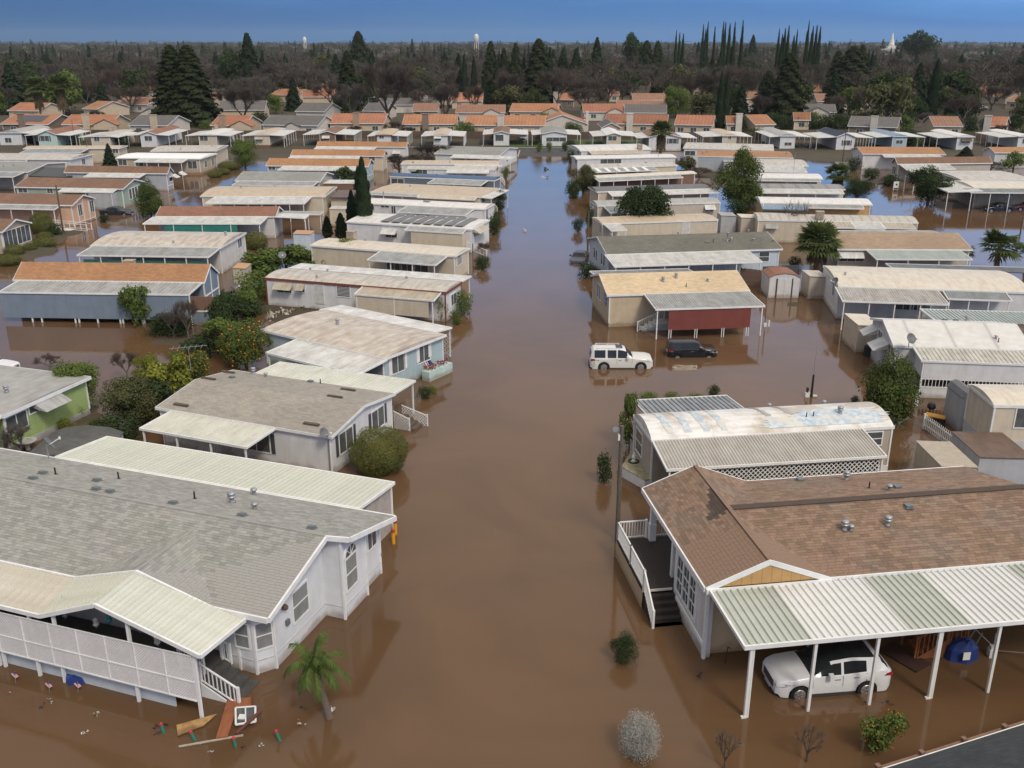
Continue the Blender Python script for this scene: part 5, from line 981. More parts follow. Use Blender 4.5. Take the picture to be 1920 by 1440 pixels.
H('white end home with dark red trim and small dark window', b1, 975, 1090, 122, Wwhite, Mtan, 'flat', .25, la=(925, 3), ra=(1200, 5), win=(1017, 137, 1.0, .6), trim=mat('rust_red_trim', (.22, .07, .045)))
H('white end home with tan roof and three legged carport, left of the brick one', b1, 1370, 1478, 122, Wwhite, Mtan, 'flat', .25, la=(1295, 4), ra=(1590, 6), hood=(1405, 135, 1.6, 'white'), win=(1407, 150, 1.4, .6))
H('white end home with brown shingle roof and big square dark window', b1, 1788, 1905, 110, Wwhite, Sbrown, rise=.5, la=(1720, 3), ra=(2060, 3), win=(1833, 142, 1.9, 1.4), wk='single')
HG = H('white end home with a row of front windows at the road end', b6, 288, 478, 808, Wwhite, Slgrey, rise=.6, la=(220, 2), ra=(570, 2), win=(395, 850, 4.6, .9), wk='wide')
H('pale end home with pink brown front and two white carports', b6, 755, 868, 818, Wcream, Mwhite, rise=.5, la=(655, 4), ra=(975, 5), win=(800, 842, 1.9, 1.0))
H('white walled end home with brown roof behind the tall fan palm', b6, 1060, 1302, 832, Wwhite, Sbrown, rise=.9, la=(970, 3), ra=(1400, 4), win=(1235, 862, 1.8, 1.1), wk='shut')
H('cream end home with tan roof and small dark window, right of the fan palm', b6, 1590, 1702, 822, Wcream, Mtan, 'flat', .3, la=(1428, 5), ra=(1795, 4), win=(1645, 832, .7, .7))
H('white end home with long grey roof and porch lattice in the last row', b3, 92, 215, 138, Wwhite, Mgrey, 'arch', .4, la=(0, 5), ra=(310, 4), win=(150, 200, 1.6, .7), ln=18)
H('white end home with dark navy roof and red railed steps', b3, 515, 662, 145, Wwhite, Snavy, rise=.9, la=(345, 4), ra=(770, 7), win=(590, 192, 1.5, 1.1), wk='shut')
H('blue grey end home with pale blue roof half behind green bushes', b3, 935, 1055, 140, Wsky, AWH['blue'], 'flat', .3, la=(790, 4), ra=(1160, 4), win=(985, 185, 1.5, .8))
H('white end home with striped red window awning', b3, 1420, 1555, 145, Wwhite, Mwhite, 'arch', .4, la=(1180, 4), hood=(1485, 168, 2.4, 'brown'), win=(1485, 180, 2.0, .6))
H('long white end home with small upper windows at the far right', b3, 1880, 2010, 140, Wwhite, Mwhite, 'flat', .3, la=(1600, 5), win=(1925, 180, 1.0, 1.0))

# ------------------------------------------------------------------ tiled houses beyond the park
TILE = mat('terracotta_tiles', (.37, .165, .088), (.27, .125, .075), scale=.35, rough=.85, wave=('X', .9, .35, 2), bump=.3, bscale=10, objr=.38)
TILEB = mat('faded_brown_tiles', (.30, .16, .105), (.22, .125, .085), scale=.7, rough=.85, wave=('X', .9, .3, 2), bump=.3, objr=.15)
TGREY = mat('grey_tiles', (.145, .135, .13), (.11, .10, .10), scale=.7, rough=.9, wave=('X', .9, .25, 2), bump=.3, objr=.15)
Wst = wallm('stucco_cream', (.58, .47, .34)); Wst2 = wallm('stucco_white', (.62, .57, .50)); Wst3 = wallm('stucco_brown', (.24, .18, .14))
CHIM = {'c': Wst, 'w': Wst2, 'g': Wst3, 't': wallm('stucco_tan', (.40, .28, .19))}
def tiled(label, zf, p0, p1, rp, rm=TILE, wall=Wst, rise=2.0, ze=3.2, chim=None, solar=None, wins=2, wing=None, hip=0):
    a = wp(zf(*p0), ze); b = wp(zf(*p1), ze)
    h = Home(label, zf, p0, p1, rp=rp, ze=ze, rise=rise, wall=wall, rm=rm, zb=0, oh=.4, ew=.4, name='tiled_house', cat='house')
    for i in range(wins):
        q = Vector((h.L*(i+.5)/wins, h.oh, 1.9)); o = put('window', cached(('w', 1.5, 1.1, 'slider', 'white_paint'), lambda: window_mesh(1.5, 1.1, 'slider', [WHITE, SHUT])), h.root, h.wM('F', q)); put('pane', cached(('p', 1.5, 1.1, 'window_glass'), lambda: pane_mesh(1.5, 1.1, GLASS)), o)
    if chim:
        px_, k = chim; q = h.fr.on_y(zf(px_, (p0[1]+rp[1])/2), -.3); x = max(.8, min(h.L-.8, q.x)); m = MB(); m.box(x-.8, x+.8, -.55, .15, 0, ze+rise+.5); m.box(x-.9, x+.9, -.65, .25, ze+rise+.5, ze+rise+.65); m.build('chimney', CHIM[k], h.root)
    if solar:
        x0, x1 = h.L*solar[0], h.L*solar[1]; k_ = int((x1-x0)/1.2); sl = math.atan(rise/(h.W/2))
        for i in range(k_): m = MB(); m.box(0, 1.1, 0, h.W*.3, .05, .1); m.build('solar_panel', mat('solar_dark', (.02, .03, .06), rough=.2, spec=.7), h.root, M=Matrix.Translation((x0+i*1.2, h.W*.13, ze+rise*.26)) @ Matrix.Rotation(sl, 4, 'X'))
    if wing:      # small gable over a window facing the camera: (centre fraction, half width, wall)
        xc, hw = h.L*wing[0], wing[1]; zp = ze+hw*.42; m = MB()
        for sg in (-1, 1): m.prism([(xc+sg*hw, -1.6, ze-.1), (xc, -1.6, zp), (xc, h.W*.4, zp), (xc+sg*hw, h.W*.1, ze-.1)][::sg], (0, 0, .12))
        m.build('wing_roof', rm, h.root); m = MB(); m.prism([(xc-hw+.3, -1.4, 0), (xc+hw-.3, -1.4, 0), (xc+hw-.3, -1.4, ze-.05), (xc, -1.4, zp-.08), (xc-hw+.3, -1.4, ze-.05)], (0, 1.8, 0)); m.build('wing_wall', wall, h.root)
    return h
T = tiled
T('tiled house with grey chimney and dark solar strip at the far left', b4, (0, 738), (345, 742), (400, 657), chim=(150, 'g'), solar=(.25, .8), wall=Wst3)
T('tiled house with tall cream chimney and cream gable wing', b4, (440, 742), (795, 742), (845, 657), chim=(615, 'c'), wing=(.93, 3.2))
T('grey roofed house with pale chimney left of the giant redwoods', b4, (920, 747), (1205, 750), (1180, 660), rm=TGREY, wall=Wst2, chim=(1102, 'c'))
T('tiled house behind the two shaggy palms', b4, (50, 642), (275, 645), (268, 575))
T('tiled house right of the giant redwoods with tan chimney', b4, (1510, 748), (1755, 750), (1740, 662), chim=(1598, 't'), wing=(.96, 3))
T('tiled house corner left of the columnar evergreen', b4, (590, 628), (695, 632), (690, 553), wins=1)
T('brown tiled house behind bare trees, left of the redwoods', b4, (810, 592), (1060, 600), (1000, 532), rm=TILEB, wall=Wst2)
T('small grey gabled house with white front near the redwoods', b4, (1010, 662), (1195, 662), (1150, 600), rm=TGREY, wall=Wst2, rise=1.6, wing=(.45, 3.4))
T('grey roofed low house with small white arched gable', b5, (110, 715), (500, 722), (508, 652), rm=TGREY, wall=Wst2, wing=(.58, 1.8), wins=3)
T('tiled house with orange brown chimney behind the bare spreading tree', b5, (575, 705), (960, 706), (958, 629), chim=(765, 't'), wins=3)
T('tiled house with grey stone chimney in the middle of the row', b5, (1085, 712), (1465, 712), (1462, 631), chim=(1245, 'g'), wins=4)
T('bright tiled house with broad white chimney', b5, (1508, 718), (2075, 722), (2060, 634), chim=(1768, 'w'), wins=5)
T('rounded tiled house far behind with round vent', b5, (168, 508), (352, 512), (340, 446))
T('far yellow walled tiled house', b5, (412, 450), (545, 448), (540, 396), wall=wallm('stucco_yellow', (.58, .38, .15)))
T('two level grey roofed house with pale balcony wall', b5, (342, 622), (548, 625), (540, 550), rm=TGREY, wall=Wst2, ze=4.2)
T('tall tiled house behind the dark cypresses', b5, (1425, 552), (1645, 552), (1640, 452), rise=2.6)
T('pinkish brown tiled house among bare trees', b5, (1155, 622), (1335, 622), (1325, 545), rm=TILEB)
T('slate roofed house with white eaves among bare trees', b5, (808, 620), (962, 622), (950, 562), rm=TGREY, wall=Wst2)
T('pale pinkish house with white arched gable left of the cypress row', b5, (1455, 632), (1800, 632), (1780, 575), rm=TILEB, wall=Wst2, wing=(.72, 2.6))
T('cream tiled house with wide front behind the bright tiled one', b6, (55, 648), (402, 652), (395, 577), wing=(.9, 3), wins=3)
g = wp(b6(250, 745), 3.2); 
T('tiled house in front of grey roofed house, with dark doorway', b6, (590, 652), (892, 652), (852, 575), wall=Wst2, wins=2, wing=(.75, 2.6))
T('long tiled house with white chimney above the end homes', b6, (738, 735), (1195, 742), (1180, 664), chim=(925, 'w'), wins=4)
T('long dark grey roofed house right of centre', b6, (882, 657), (1192, 660), (1180, 572), rm=TGREY, wall=Wst2, wins=3)
T('tiled house half hidden by the pair of tall cypresses', b6, (1245, 742), (1525, 748), (1520, 676), wins=3)
T('small tiled house just right of the pair of tall cypresses', b6, (1620, 738), (1732, 738), (1725, 682), chim=(1712, 'w'), wins=1)
T('far house with large dark solar roof', b6, (1130, 462), (1335, 470), (1320, 398), rm=TGREY, solar=(.15, .85), wall=Wst)
T('far tiled house behind the cypress pair', b6, (1418, 472), (1665, 478), (1650, 407), wall=Wst2)
T('tiled house corner with white chimney stack behind the bare tree', b6, (375, 562), (525, 566), (520, 492), wall=Wst3, chim=(392, 'w'))
T('small tiled house deep among the trees, right of centre', b6, (775, 530), (855, 530), (850, 480), wins=1)
T('brown tiled house near the dark evergreen row on the right', b7, (58, 752), (205, 750), (200, 668), wins=1)
T('tiled house slice between evergreen bushes on the right', b7, (325, 720), (445, 720), (440, 668), wins=1)
T('grey brown roofed house with white chimney and porch', b7, (698, 760), (1045, 772), (1040, 675), rm=TGREY, wall=Wst3, chim=(885, 'w'))
T('grey house with white gable front behind the dark bushes', b7, (398, 665), (625, 668), (610, 600), rm=TGREY, wall=Wst2, wing=(.4, 3.4))
T('faded tiled house behind the bare pinkish tree on the right', b7, (1295, 762), (1500, 765), (1490, 690), rm=TILEB)
T('tiled house with broad slanted white chimney wall on the right', b7, (1640, 762), (1788, 768), (1768, 672), chim=(1612, 'w'), wins=1)
T('long brown tiled house far on the right', b7, (1520, 548), (1800, 560), (1790, 472), rm=TILEB)
T('brown tiled house at the far right edge', b7, (1790, 590), (2000, 600), (1990, 505), rm=TILEB)
gh = random.Random(5); taken = [(h_.root.location.x+h_.L/2, h_.root.location.y) for h_ in HOMES]
for i in range(26):
    y = gh.uniform(300, 500); x = gh.uniform(-.55, .52)*y
    if any(abs(x-a) < 19 and abs(y-b_) < 13 for a, b_ in taken): continue
    taken.append((x, y)); L_ = gh.uniform(12, 20); a = Vector((x-L_/2, y, 3.2)); b = a+Vector((L_, gh.uniform(-2, 2), 0)); rm_ = gh.choice((TILE, TILE, TILEB, TGREY)); nm_ = {'terracotta_tiles': 'orange tiled', 'faded_brown_tiles': 'faded brown tiled', 'grey_tiles': 'grey roofed'}[rm_.name]
    h = Home(nm_+' house half hidden among the trees of the far wood', z0, proj(a), proj(b), w=gh.uniform(9, 13), ze=3.2, rise=gh.uniform(1.7, 2.8), wall=gh.choice((Wst, Wst2, Wst3)), rm=rm_, zb=0, oh=.4, ew=.4, name='tiled_house', cat='house', group=nm_+' houses half hidden in the far wood')
# gable fronted house facing the camera
def gfront(label, zf, xl, xr, ye, rise, rm, wall, chim=None):
    h = endhome(label, zf, xl, xr, ye, wall, rm, rise=rise, ln=13, ze=3.2); h.root.name = 'tiled_house'; h.root['category'] = 'house'
    if chim: m = MB(); m.box(3, 4.4, -.3, .4, 0, 3.2+rise+.6); m.build('chimney', CHIM[chim], h.root)
gfront('white gable fronted house with orange tiled roof facing the street', b6, 252, 625, 738, 2.3, TILE, Wst2, 'w')
gfront('small pink gabled house front peeping above the pale end home', b6, 722, 862, 765, 1.2, TGREY, wallm('pinkish', (.5, .36, .28)))
m = MB(); w = wp(b6(425, 765), .3); o = thing('porch_roof', (w.x, w.y, 0), CA, 'flat dark red porch roof beside the white gabled house', 'porch roof'); m.box(0, 8, 0, 3, 2.7, 2.85); m.build('roof', mat('red_porch_roof', (.22, .055, .05)), o); m = MB(); [m.box(x, x+.1, .05, .15, -.1, 2.7) for x in (.1, 2.7, 5.3, 7.8)]; m.build('post', WHITE, o)
# long timber fence between the park and the tiled houses
FEN = mat('fence_boards', (.12, .085, .062), (.085, .062, .05), scale=2, rough=.9, stretch=(3, 3, .5))
for i, (xa, xb) in enumerate(((-150, -100), (-100, -50), (-50, 0), (0, 50), (50, 100), (100, 150))):
    t_ = thing('timber_fence', (xa, 246, 0), 0, ['far left', 'left', 'centre left', 'centre right', 'right', 'far right'][i]+' stretch of brown timber fence behind the last row of homes', 'fence', 'timber fence behind the last row')
    m = MB(); x = 0
    while x < xb-xa: m.box(x, x+.19, -.01-.01*(int(x*5) % 2), .01, .2, 2.2+rnd.uniform(-.03, .03)); x += .2
    m.build('board', FEN, t_)['kind'] = 'stuff'; m = MB(); [m.box(k*2.5, k*2.5+.1, .02, .12, .1, 2.1) for k in range(int((xb-xa)/2.5))]; m.build('fence_post', FEN, t_)['kind'] = 'stuff'
m = MB(); m.poly([(-14, 229, gz(0, 229)+.05), (22, 229, gz(0, 229)+.05), (22, 244, gz(0, 244)+.05), (-14, 244, gz(0, 244)+.05)]); tag(m.build('lawn', mat('lawn_green', (.075, .12, .03), (.06, .09, .03), scale=2, rough=.95, bump=.5)), kind='structure')
# ------------------------------------------------------------------ vegetation
def leafmat(name, c, c2=None, v=.55, trans=.25): return mat('leaves_'+name, c, c2 or tuple(x*.6 for x in c), scale=1.3, rough=.85, island=v, objr=.22, trans=trans, spec=.12)
LG = leafmat('green', (.13, .175, .045), (.085, .12, .035)); LD = leafmat('dark', (.052, .078, .030)); LY = leafmat('yellow_green', (.22, .23, .04), (.14, .16, .035)); LO = leafmat('olive', (.115, .12, .052)); LS = leafmat('silver', (.46, .45, .41), (.34, .33, .29), v=.35); LC = leafmat('conifer', (.034, .052, .026), v=.4); LCY = leafmat('cypress', (.040, .064, .030), v=.45, trans=.1); LP = leafmat('palm', (.105, .14, .045), v=.45); LPD = leafmat('palm_dead', (.20, .15, .09), v=.4); LT = leafmat('twig', (.088, .074, .062), (.062, .052, .043), v=.5, trans=0); LTR = leafmat('twig_red', (.105, .080, .064), (.075, .058, .047), v=.5, trans=0); LTG = leafmat('twig_grey', (.125, .112, .10), (.085, .075, .067), v=.4, trans=0); LH = leafmat('hedge', (.15, .15, .045), (.10, .115, .035))
BARK = mat('bark', (.10, .075, .058), (.07, .052, .042), scale=6, rough=.95, bump=.5); PBARK = mat('palm_bark', (.17, .13, .10), (.12, .09, .07), scale=8, rough=.95, stretch=(1, 1, 4), bump=.6); FRUIT = mat('orange_fruit', (.75, .24, .02), (.6, .18, .02), scale=3, rough=.5)
def rv(g):
    while 1:
        v = Vector((g.uniform(-1, 1), g.uniform(-1, 1), g.uniform(-1, 1)))
        if .05 < v.length < 1: return v.normalized()
def leaf(m, p, n, s, g, asp=1.6):
    t = n.cross(rv(g)); 
    if t.length < .05: t = n.cross(Vector((0, 0, 1.01)))
    t.normalize(); b = n.cross(t); a = s*asp/2; w = s/2
    m.add([p-t*a, p+b*w, p+t*a, p-b*w], [(0, 1, 2, 3)])
def crown_round(n, s, g, lumps=14, rx=1, rz=1, flat=.0, r0=.42):
    """leaf clumps on several lobes inside a unit crown; radius 1, centre at 0"""
    m = MB(); L = []
    for i in range(lumps):
        v = rv(g); k = g.uniform(.35, .68); L.append((Vector((v.x*k*rx, v.y*k*rx, v.z*k*rz)), g.uniform(r0*.7, r0*1.15)))
    for i in range(n):
        c, r = L[i % lumps]; v = rv(g)
        if v.z < -.3 and g.random() < .6: v.z = -v.z
        rr = r*(g.uniform(.55, 1.08)); p = c+Vector((v.x*rr*rx, v.y*rr*rx, v.z*rr*rz*.9))
        nn = (v+rv(g)*.8).normalized(); leaf(m, p, nn, s*g.uniform(.6, 1.3), g)
    return m
def crown_shell(n, s, g):
    """dense clipped-looking bush: leaves in a thin bumpy shell"""
    m = MB()
    for i in range(n):
        v = rv(g); r = 1+.05*math.sin(v.x*7+v.z*5)+.05*math.sin(v.y*9-v.z*4)+g.uniform(-.4, .04)*g.random()+.02; p = Vector((v.x*r, v.y*r, v.z*r*(1 if v.z > 0 else .8))); leaf(m, p, (v+rv(g)*.55).normalized(), s*g.uniform(.6, 1.2), g, 1.9)
    return m
def crown_cone(n, s, g, w=.26, droop=.25, tiers=26):
    """unit-height conifer"""
    m = MB()
    for i in range(n):
        t = g.random()**1.35; h = .04+.94*t; tier = math.floor(h*tiers)/tiers; az = g.uniform(0, 6.283); lob = 1+.18*math.sin(az*5+tier*31)+.12*math.sin(az*3-tier*57)
        rad = w*(1-h)**.72*lob*(.62+.38*math.sin((h*tiers % 1)*3.14)); k = g.uniform(.35, 1)**.5
        p = Vector((math.cos(az)*rad*k, math.sin(az)*rad*k, h-droop*rad*k*.9)); nn = (Vector((math.cos(az), math.sin(az), .8))+rv(g)*.7).normalized(); leaf(m, p, nn, s*g.uniform(.6, 1.3)*(1.15-h*.6), g, 2)
    return m
def crown_col(n, s, g, w=.075, wob=.1, taper=1.0):
    """unit-height Italian cypress"""
    m = MB(); ph = g.uniform(0, 6)
    for i in range(n):
        h = g.random(); az = g.uniform(0, 6.283); prof = (min(1, h*7+.35))*(1-h**2.2*taper)**.8+.03
        r = w*prof*(1+wob*math.sin(az*3+h*19+ph)+wob*math.sin(h*43+az*2))*g.uniform(.75, 1.05)
        p = Vector((math.cos(az)*r, math.sin(az)*r, .02+.98*h)); nn = (Vector((math.cos(az), math.sin(az), .2))+rv(g)*.5).normalized()
        t = Vector((math.cos(az)*.25, math.sin(az)*.25, 1)).normalized(); b = nn.cross(t).normalized(); a = s*1.5*g.uniform(.6, 1.2); ww = s*.35
        m.add([p-t*a*.5, p+b*ww, p+t*a, p-b*ww], [(0, 1, 2, 3)])
    return m
def branches(m, tips, g, p, d, ln, r, depth, n=3, spread=.6, up=.25, mn=.004, sides=5):
    q = p+d*ln; m.tube(p, q, r, r*.68, sides, cap=False)
    if depth == 0: tips.append((q, d)); return
    for i in range(n if depth > 1 else n+1):
        v = (d+rv(g)*spread+Vector((0, 0, up))).normalized(); branches(m, tips, g, q if i else p+d*ln*.85, v, ln*g.uniform(.62, .86), max(mn, r*.6), depth-1, n, spread, up, mn, max(3, sides-1))
    tips.append((q, d))
def bare_tree(g, twigs=900, tl=.16, depth=4, spread=.62, tw=.006, up=.22, vase=0):
    """unit-height leafless tree: (wood, twig cloud)"""
    m = MB(); tips = []; base = Vector((0, 0, 0))
    m.tube(base, (0, 0, .2), .028, .022, 7, cap=False)
    k = g.choice((3, 4, 5))
    for i in range(k):
        a = 6.283*i/k+g.random(); d = Vector((math.cos(a)*.55, math.sin(a)*.55, .85)).normalized(); branches(m, tips, g, Vector((0, 0, .18)), d, .22, .016, depth-1, 3, spread, up, .0022)
    t = MB()
    for i in range(twigs):
        q, d = g.choice(tips); v = (d+rv(g)*.75+Vector((0, 0, .2))).normalized(); o = q+rv(g)*.03; ln = tl*g.uniform(.4, 1.1); b = v.cross(rv(g)).normalized()*tw*g.uniform(.6, 1.3)
        t.add([o-b, o+b, o+v*ln], [(0, 1, 2)])
        for _ in range(2): oo = o+v*ln*g.uniform(.3, .8); v2 = (v+rv(g)*.7).normalized(); t.add([oo-b*.7, oo+b*.7, oo+v2*ln*.5], [(0, 1, 2)])
    mx = sorted(v[2] for v in t.v)[int(len(t.v)*.99)]; rr = sorted(math.hypot(v[0], v[1]) for v in t.v)[int(len(t.v)*.95)]*2
    for mm in (m, t): mm.v = [(a/rr, b/rr, c/mx) for a, b, c in mm.v]
    return m, t
def fan_palm(g, n=46, skirt=1.0, trunk=True, H_=8, R_=2.0):
    """real-size fan palm: (trunk, crown, dead skirt)"""
    tr = MB(); cr = MB(); sk = MB()
    prof = [(.42, 0), (.30, .5), (.25, H_*.5), (.27, H_*.8), (.2, H_)]
    for (r0, za), (r1, zb) in zip(prof[:-1], prof[1:]): tr.tube((0, 0, za), (0, 0, zb), r0, r1, 10, cap=False)
    def fan(m, o, d, L, w, n_=11):
        d = d.normalized(); side = d.cross(Vector((0, 0, 1))).normalized(); upv = side.cross(d).normalized()
        m.bar(o, o+d*L*.55, .04, .03); c = o+d*L*.5
        for i in range(n_):
            a = R(-80+160*i/(n_-1)); v = (d*math.cos(a)+side*math.sin(a)).normalized(); ln = w*(.75+.3*math.cos(a)); e = c+v*ln-Vector((0, 0, .22*ln*abs(g.uniform(.4, 1.3)))); pv = v.cross(upv).normalized()*.055*w*1.4
            mid = c+v*ln*.55+upv*.03; m.add([c, mid-pv, e, mid+pv], [(0, 1, 2, 3)])
    for i in range(n):
        a = i*2.4; el = g.uniform(-.35, 1.2); d = Vector((math.cos(a)*math.cos(el), math.sin(a)*math.cos(el), math.sin(el)-.05)); fan(cr, Vector((0, 0, H_)), d, R_*.95*g.uniform(.8, 1.1), R_*.55)
    for i in range(int(60*skirt)):
        a = i*2.4; z = H_-.1-g.random()**1.3*H_*.32*skirt; d = Vector((math.cos(a)*.45, math.sin(a)*.45, -1)); fan(sk, Vector((math.cos(a)*.2, math.sin(a)*.2, z)), d, R_*.5, R_*.42, 6)
    return tr, cr, sk
def feather_palm(g, n=26, H_=3.5, L=2.6):
    tr = MB(); cr = MB()
    prof = [(.20, -.6), (.15, .2), (.12, H_*.6), (.15, H_)]
    for (r0, za), (r1, zb) in zip(prof[:-1], prof[1:]): tr.tube((0, 0, za), (0, 0, zb), r0, r1, 9, cap=False)
    for i in range(n):
        a = i*2.4+g.random()*.3; el = 1.45-1.7*(i/n); p = Vector((0, 0, H_)); d = Vector((math.cos(a)*math.cos(el), math.sin(a)*math.cos(el), math.sin(el))); seg = 16; ln = L*g.uniform(.75, 1.1)/seg
        pts_ = [p.copy()]; ds = []
        for k in range(seg): d = (d+Vector((0, 0, -.07-.011*k))).normalized(); p = p+d*ln; pts_.append(p.copy()); ds.append(d.copy())
        for k in range(seg): cr.tube(pts_[k], pts_[k+1], .018*(1-k/seg)+.004, None, 3, cap=False)
        for k in range(1, seg):
            s_ = ds[k].cross(Vector((0, 0, 1))).normalized()
            for q_ in range(3):
                pp = pts_[k].lerp(pts_[k+1], q_/3)
                for sg in (-1, 1):
                    ll = .40*math.sin(3.14*(k+1.2)/(seg+2))**.6*g.uniform(.85, 1.1); v = (s_*sg+ds[k]*.75+Vector((0, 0, g.uniform(-.7, .05)))).normalized(); e = pp+v*ll-Vector((0, 0, .12)); wv = ds[k]*.022; cr.add([pp-wv, pp+wv, e], [(0, 1, 2)])
    return tr, cr

G = random.Random(11)
def proto(fn): return fn
PR = {}
def P(kind):
    """mesh sets per kind, built once: list of [(part name, mesh, scale mode)]"""
    if kind in PR: return PR[kind]
    out = []
    def norm(m, lo=.06, w=1.0):
        """fit a crown to width w and to heights lo..1"""
        rr = sorted(math.hypot(a, b) for a, b, c in m.v); zs = sorted(v[2] for v in m.v); R9 = rr[int(len(rr)*.97)]; z0_ = zs[int(len(zs)*.01)]; z1_ = zs[int(len(zs)*.995)]
        m.v = [(a/R9*w/2, b/R9*w/2, lo+(c-z0_)/(z1_-z0_)*(1-lo)) for a, b, c in m.v]; return m
    def trunk_unit(h=.38, r=.03):
        m = MB(); m.tube((0, 0, -.02), (0, 0, h), r*1.3, r*.6, 7, cap=False)
        if h < .5: [m.tube((0, 0, h*.6), (math.cos(a)*.2, math.sin(a)*.2, h*1.3), r*.6, r*.25, 5, cap=False) for a in (0.3, 1.8, 3.3, 5)]; return m.mesh('trunk', BARK)
    big = kind.endswith('_big'); k0 = kind.replace('_big', '')
    nl = 9000 if big else 1500; sz = .045 if big else .095
    lm = dict(round_green=LG, round_dark=LD, round_yellow=LY, round_olive=LO, hedge=LH, silver=LS, orange=LG, bush_dark=LD, bush_green=LG, bush_yellow=LY)
    for v in range(2 if big else 3):
        if k0 in ('round_green', 'round_dark', 'round_yellow', 'round_olive', 'orange'):
            m = norm(crown_round(int(nl*1.5), sz*.9, G, 20 if big else 14), .12); parts = [('trunk', trunk_unit()), ('crown', m.mesh('crown', lm[k0]))]
            if k0 == 'orange':
                f = MB()
                for i in range(260 if big else 110): q = Vector(m.v[G.randrange(len(m.v))]); q = Vector((q.x*1.02, q.y*1.02, .5+(q.z-.5)*1.02)); r_ = .019; f.add([q+Vector(d)*r_ for d in ((1, 0, 0), (0, 1, 0), (-1, 0, 0), (0, -1, 0), (0, 0, 1), (0, 0, -1))], [(0, 1, 4), (1, 2, 4), (2, 3, 4), (3, 0, 4), (1, 0, 5), (2, 1, 5), (3, 2, 5), (0, 3, 5)])
                parts.append(('fruit', f.mesh('fruit', FRUIT)))
        elif k0 in ('hedge', 'bush_dark', 'bush_green', 'bush_yellow', 'silver'):
            m = (crown_shell(int(nl*3), sz*.66, G) if k0 == 'hedge' else crown_round(int(nl*1.3), sz*.75, G, 26, r0=.5)) if k0 != 'silver' else crown_round(int(nl*2.4), sz*.55, G, 34, r0=.45); m = norm(m, -.05)
            s = MB(); [s.tube((0, 0, -.05), (math.cos(a)*.25, math.sin(a)*.25, .45), .02, .008, 5, cap=False) for a in (0, 1.2, 2.6, 4, 5.2)]
            parts = [('trunk', s.mesh('trunk', BARK)), ('crown', m.mesh('crown', lm[k0]))]
        elif k0 == 'egg': m = crown_round(int(nl*1.8), sz*.8, G, 30, r0=.34); m = norm(m, .08); m.v = [(a*(1.12-.62*c), b*(1.12-.62*c), c) for a, b, c in m.v]; parts = [('trunk', trunk_unit()), ('crown', norm(m, .08).mesh('crown', leafmat('egg', (.10, .135, .038), v=.5)))]
        elif k0 == 'conifer': m = norm(crown_cone(nl if big else 2600, .04 if big else .055, G), .03, .5); parts = [('trunk', trunk_unit(.9, .022)), ('crown', m.mesh('crown', LC))]
        elif k0 == 'redwood': m = crown_cone(int(nl*2.4) if big else 4200, .026 if big else .042, G, .3, .25, 22); m.v = [(a, b, 1-(1-min(c, 1))**1.3) for a, b, c in m.v]; m = norm(m, .02, .5); parts = [('trunk', trunk_unit(.9, .022)), ('crown', m.mesh('crown', leafmat('redwood', (.045, .058, .025), v=.45)))]
        elif k0 == 'cypress': m = norm(crown_col(nl if big else 1800, .016 if big else .03, G, .075, .12), 0, .15); parts = [('trunk', trunk_unit(.2, .01)), ('crown', m.mesh('crown', LCY))]
        elif k0 in ('bare', 'bare_red', 'bare_grey'):
            lt = {'bare': LT, 'bare_red': LTR, 'bare_grey': LTG}[k0]; w, t = bare_tree(G, 5200 if big else 2600, .12, 4, tw=.0018 if big else .003); parts = [('trunk', w.mesh('trunk', BARK if k0 == 'bare' else mat('bark_grey', (.16, .135, .115), rough=.9))), ('crown', t.mesh('crown', lt))]
        elif k0 == 'bare_fine': w, t = bare_tree(G, 260, .16, 4, tw=.0022, spread=.7); parts = [('trunk', w.mesh('trunk', BARK)), ('crown', t.mesh('crown', LTG))]
        out.append(parts)
    PR[kind] = out; return out
CATS = {'cypress': 'cypress tree', 'conifer': 'conifer', 'redwood': 'redwood tree', 'bare': 'bare tree', 'bare_red': 'bare tree', 'bare_grey': 'bare tree', 'bare_fine': 'bare tree', 'orange': 'orange tree', 'hedge': 'bush', 'silver': 'bush'}
CATS['egg'] = 'tree'
NAMES_ = {'cypress': 'cypress_tree', 'conifer': 'conifer_tree', 'redwood': 'redwood_tree', 'orange': 'orange_tree', 'hedge': 'bush', 'silver': 'bush'}
def plant(kind, loc, hgt, wid, label, group=None, v=None, rz=None):
    pr = P(kind); k0 = kind.replace('_big', ''); v = G.randrange(len(pr)) if v is None else v % len(pr)
    nm = NAMES_.get(k0) or ('bush' if 'bush' in k0 else ('bare_tree' if 'bare' in k0 else 'leafy_tree')); cat = CATS.get(k0) or ('bush' if 'bush' in k0 else 'tree')
    o = thing(nm, loc, G.uniform(0, 6.28) if rz is None else rz, label, cat, group)
    natural = {'cypress': .15, 'conifer': .5, 'redwood': .5}.get(k0, 1.0)
    o.scale = (wid/natural, wid/natural, hgt)
    for pn, me in pr[v]: put(pn, me, o)
    return o
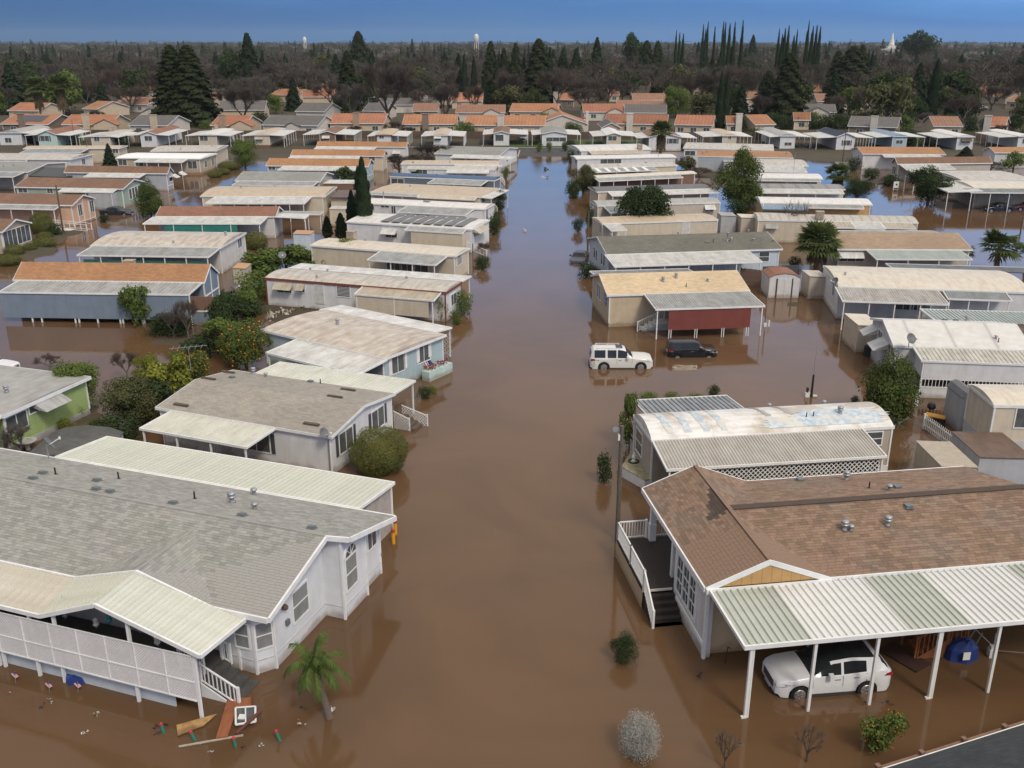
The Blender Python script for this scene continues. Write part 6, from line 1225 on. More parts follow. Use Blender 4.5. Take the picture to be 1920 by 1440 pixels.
def tree(kind, zf, x, yb, yt, wpx, label, group=None, zg=0.0, v=None, minh=None):
    """base point (x,yb), top row yt, crown width wpx, all in the zoomed picture"""
    b = zf(x, yb); t_ = zf(x, yt); w = wp(b, zg); hh = vh(b, t_[1], z0=zg); d = (w-Vector((0, 0, CH))); dep = d.dot(FY)*cp_-d.z*sp_
    wm = (zf(x+wpx, yb)[0]-b[0])/CF*dep; k0 = kind.replace('_big', '')
    if k0 in ('hedge', 'silver', 'bush_dark', 'bush_green', 'bush_yellow', 'round_green', 'round_dark', 'round_yellow', 'round_olive', 'orange') and dep < 200:   # seen from above: allow for the crown's own depth
        r_ = ray(b[0], (b[1]+t_[1])/2).normalized(); se = -r_.z; ce = math.sqrt(1-se*se); ext = (b[1]-t_[1])/CF*dep; hh = math.sqrt(max(ext*ext-(wm*se)**2*.8, (.4*wm)**2))/ce; w = wp((b[0], (b[1]+t_[1])/2), zg+hh/2); w.z = zg
    return plant(kind, (w.x, w.y, zg), hh, wm, label, group, v)
# ---- plants one can tell apart
tree('hedge_big', z0, 709, 886, 800, 112, 'large round clipped hedge bush at the corner of the white grey roofed home')
tree('orange_big', z0, 458, 688, 603, 98, 'big orange tree full of ripe fruit behind the white porch roof')
tree('round_green', z3, 780, 400, 170, 185, 'small round crowned tree standing before the long grey blue wall', v=0)
tree('bush_dark', z3, 930, 455, 325, 210, 'dark spreading shrub in the water beside the grey blue wall')
tree('bare_red', z3, 1095, 480, 258, 170, 'reddish bare tree before the red brown privacy screen')
tree('bare_grey', z3, 1010, 470, 330, 160, 'pale leaning bare tree in the dark shrub by the grey blue wall')
tree('round_dark', z3, 1285, 470, 212, 175, 'dark dense evergreen right of the red brown privacy screen')
tree('round_green', z3, 1455, 400, 200, 160, 'loose green tree between the dark evergreen and the white trailer home')
tree('bush_dark', z3, 1190, 570, 430, 190, 'low dark shrub left of the big orange tree')
tree('round_yellow_big', z3, 860, 800, 575, 175, 'yellow green lemon tree left of the roof aerial')
tree('orange_big', z3, 1085, 770, 545, 265, 'orange tree directly behind the roof aerial')
tree('round_olive_big', z3, 765, 1000, 715, 320, 'large dull olive tree beside the grey shingle roof')
tree('bush_dark_big', z3, 570, 1070, 945, 190, 'low dark shrub next to the long ivory carport roof')
tree('round_green_big', z3, 450, 890, 610, 270, 'leafy green tree against the lime green home')
tree('bush_yellow', z3, 385, 1015, 935, 115, 'small bright yellow green shrub in front of the lime green home')
tree('bare_red', z3, 740, 710, 555, 170, 'thin reddish bare tree standing in the water left of the lemon tree')
tree('bare_red', z3, 290, 660, 575, 150, 'faint low bare shrub in the water above the lime green home')
tree('bare_grey', z3, 130, 1180, 975, 170, 'tangled grey bare shrub at the foot of the lime green wall'); tree('bare_grey', z3, 35, 1200, 1040, 130, 'tangled grey bare shrub at the left edge of the photo')
tree('bush_yellow', z4, 1718, 352, 215, 80, 'upright yellow green plant at the street end of the beige porch'); tree('bush_green', z4, 1790, 370, 290, 80, 'spiky low plants at the street corner of the white trailer home')
tree('bush_dark', z4, 1620, 780, 705, 80, 'low round shrub standing in water by the lattice steps'); tree('bush_yellow', z4, 1660, 750, 705, 55, 'tiny yellowish plant beside the low shrub near the flag'); tree('bush_dark', z4, 1725, 632, 605, 40, 'tiny dark tuft in the water beside the pale blue home')
tree('orange_big', b1, 800, 1045, 848, 240, 'orange tree in front of the cream flat roofed trailer')
tree('round_yellow', b1, 530, 1035, 925, 150, 'yellow green bush left of the orange tree by the cream trailer'); tree('round_green', b1, 640, 1050, 925, 130, 'green bush touching the orange tree by the cream trailer')
tree('round_dark', b1, 350, 1040, 890, 270, 'wide dark green bush behind the white trailer home'); tree('round_green', b1, 250, 1060, 925, 170, 'mid green bush left of the wide dark bush'); tree('orange_big', b1, 175, 1140, 955, 200, 'lemon tree at the left end of the white trailer home')
tree('hedge', b1, 150, 910, 790, 160, 'square dark hedge behind the low mottled roof')
tree('cypress_big', b1, 905, 838, 280, 128, 'tallest slender cypress beside the solar roofed trailer'); tree('cypress_big', b1, 820, 800, 505, 92, 'second cypress with leaning tip left of the tallest one'); tree('cypress', b1, 645, 830, 685, 80, 'short dark cypress left of the beige roof cooler', 'short cypresses'); tree('cypress', b1, 740, 838, 662, 88, 'short cypress right beside the beige roof cooler', 'short cypresses'); tree('cypress', b1, 860, 560, 338, 60, 'thin pointed cypress tip just left of the tallest cypress')
tree('round_dark', b1, 770, 500, 348, 190, 'dark bushy tree in front of the light blue home'); tree('bush_green', b1, 690, 620, 560, 90, 'green shrub between the cream roof and the cypresses')
tree('bare', b1, 1375, 330, 185, 270, 'brown bare tree behind the low roofs left of the street'); tree('bare', b1, 1140, 400, 262, 220, 'low spreading bare tree right of the light blue home'); tree('bare', b1, 1280, 370, 250, 200, 'bare tree between two other bare trees left of the street')
tree('bush_dark', b1, 1840, 640, 500, 90, 'dark shrub by the street at the tan roofed home'); tree('bush_olive' if 0 else 'bush_dark', b1, 1815, 745, 640, 60, 'dark shrub by the street at the white rail'); tree('bush_green', b1, 1880, 425, 340, 50, 'green shrub by the street near the dry road end'); tree('bare_red', b1, 1720, 960, 870, 90, 'reddish scrub at the foot of the small street steps')
tree('round_green_big', b1, 65, 345, 165, 185, 'big round green tree at the flooded lane corner'); tree('hedge', z8, 1640, 378, 315, 150, 'clipped hedge at the foot of the big round green tree')
tree('egg_big', z8, 1092, 725, 455, 200, 'egg shaped green street tree beside the flooded lane'); tree('conifer', z8, 795, 350, 188, 95, 'dark young conifer in front of the tan roofed home'); tree('hedge_big', z8, 295, 840, 685, 170, 'tall round clipped bush behind the utility pole')
for x, y, yt, w_, s_ in ((320, 930, 862, 170, 'third'), (100, 1000, 912, 150, 'fourth'), (212, 965, 905, 105, 'small dome shaped'), (60, 1062, 985, 180, 'lowest'), (215, 918, 868, 115, 'brownish topped'), (320, 868, 832, 120, 'highest')): tree('hedge', z8, x, y, yt, w_, s_+' clipped garden bush on the bank at the left edge', 'clipped garden bushes on the left bank')
for x, y, yt, w_, s_ in ((1545, 432, 385, 110, 'nearest'), (1610, 410, 365, 100, 'second'), (1690, 372, 325, 110, 'farthest')): tree('hedge', z8, x, y, yt, w_, s_+' low bush on the bank by the big round green tree', 'low bushes on the lane bank')
tree('bush_dark', z8, 405, 850, 760, 110, 'grey green bush between tall clipped bush and ramp'); tree('bush_dark', z8, 745, 755, 700, 100, 'low dark bush by the corner of the peach home')
for k, x, y, yt, w_, s_ in (('bush_green', 555, 195, 128, 110, 'right of the mint end home'), ('bush_dark', 780, 205, 138, 120, 'in front of the cream end home with the cooler box'), ('bush_dark', 890, 215, 130, 130, 'left of the tall white end home'), ('bush_dark', 230, 190, 128, 75, 'left of the mint end home'), ('bush_green', 1480, 90, 20, 110, 'below the giant redwoods'), ('round_dark', 708, 85, 25, 62, 'beside the tall cream chimney'), ('round_dark', 85, 70, 15, 60, 'before the far left tiled house')): tree(k, z8, x, y, yt, w_, 'bush '+s_, zg=.3)
tree('round_olive_big', b2, 225, 592, 380, 215, 'big olive tree overhanging the right edge of the street'); tree('hedge', b2, 150, 605, 552, 80, 'yellowish clipped hedge at the right street edge'); tree('hedge', b2, 140, 552, 515, 70, 'dark clipped hedge behind the yellowish one'); tree('round_green', b2, 278, 362, 280, 110, 'small green tree at the corner of the white home'); tree('bush_dark', b2, 130, 362, 250, 65, 'dark shrub at the end of the flooded street'); tree('bush_green', b2, 620, 520, 422, 158, 'dome shaped green shrub in front of a low carport'); tree('round_green', b2, 385, 660, 560, 165, 'round green bush at the end of the dark grey roof')
tree('round_dark_big', b2, 708, 925, 542, 405, 'big dark round tree covering the pale orange trailer roof'); tree('egg_big', b2, 1440, 705, 248, 390, 'large bushy green tree between the right hand homes'); tree('bush_dark', b2, 1440, 765, 640, 210, 'dull bush below the large bushy green tree'); tree('round_olive', b2, 1035, 420, 308, 155, 'olive shrub beside the grey sided home'); tree('bare_red', b2, 1130, 470, 395, 200, 'brown scrub on the bank left of the large bushy tree')
tree('bare_fine', b2, 1875, 945, 640, 300, 'bare spreading tree with fine twigs in front of the ribbed roof'); tree('bush_dark', b2, 185, 892, 785, 95, 'leafy plant poking out of the water by the street pole'); tree('bush_dark', b2, 275, 850, 700, 70, 'dark shrub behind the tall street pole')
tree('bush_dark', b3, 645, 398, 300, 115, 'dark shrub at the end of the white walled brown roofed home'); tree('bush_dark_big', b3, 675, 602, 462, 225, 'spreading dark juniper like shrub above the right hand pool'); tree('bush_dark', b3, 775, 470, 378, 140, 'dark garden bush left of the beige home'); tree('bush_dark', b3, 910, 515, 425, 180, 'low garden bush below the beige home end'); tree('bush_green', b3, 1080, 310, 262, 330, 'long green bush between the two brown roofs'); tree('round_dark_big', b3, 1215, 650, 378, 300, 'huge dark shrub beside the cream carport home'); tree('conifer', b3, 1480, 300, 218, 120, 'small dark conifer beyond the brown roofs'); tree('round_green', b3, 1850, 395, 262, 170, 'green tree at the far right below the rust red roof'); tree('bush_green', b3, 1070, 222, 135, 170, 'bright green bush in front of the blue grey end home'); tree('bush_green', b3, 1200, 222, 142, 130, 'second green bush right of the blue grey end home'); tree('bush_dark', b3, 582, 715, 675, 95, 'small dark bush peeping over the ochre home'); tree('bare_grey', b3, 1660, 410, 330, 170, 'grey twiggy shrub at the far side of the brown roof'); tree('bush_dark', b3, 40, 595, 545, 100, 'dull bush behind the ochre home'); tree('bush_dark', b3, 1500, 400, 376, 130, 'flat topped bush behind the pale flat roof')
tree('egg_big', z6, 652, 1200, 790, 370, 'full green tree in front of the slatted porch'); tree('bush_dark', z6, 470, 1105, 1050, 60, 'small leafy sprig left of the full green tree'); tree('bush_yellow', z6, 1052, 1140, 1090, 40, 'tiny green plant by the grey shed')
tree('bush_dark', z0, 1133, 905, 848, 34, 'lone upright dark shrub standing in the street water'); tree('bush_dark_big', z0, 1170, 1243, 1187, 56, 'round grey green shrub in the water below the deck steps'); tree('silver_big', z0, 1200, 1422, 1343, 76, 'silvery white leaved shrub at the bottom of the photo'); tree('bare_fine', z0, 1358, 1442, 1368, 66, 'small reddish bare bush in the water at the bottom edge'); tree('bare_fine', z0, 1512, 1428, 1355, 72, 'small bare bush in the water in front of the striped carport'); tree('orange', z0, 1652, 1412, 1328, 80, 'small kumquat bush dotted with orange fruit')
tree('round_green', z7, 262, 455, 125, 115, 'tall dense ivy bush at the end of the patched roof trailer'); tree('bush_dark', z7, 765, 150, 68, 85, 'twiggy shrub behind the ribbed back awning'); [tree('bush_green', z7, x, 172, 112+i*3, 130, s_+' green bush behind the ribbed back awning') for i, (x, s_) in enumerate(((380, 'left hand'), (520, 'middle'), (650, 'right hand')))]
tree('bush_dark', z5, 150, 405, 320, 90, 'low dark plant at the corner of the pale blue home'); tree('bush_dark', z5, 1640, 320, 240, 110, 'shrub beside the fan palm and dark fence')

for k, x, yb, yt, w_, lb in (('round_green', 505, 530, 468, 92, 'tall green bush behind the left end of the white trailer'), ('round_green', 560, 505, 458, 88, 'green tree at the back of the cream trailer, left of its cooler'), ('bush_green', 472, 560, 508, 74, 'bright bush at the corner of the white trailer'), ('round_dark', 440, 618, 548, 92, 'dark green tree above the big orange tree'), ('round_green', 410, 668, 598, 84, 'green tree left of the big orange tree'), ('bush_dark', 375, 672, 628, 84, 'dark undergrowth between two orange trees'), ('round_yellow', 322, 748, 668, 96, 'yellow green tree beside the lemon tree'), ('round_dark', 268, 790, 712, 108, 'dark tree between the lime green home and grey roof'), ('bush_dark', 215, 835, 775, 110, 'dark thicket beyond the ivory carport'), ('bush_green', 118, 790, 742, 60, 'green bush against the lime green wall end'), ('bush_dark', 470, 590, 560, 60, 'low dark growth beside the rubbish bank'), ('bush_dark', 330, 628, 590, 70, 'dark low growth in the water by the bare trees'), ('bush_green', 655, 395, 372, 40, 'bush between cream roof and slate trailer'), ('bush_dark', 905, 505, 478, 30, 'reedy growth at the steps of the cream trailer'), ('bush_dark', 925, 440, 405, 32, 'street side shrub under the bright white arched roof'), ('bush_green', 868, 590, 545, 36, 'spiky plant at the end of the beige porch by the street'), ('bush_dark', 1100, 520, 490, 40, 'dark shrubs at the end of the pale blue home by the street'), ('bush_dark', 1075, 372, 338, 30, 'dark bank growth at the right street edge')): tree(k, z0, x, yb, yt, w_, lb)
# ---- palms
def palm(fn, zf, x, yb, yc, R_, label, grp=None, skirt=1.0, zg=0, n=46, H_=None):
    b = zf(x, yb); w = wp(b, zg); hh = H_ or vh(b, zf(x, yc)[1], z0=zg); t_ = thing('fan_palm', (w.x, w.y, zg), G.uniform(0, 6), label, 'palm tree', grp); tr, cr, sk = fan_palm(G, n, skirt, True, hh, R_)
    tr.build('trunk', PBARK, t_, smooth=True); cr.build('crown', LP, t_); sk.build('dead_fronds', LPD, t_) if skirt else None; return t_
palm(0, b2, 825, 345, 110, 2.7, 'tall thick fan palm with a brown skirt behind the low roofs', skirt=1.3, n=60)
palm(0, z6, 225, 300, 120, 2.9, 'bushy fan palm in front of the tan speckled roof', skirt=.5, n=70); palm(0, z6, 1330, 300, 140, 2.6, 'fan palm with spread green fronds at the far right pool', skirt=.1, n=44); palm(0, z6, 1130, 262, 235, 1.3, 'low fan palm top left of the right hand palm', skirt=0, n=26, H_=1.6); palm(0, z6, 390, 262, 235, 1.5, 'low fan palm right of the bushy fan palm', skirt=0, n=26, H_=1.6); palm(0, z6, 1520, 290, 250, 1.5, 'fan palm tip at the right edge', skirt=0, n=26, H_=2)
palm(0, b3, 520, 500, 430, 2.6, 'fan palm clump at the corner of the right hand lane', skirt=.5, n=60); palm(0, b1, 1255, 480, 440, 1.5, 'small fan palm in front of the slate trailer home', skirt=0, n=30, H_=1.8)
palm(0, b4, 305, 740, 470, 3.6, 'left one of two shaggy fan palms behind the park', 'shaggy fan palms', skirt=1.4, zg=.4, n=60); palm(0, b4, 470, 740, 460, 3.9, 'right one of two shaggy fan palms behind the park', 'shaggy fan palms', skirt=1.4, zg=.4, n=60); palm(0, b6, 560, 540, 395, 2.8, 'slim far palm among the bare trees', skirt=.2, zg=.4, n=36); palm(0, b7, 1620, 490, 430, 5, 'broad palm clump far on the right', skirt=.3, zg=.4, n=50)
w = wp((617, 1345)); t_ = thing('feather_palm', (w.x, w.y, 0), .4, 'small feather palm leaning in the water in front of the white home', 'palm tree'); tr, cr = feather_palm(G, 19, 2.35, 1.5); t_.rotation_euler = (0, R(-9), .2); tr.build('trunk', PBARK, t_, smooth=True); cr.build('crown', leafmat('feather', (.105, .15, .04), v=.5), t_)

# ---- trees among and behind the tiled houses
BGL = [('redwood_big', b4, 1285, 750, 172, 330, 'left giant of the pair of redwoods towering behind the end homes'), ('redwood_big', b4, 1400, 755, 172, 360, 'right giant of the pair of redwoods towering behind the end homes'), ('round_green', b4, 480, 660, 360, 280, 'big green tree behind the two shaggy palms'), ('conifer', b4, 750, 655, 435, 130, 'columnar evergreen standing between tiled houses'), ('conifer', b4, 110, 640, 300, 190, 'dark conifer left of the two shaggy palms'), ('round_green', b4, 15, 680, 500, 100, 'green tree cut by the left edge behind the park'), ('round_dark', b4, 1700, 520, 205, 200, 'dark round crowned tree right of the redwood pair'), ('conifer', b4, 1815, 520, 92, 210, 'tall dark conifer right of the redwood pair'), ('bare', b4, 1760, 750, 465, 330, 'spreading bare tree right of the redwood pair'), ('bare_grey', b4, 1565, 520, 310, 200, 'pale bare tree between redwoods and the dark round tree'), ('bare', b4, 1150, 520, 295, 190, 'bare tree immediately left of the redwoods'), ('bare_red', b4, 950, 660, 470, 260, 'reddish bare tree in front of the brown tiled house'), ('bare', b4, 1010, 560, 420, 200, 'dark bare tree behind the brown tiled house'),
 ('redwood', b5, 795, 380, 68, 180, 'tall redwood above the bare spreading tree'), ('redwood_big', b5, 722, 620, 205, 170, 'dark redwood left of the bare spreading tree'), ('bare_big', b5, 990, 725, 300, 470, 'large bare spreading tree in the middle of the tiled houses'), ('bare_grey', b5, 745, 700, 430, 240, 'pale grey bare tree in front of the dark redwood'), ('bare_big', b5, 1390, 712, 440, 250, 'bare tree with twisted trunk right of the grey chimney'), ('redwood', b5, 1700, 560, 138, 150, 'first dark redwood behind the bright tiled house'), ('redwood', b5, 1790, 560, 185, 120, 'second dark redwood behind the bright tiled house'), ('redwood', b5, 1870, 580, 150, 120, 'third dark redwood behind the bright tiled house'), ('cypress', b5, 1520, 570, 225, 55, 'left cypress before the tall tiled house'), ('cypress', b5, 1585, 572, 250, 55, 'right cypress before the tall tiled house'), ('cypress', b5, 1655, 575, 380, 50, 'short cypress right of the tall tiled house'), ('cypress', b5, 1845, 580, 330, 55, 'cypress beside the third dark redwood'), ('conifer', b5, 30, 430, 88, 130, 'pointed conifer right of the tall dark conifer'), ('round_dark', b5, 290, 500, 330, 260, 'dark round tree above the rounded tiled house'), ('round_green', b5, 215, 645, 505, 120, 'green yard tree below the rounded tiled house'), ('round_dark', b5, 325, 620, 510, 100, 'dark yard tree left of the two level house'), ('bare', b5, 590, 600, 420, 260, 'bare tree right of the two level house'), ('round_yellow', b5, 1215, 450, 315, 160, 'yellowish green tree amid bare trees'), ('bare_grey', b5, 1140, 420, 250, 110, 'white trunked bare tree amid the wood'), ('bare_red', b5, 1240, 640, 470, 240, 'reddish bare tree over the pinkish brown house'), ('round_dark', b5, 900, 560, 470, 150, 'dark tree behind the slate roofed house'), ('conifer', b5, 1385, 420, 215, 110, 'narrow conifer left of the dark cypresses'), ('bare', b5, 60, 640, 440, 250, 'bare tree left of the rounded tiled house'),
 ('redwood_big', b6, 265, 590, 125, 250, 'dense dark redwood group behind the cream tiled house'), ('cypress', b6, 245, 585, 165, 45, 'thin cypress in front of the dense redwood group'), ('cypress', b6, 160, 588, 250, 60, 'cypress left of the dense redwood group'), ('cypress', b6, 60, 590, 290, 50, 'cypress farther left of the dense redwood group'), ('cypress', b6, 345, 585, 190, 60, 'cypress right of the dense redwood group'), ('conifer', b6, 440, 500, 195, 130, 'left conifer above the orange roofed gable'), ('conifer', b6, 535, 500, 198, 140, 'right conifer above the orange roofed gable'), ('conifer', b6, 680, 510, 118, 150, 'pointed conifer rising over the bare wood'), ('round_dark', b6, 950, 400, 92, 190, 'dark flat topped tree near the horizon, centre right'), ('redwood', b6, 1035, 450, 138, 160, 'dark redwood below the flat topped tree'), ('redwood', b6, 1115, 450, 140, 130, 'second redwood below the flat topped tree'), ('bare_red', b6, 600, 680, 480, 320, 'wide bare tree behind the white gabled house'), ('bare', b6, 870, 580, 420, 210, 'bare tree above the dark grey roofed house'), ('bare_grey', b6, 1040, 540, 345, 110, 'pale slender bare tree left of the solar roofed house'), ('round_green_big', b6, 1255, 700, 470, 190, 'leafy green tree right of the dark grey roofed house'), ('round_olive', b6, 1440, 690, 520, 220, 'olive tree left of the cypress pair'), ('cypress_big', b6, 1563, 775, 362, 66, 'left one of the two tall cypresses before the tiled roofs'), ('cypress_big', b6, 1607, 775, 372, 62, 'right one of the two tall cypresses before the tiled roofs'), ('conifer', b6, 1320, 780, 680, 120, 'small dark conifer behind the tan roofed end home'), ('orange', b6, 1412, 800, 735, 130, 'orange tree behind the tan roofed end home'), ('round_dark', b6, 1690, 808, 685, 150, 'dark bush tree right of the cypress pair'), ('bush_green', b6, 275, 935, 870, 55, 'shrub left of the white end home front'), ('bush_green', b6, 345, 935, 865, 50, 'shrub under the front windows of the white end home'), ('bush_dark', b6, 460, 930, 860, 55, 'shrub at the right corner of the white end home'), ('bush_dark', b6, 905, 775, 710, 75, 'bush beside the broad white chimney'), ('round_dark', b6, 650, 705, 660, 70, 'bush before the dark doorway'), ('bare', b6, 1290, 430, 285, 130, 'bare tree beside the solar roofed house'), ('conifer', b6, 1800, 300, 98, 90, 'pointed conifer right of the tall cypress row'), ('conifer', b6, 1410, 330, 150, 60, 'dark conifer among the cypress row'),
 ('redwood_big', b7, 700, 600, 208, 300, 'huge dark evergreen group on the right'), ('redwood', b7, 600, 590, 240, 170, 'left part of the huge dark evergreen group'), ('redwood', b7, 765, 560, 200, 150, 'right part of the huge dark evergreen group'), ('redwood_big', b7, 265, 720, 255, 260, 'broad dark evergreen behind the small tiled roof'), ('redwood', b7, 130, 700, 380, 200, 'dark evergreen left of the broad one'), ('round_yellow', b7, 340, 700, 482, 130, 'bright yellow green tree beside the broad dark evergreen'), ('cypress_big', b7, 1272, 705, 298, 85, 'single tall cypress on the right side'), ('round_dark', b7, 1165, 740, 565, 170, 'dark round tree at the foot of the single tall cypress'), ('round_green', b7, 705, 690, 492, 210, 'leafy green tree behind the grey white gabled house'), ('round_olive', b7, 960, 780, 430, 330, 'large olive brown tree in front of the grey brown house'), ('bare_red', b7, 1490, 775, 555, 290, 'pinkish bare tree left of the slanted white chimney'), ('bush_dark', b7, 1540, 810, 685, 120, 'bush touching the slanted white chimney'), ('bare_grey', b7, 1235, 780, 668, 130, 'pale grey bare shrub under the single tall cypress'), ('round_green', b7, 1080, 790, 688, 150, 'green bush under the large olive brown tree'), ('cypress', b7, 820, 480, 240, 42, 'left of two far cypresses beside the huge evergreen group'), ('cypress', b7, 848, 480, 245, 42, 'right of two far cypresses beside the huge evergreen group'), ('round_dark', b7, 1180, 330, 108, 240, 'broad dark tree by the white domed building'), ('bare', b7, 1690, 660, 480, 260, 'bare tree behind the parked white car'), ('round_dark', b7, 1890, 520, 290, 140, 'dark tree at the right edge near the palms'), ('round_dark', b7, 1845, 800, 680, 130, 'dark bush at the right edge behind the last end home'), ('round_green', b7, 1370, 700, 500, 190, 'green tree right of the single tall cypress'), ('round_yellow', b7, 930, 520, 385, 180, 'yellowish green tree behind the olive brown tree'), ('round_green', b7, 1080, 560, 390, 130, 'green tree above the olive brown tree'), ('round_dark', b7, 1490, 600, 470, 120, 'dark small tree near the far brown roofs'), ('bare', b7, 420, 560, 330, 200, 'grey bare tree between the evergreens')]
for k, zf, x, yb, yt, w_, lb in BGL: tree(k, zf, x, yb, yt, w_, lb, zg=.4)
for i, x in enumerate((170, 262, 350, 430, 520, 600, 680)): tree('bush_dark', b7, x, 790, 668+(i*37 % 23), 150, ['first', 'second', 'third', 'fourth', 'fifth', 'sixth', 'seventh'][i]+' from the left of the dark bushes behind the long grey roofed end home', 'dark bushes behind the end homes', zg=.3)
cyp = [(b6, 1262, 70), (b6, 1286, 84), (b6, 1312, 94), (b6, 1457, 24), (b6, 1474, 60), (b6, 1490, 8), (b6, 1540, 40), (b6, 1602, 6), (b6, 1617, 12), (b6, 1648, 20), (b6, 1685, 8), (b6, 1742, -2), (b7, 228, 92), (b7, 250, 130), (b7, 270, 90), (b7, 295, 70), (b7, 330, 140), (b7, 353, 96), (b7, 418, 110), (b7, 434, 40), (b7, 450, 120), (b7, 463, 74), (b7, 489, 68), (b7, 513, 76)]
ords = ['1st', '2nd', '3rd', '4th', '5th', '6th', '7th', '8th', '9th', '10th', '11th', '12th', '13th', '14th', '15th', '16th', '17th', '18th', '19th', '20th', '21st', '22nd', '23rd', '24th']
for i, (zf, x, yt) in enumerate(cyp):
    D = 520; p = zf(x, yt); d = ray(*p); k = D/math.hypot(d.x, d.y); w = Vector((d.x*k, d.y*k, .4)); hh = CH+d.z*k-.4
    plant('cypress', w, hh, G.uniform(1.7, 2.7), ords[i]+' from the left of the tall thin cypresses that rise over the horizon', 'tall cypresses on the skyline')
# skyline conifers and the nearer wood: single trees, nothing tells one from the next
KIN = (('bare', .36, 'bare brown winter tree in the wood beyond the tiled houses'), ('bare_red', .16, 'reddish bare winter tree in the wood beyond the tiled houses'), ('bare_grey', .12, 'grey bare winter tree in the wood beyond the tiled houses'), ('conifer', .15, 'dark conifer in the wood beyond the tiled houses'), ('round_dark', .12, 'dark evergreen in the wood beyond the tiled houses'), ('round_olive', .09, 'olive green tree in the wood beyond the tiled houses'))
hp = [(h.root.location.x+h.L/2, h.root.location.y) for h in HOMES if h.root.get('category') == 'house']
cnt = 0
for tr_ in range(4000):
    if cnt >= 285: break
    u = G.random(); y = 300+ (u**.9)*330; x = G.uniform(-.60, .56)*y
    if any(abs(x-a) < 13 and -16 < y-b_ < 10 for a, b_ in hp): continue
    r_ = G.random(); s_ = 0
    for k, p_, lb in KIN:
        s_ += p_
        if r_ < s_: break
    hh = G.uniform(9, 14)*(1.25 if k == 'conifer' else 1); wd_ = hh*(.5 if k == 'conifer' else G.uniform(.85, 1.25)); cnt += 1
    if y < 330: hh *= .72; wd_ *= .7
    plant(k, (x, y, .4), hh, wd_, lb, lb.replace(' tree in', ' trees in').replace('dark conifer in', 'dark conifers in').replace('dark evergreen in', 'dark evergreens in'))
for i in range(110):
    x = G.uniform(-155, 150); y = G.choice((G.uniform(248, 256), G.uniform(248, 256), G.uniform(270, 300))); k, lb = G.choice((('bush_dark', 'dark shrub'), ('bush_green', 'green shrub'), ('bush_dark', 'dark shrub'), ('bare', 'bare shrub'), ('bare_red', 'reddish shrub')))
    if any(abs(x-a) < 9 and -3 < y-b_ < 9 for a, b_ in hp): continue
    plant(k, (x, y, .4), G.uniform(1.6, 3.8), G.uniform(3, 6.5), lb+' in the yards along the timber fence behind the last row', lb+'s in the yards along the timber fence')
# the far wood as one mass per kind
import numpy as np
def mass(name, kinds, n, ymin, ymax, hr, wr, seed, mt, keep, sky=1.0):
    rg = np.random.default_rng(seed); pv = []
    for k in kinds:
        for parts in P(k):
            me = parts[1][1]; a = np.empty(len(me.vertices)*3, dtype=np.float32); me.vertices.foreach_get('co', a); a = a.reshape(-1, 3); per = 4 if len(me.polygons) and len(me.polygons[0].vertices) == 4 else 3
            a = a[:len(a)//per*per].reshape(-1, per, 3); pv.append((a, per))
    V = []; 
    per0 = pv[0][1]
    for i in range(n):
        y = ymin*(ymax/ymin)**rg.random(); x = rg.uniform(-.62, .58)*y; a, per = pv[rg.integers(len(pv))]; idx = rg.choice(len(a), keep, replace=False); q = a[idx].copy()
        c = q.mean(axis=1, keepdims=True); q = c+(q-c)*sky*1.5; h = rg.uniform(*hr)*(1+.25*(rg.random() < .08)); w = h*rg.uniform(*wr)*(1 if y < 1500 else 1.8); th = rg.uniform(0, 6.28); ct, st = math.cos(th), math.sin(th)
        X = (q[..., 0]*ct-q[..., 1]*st)*w+x; Y = (q[..., 0]*st+q[..., 1]*ct)*w+y; Z = q[..., 2]*h+.4; V.append(np.stack([X, Y, Z], -1))
    V = np.concatenate(V).astype(np.float32); nf = len(V); me = bpy.data.meshes.new(name); me.vertices.add(nf*per0); me.vertices.foreach_set('co', V.reshape(-1)); me.loops.add(nf*per0); me.loops.foreach_set('vertex_index', np.arange(nf*per0, dtype=np.int32)); me.polygons.add(nf); me.polygons.foreach_set('loop_start', np.arange(0, nf*per0, per0, dtype=np.int32)); me.polygons.foreach_set('loop_total', np.full(nf, per0, dtype=np.int32)); me.materials.append(mt); me.update(calc_edges=True)
    o = bpy.data.objects.new(name, me); col.objects.link(o); return o
tag(mass('far_bare_wood', ['bare', 'bare_red', 'bare_grey'], 4200, 380, 5000, (7, 12), (1.1, 1.7), 3, LT, 200, 1.7), 'brown leafless wood stretching to the horizon', 'wood', kind='stuff')
tag(mass('far_green_wood', ['round_dark', 'round_olive'], 1500, 420, 4500, (7, 12), (.8, 1.3), 4, LD, 110, 1.2), 'dark green treetops scattered through the wood to the horizon', 'wood', kind='stuff')
tag(mass('far_conifer_wood', ['conifer'], 330, 550, 4200, (12, 19), (.5, .75), 5, LC, 200, 1.0), 'dark pointed conifers breaking the skyline', 'wood', kind='stuff')
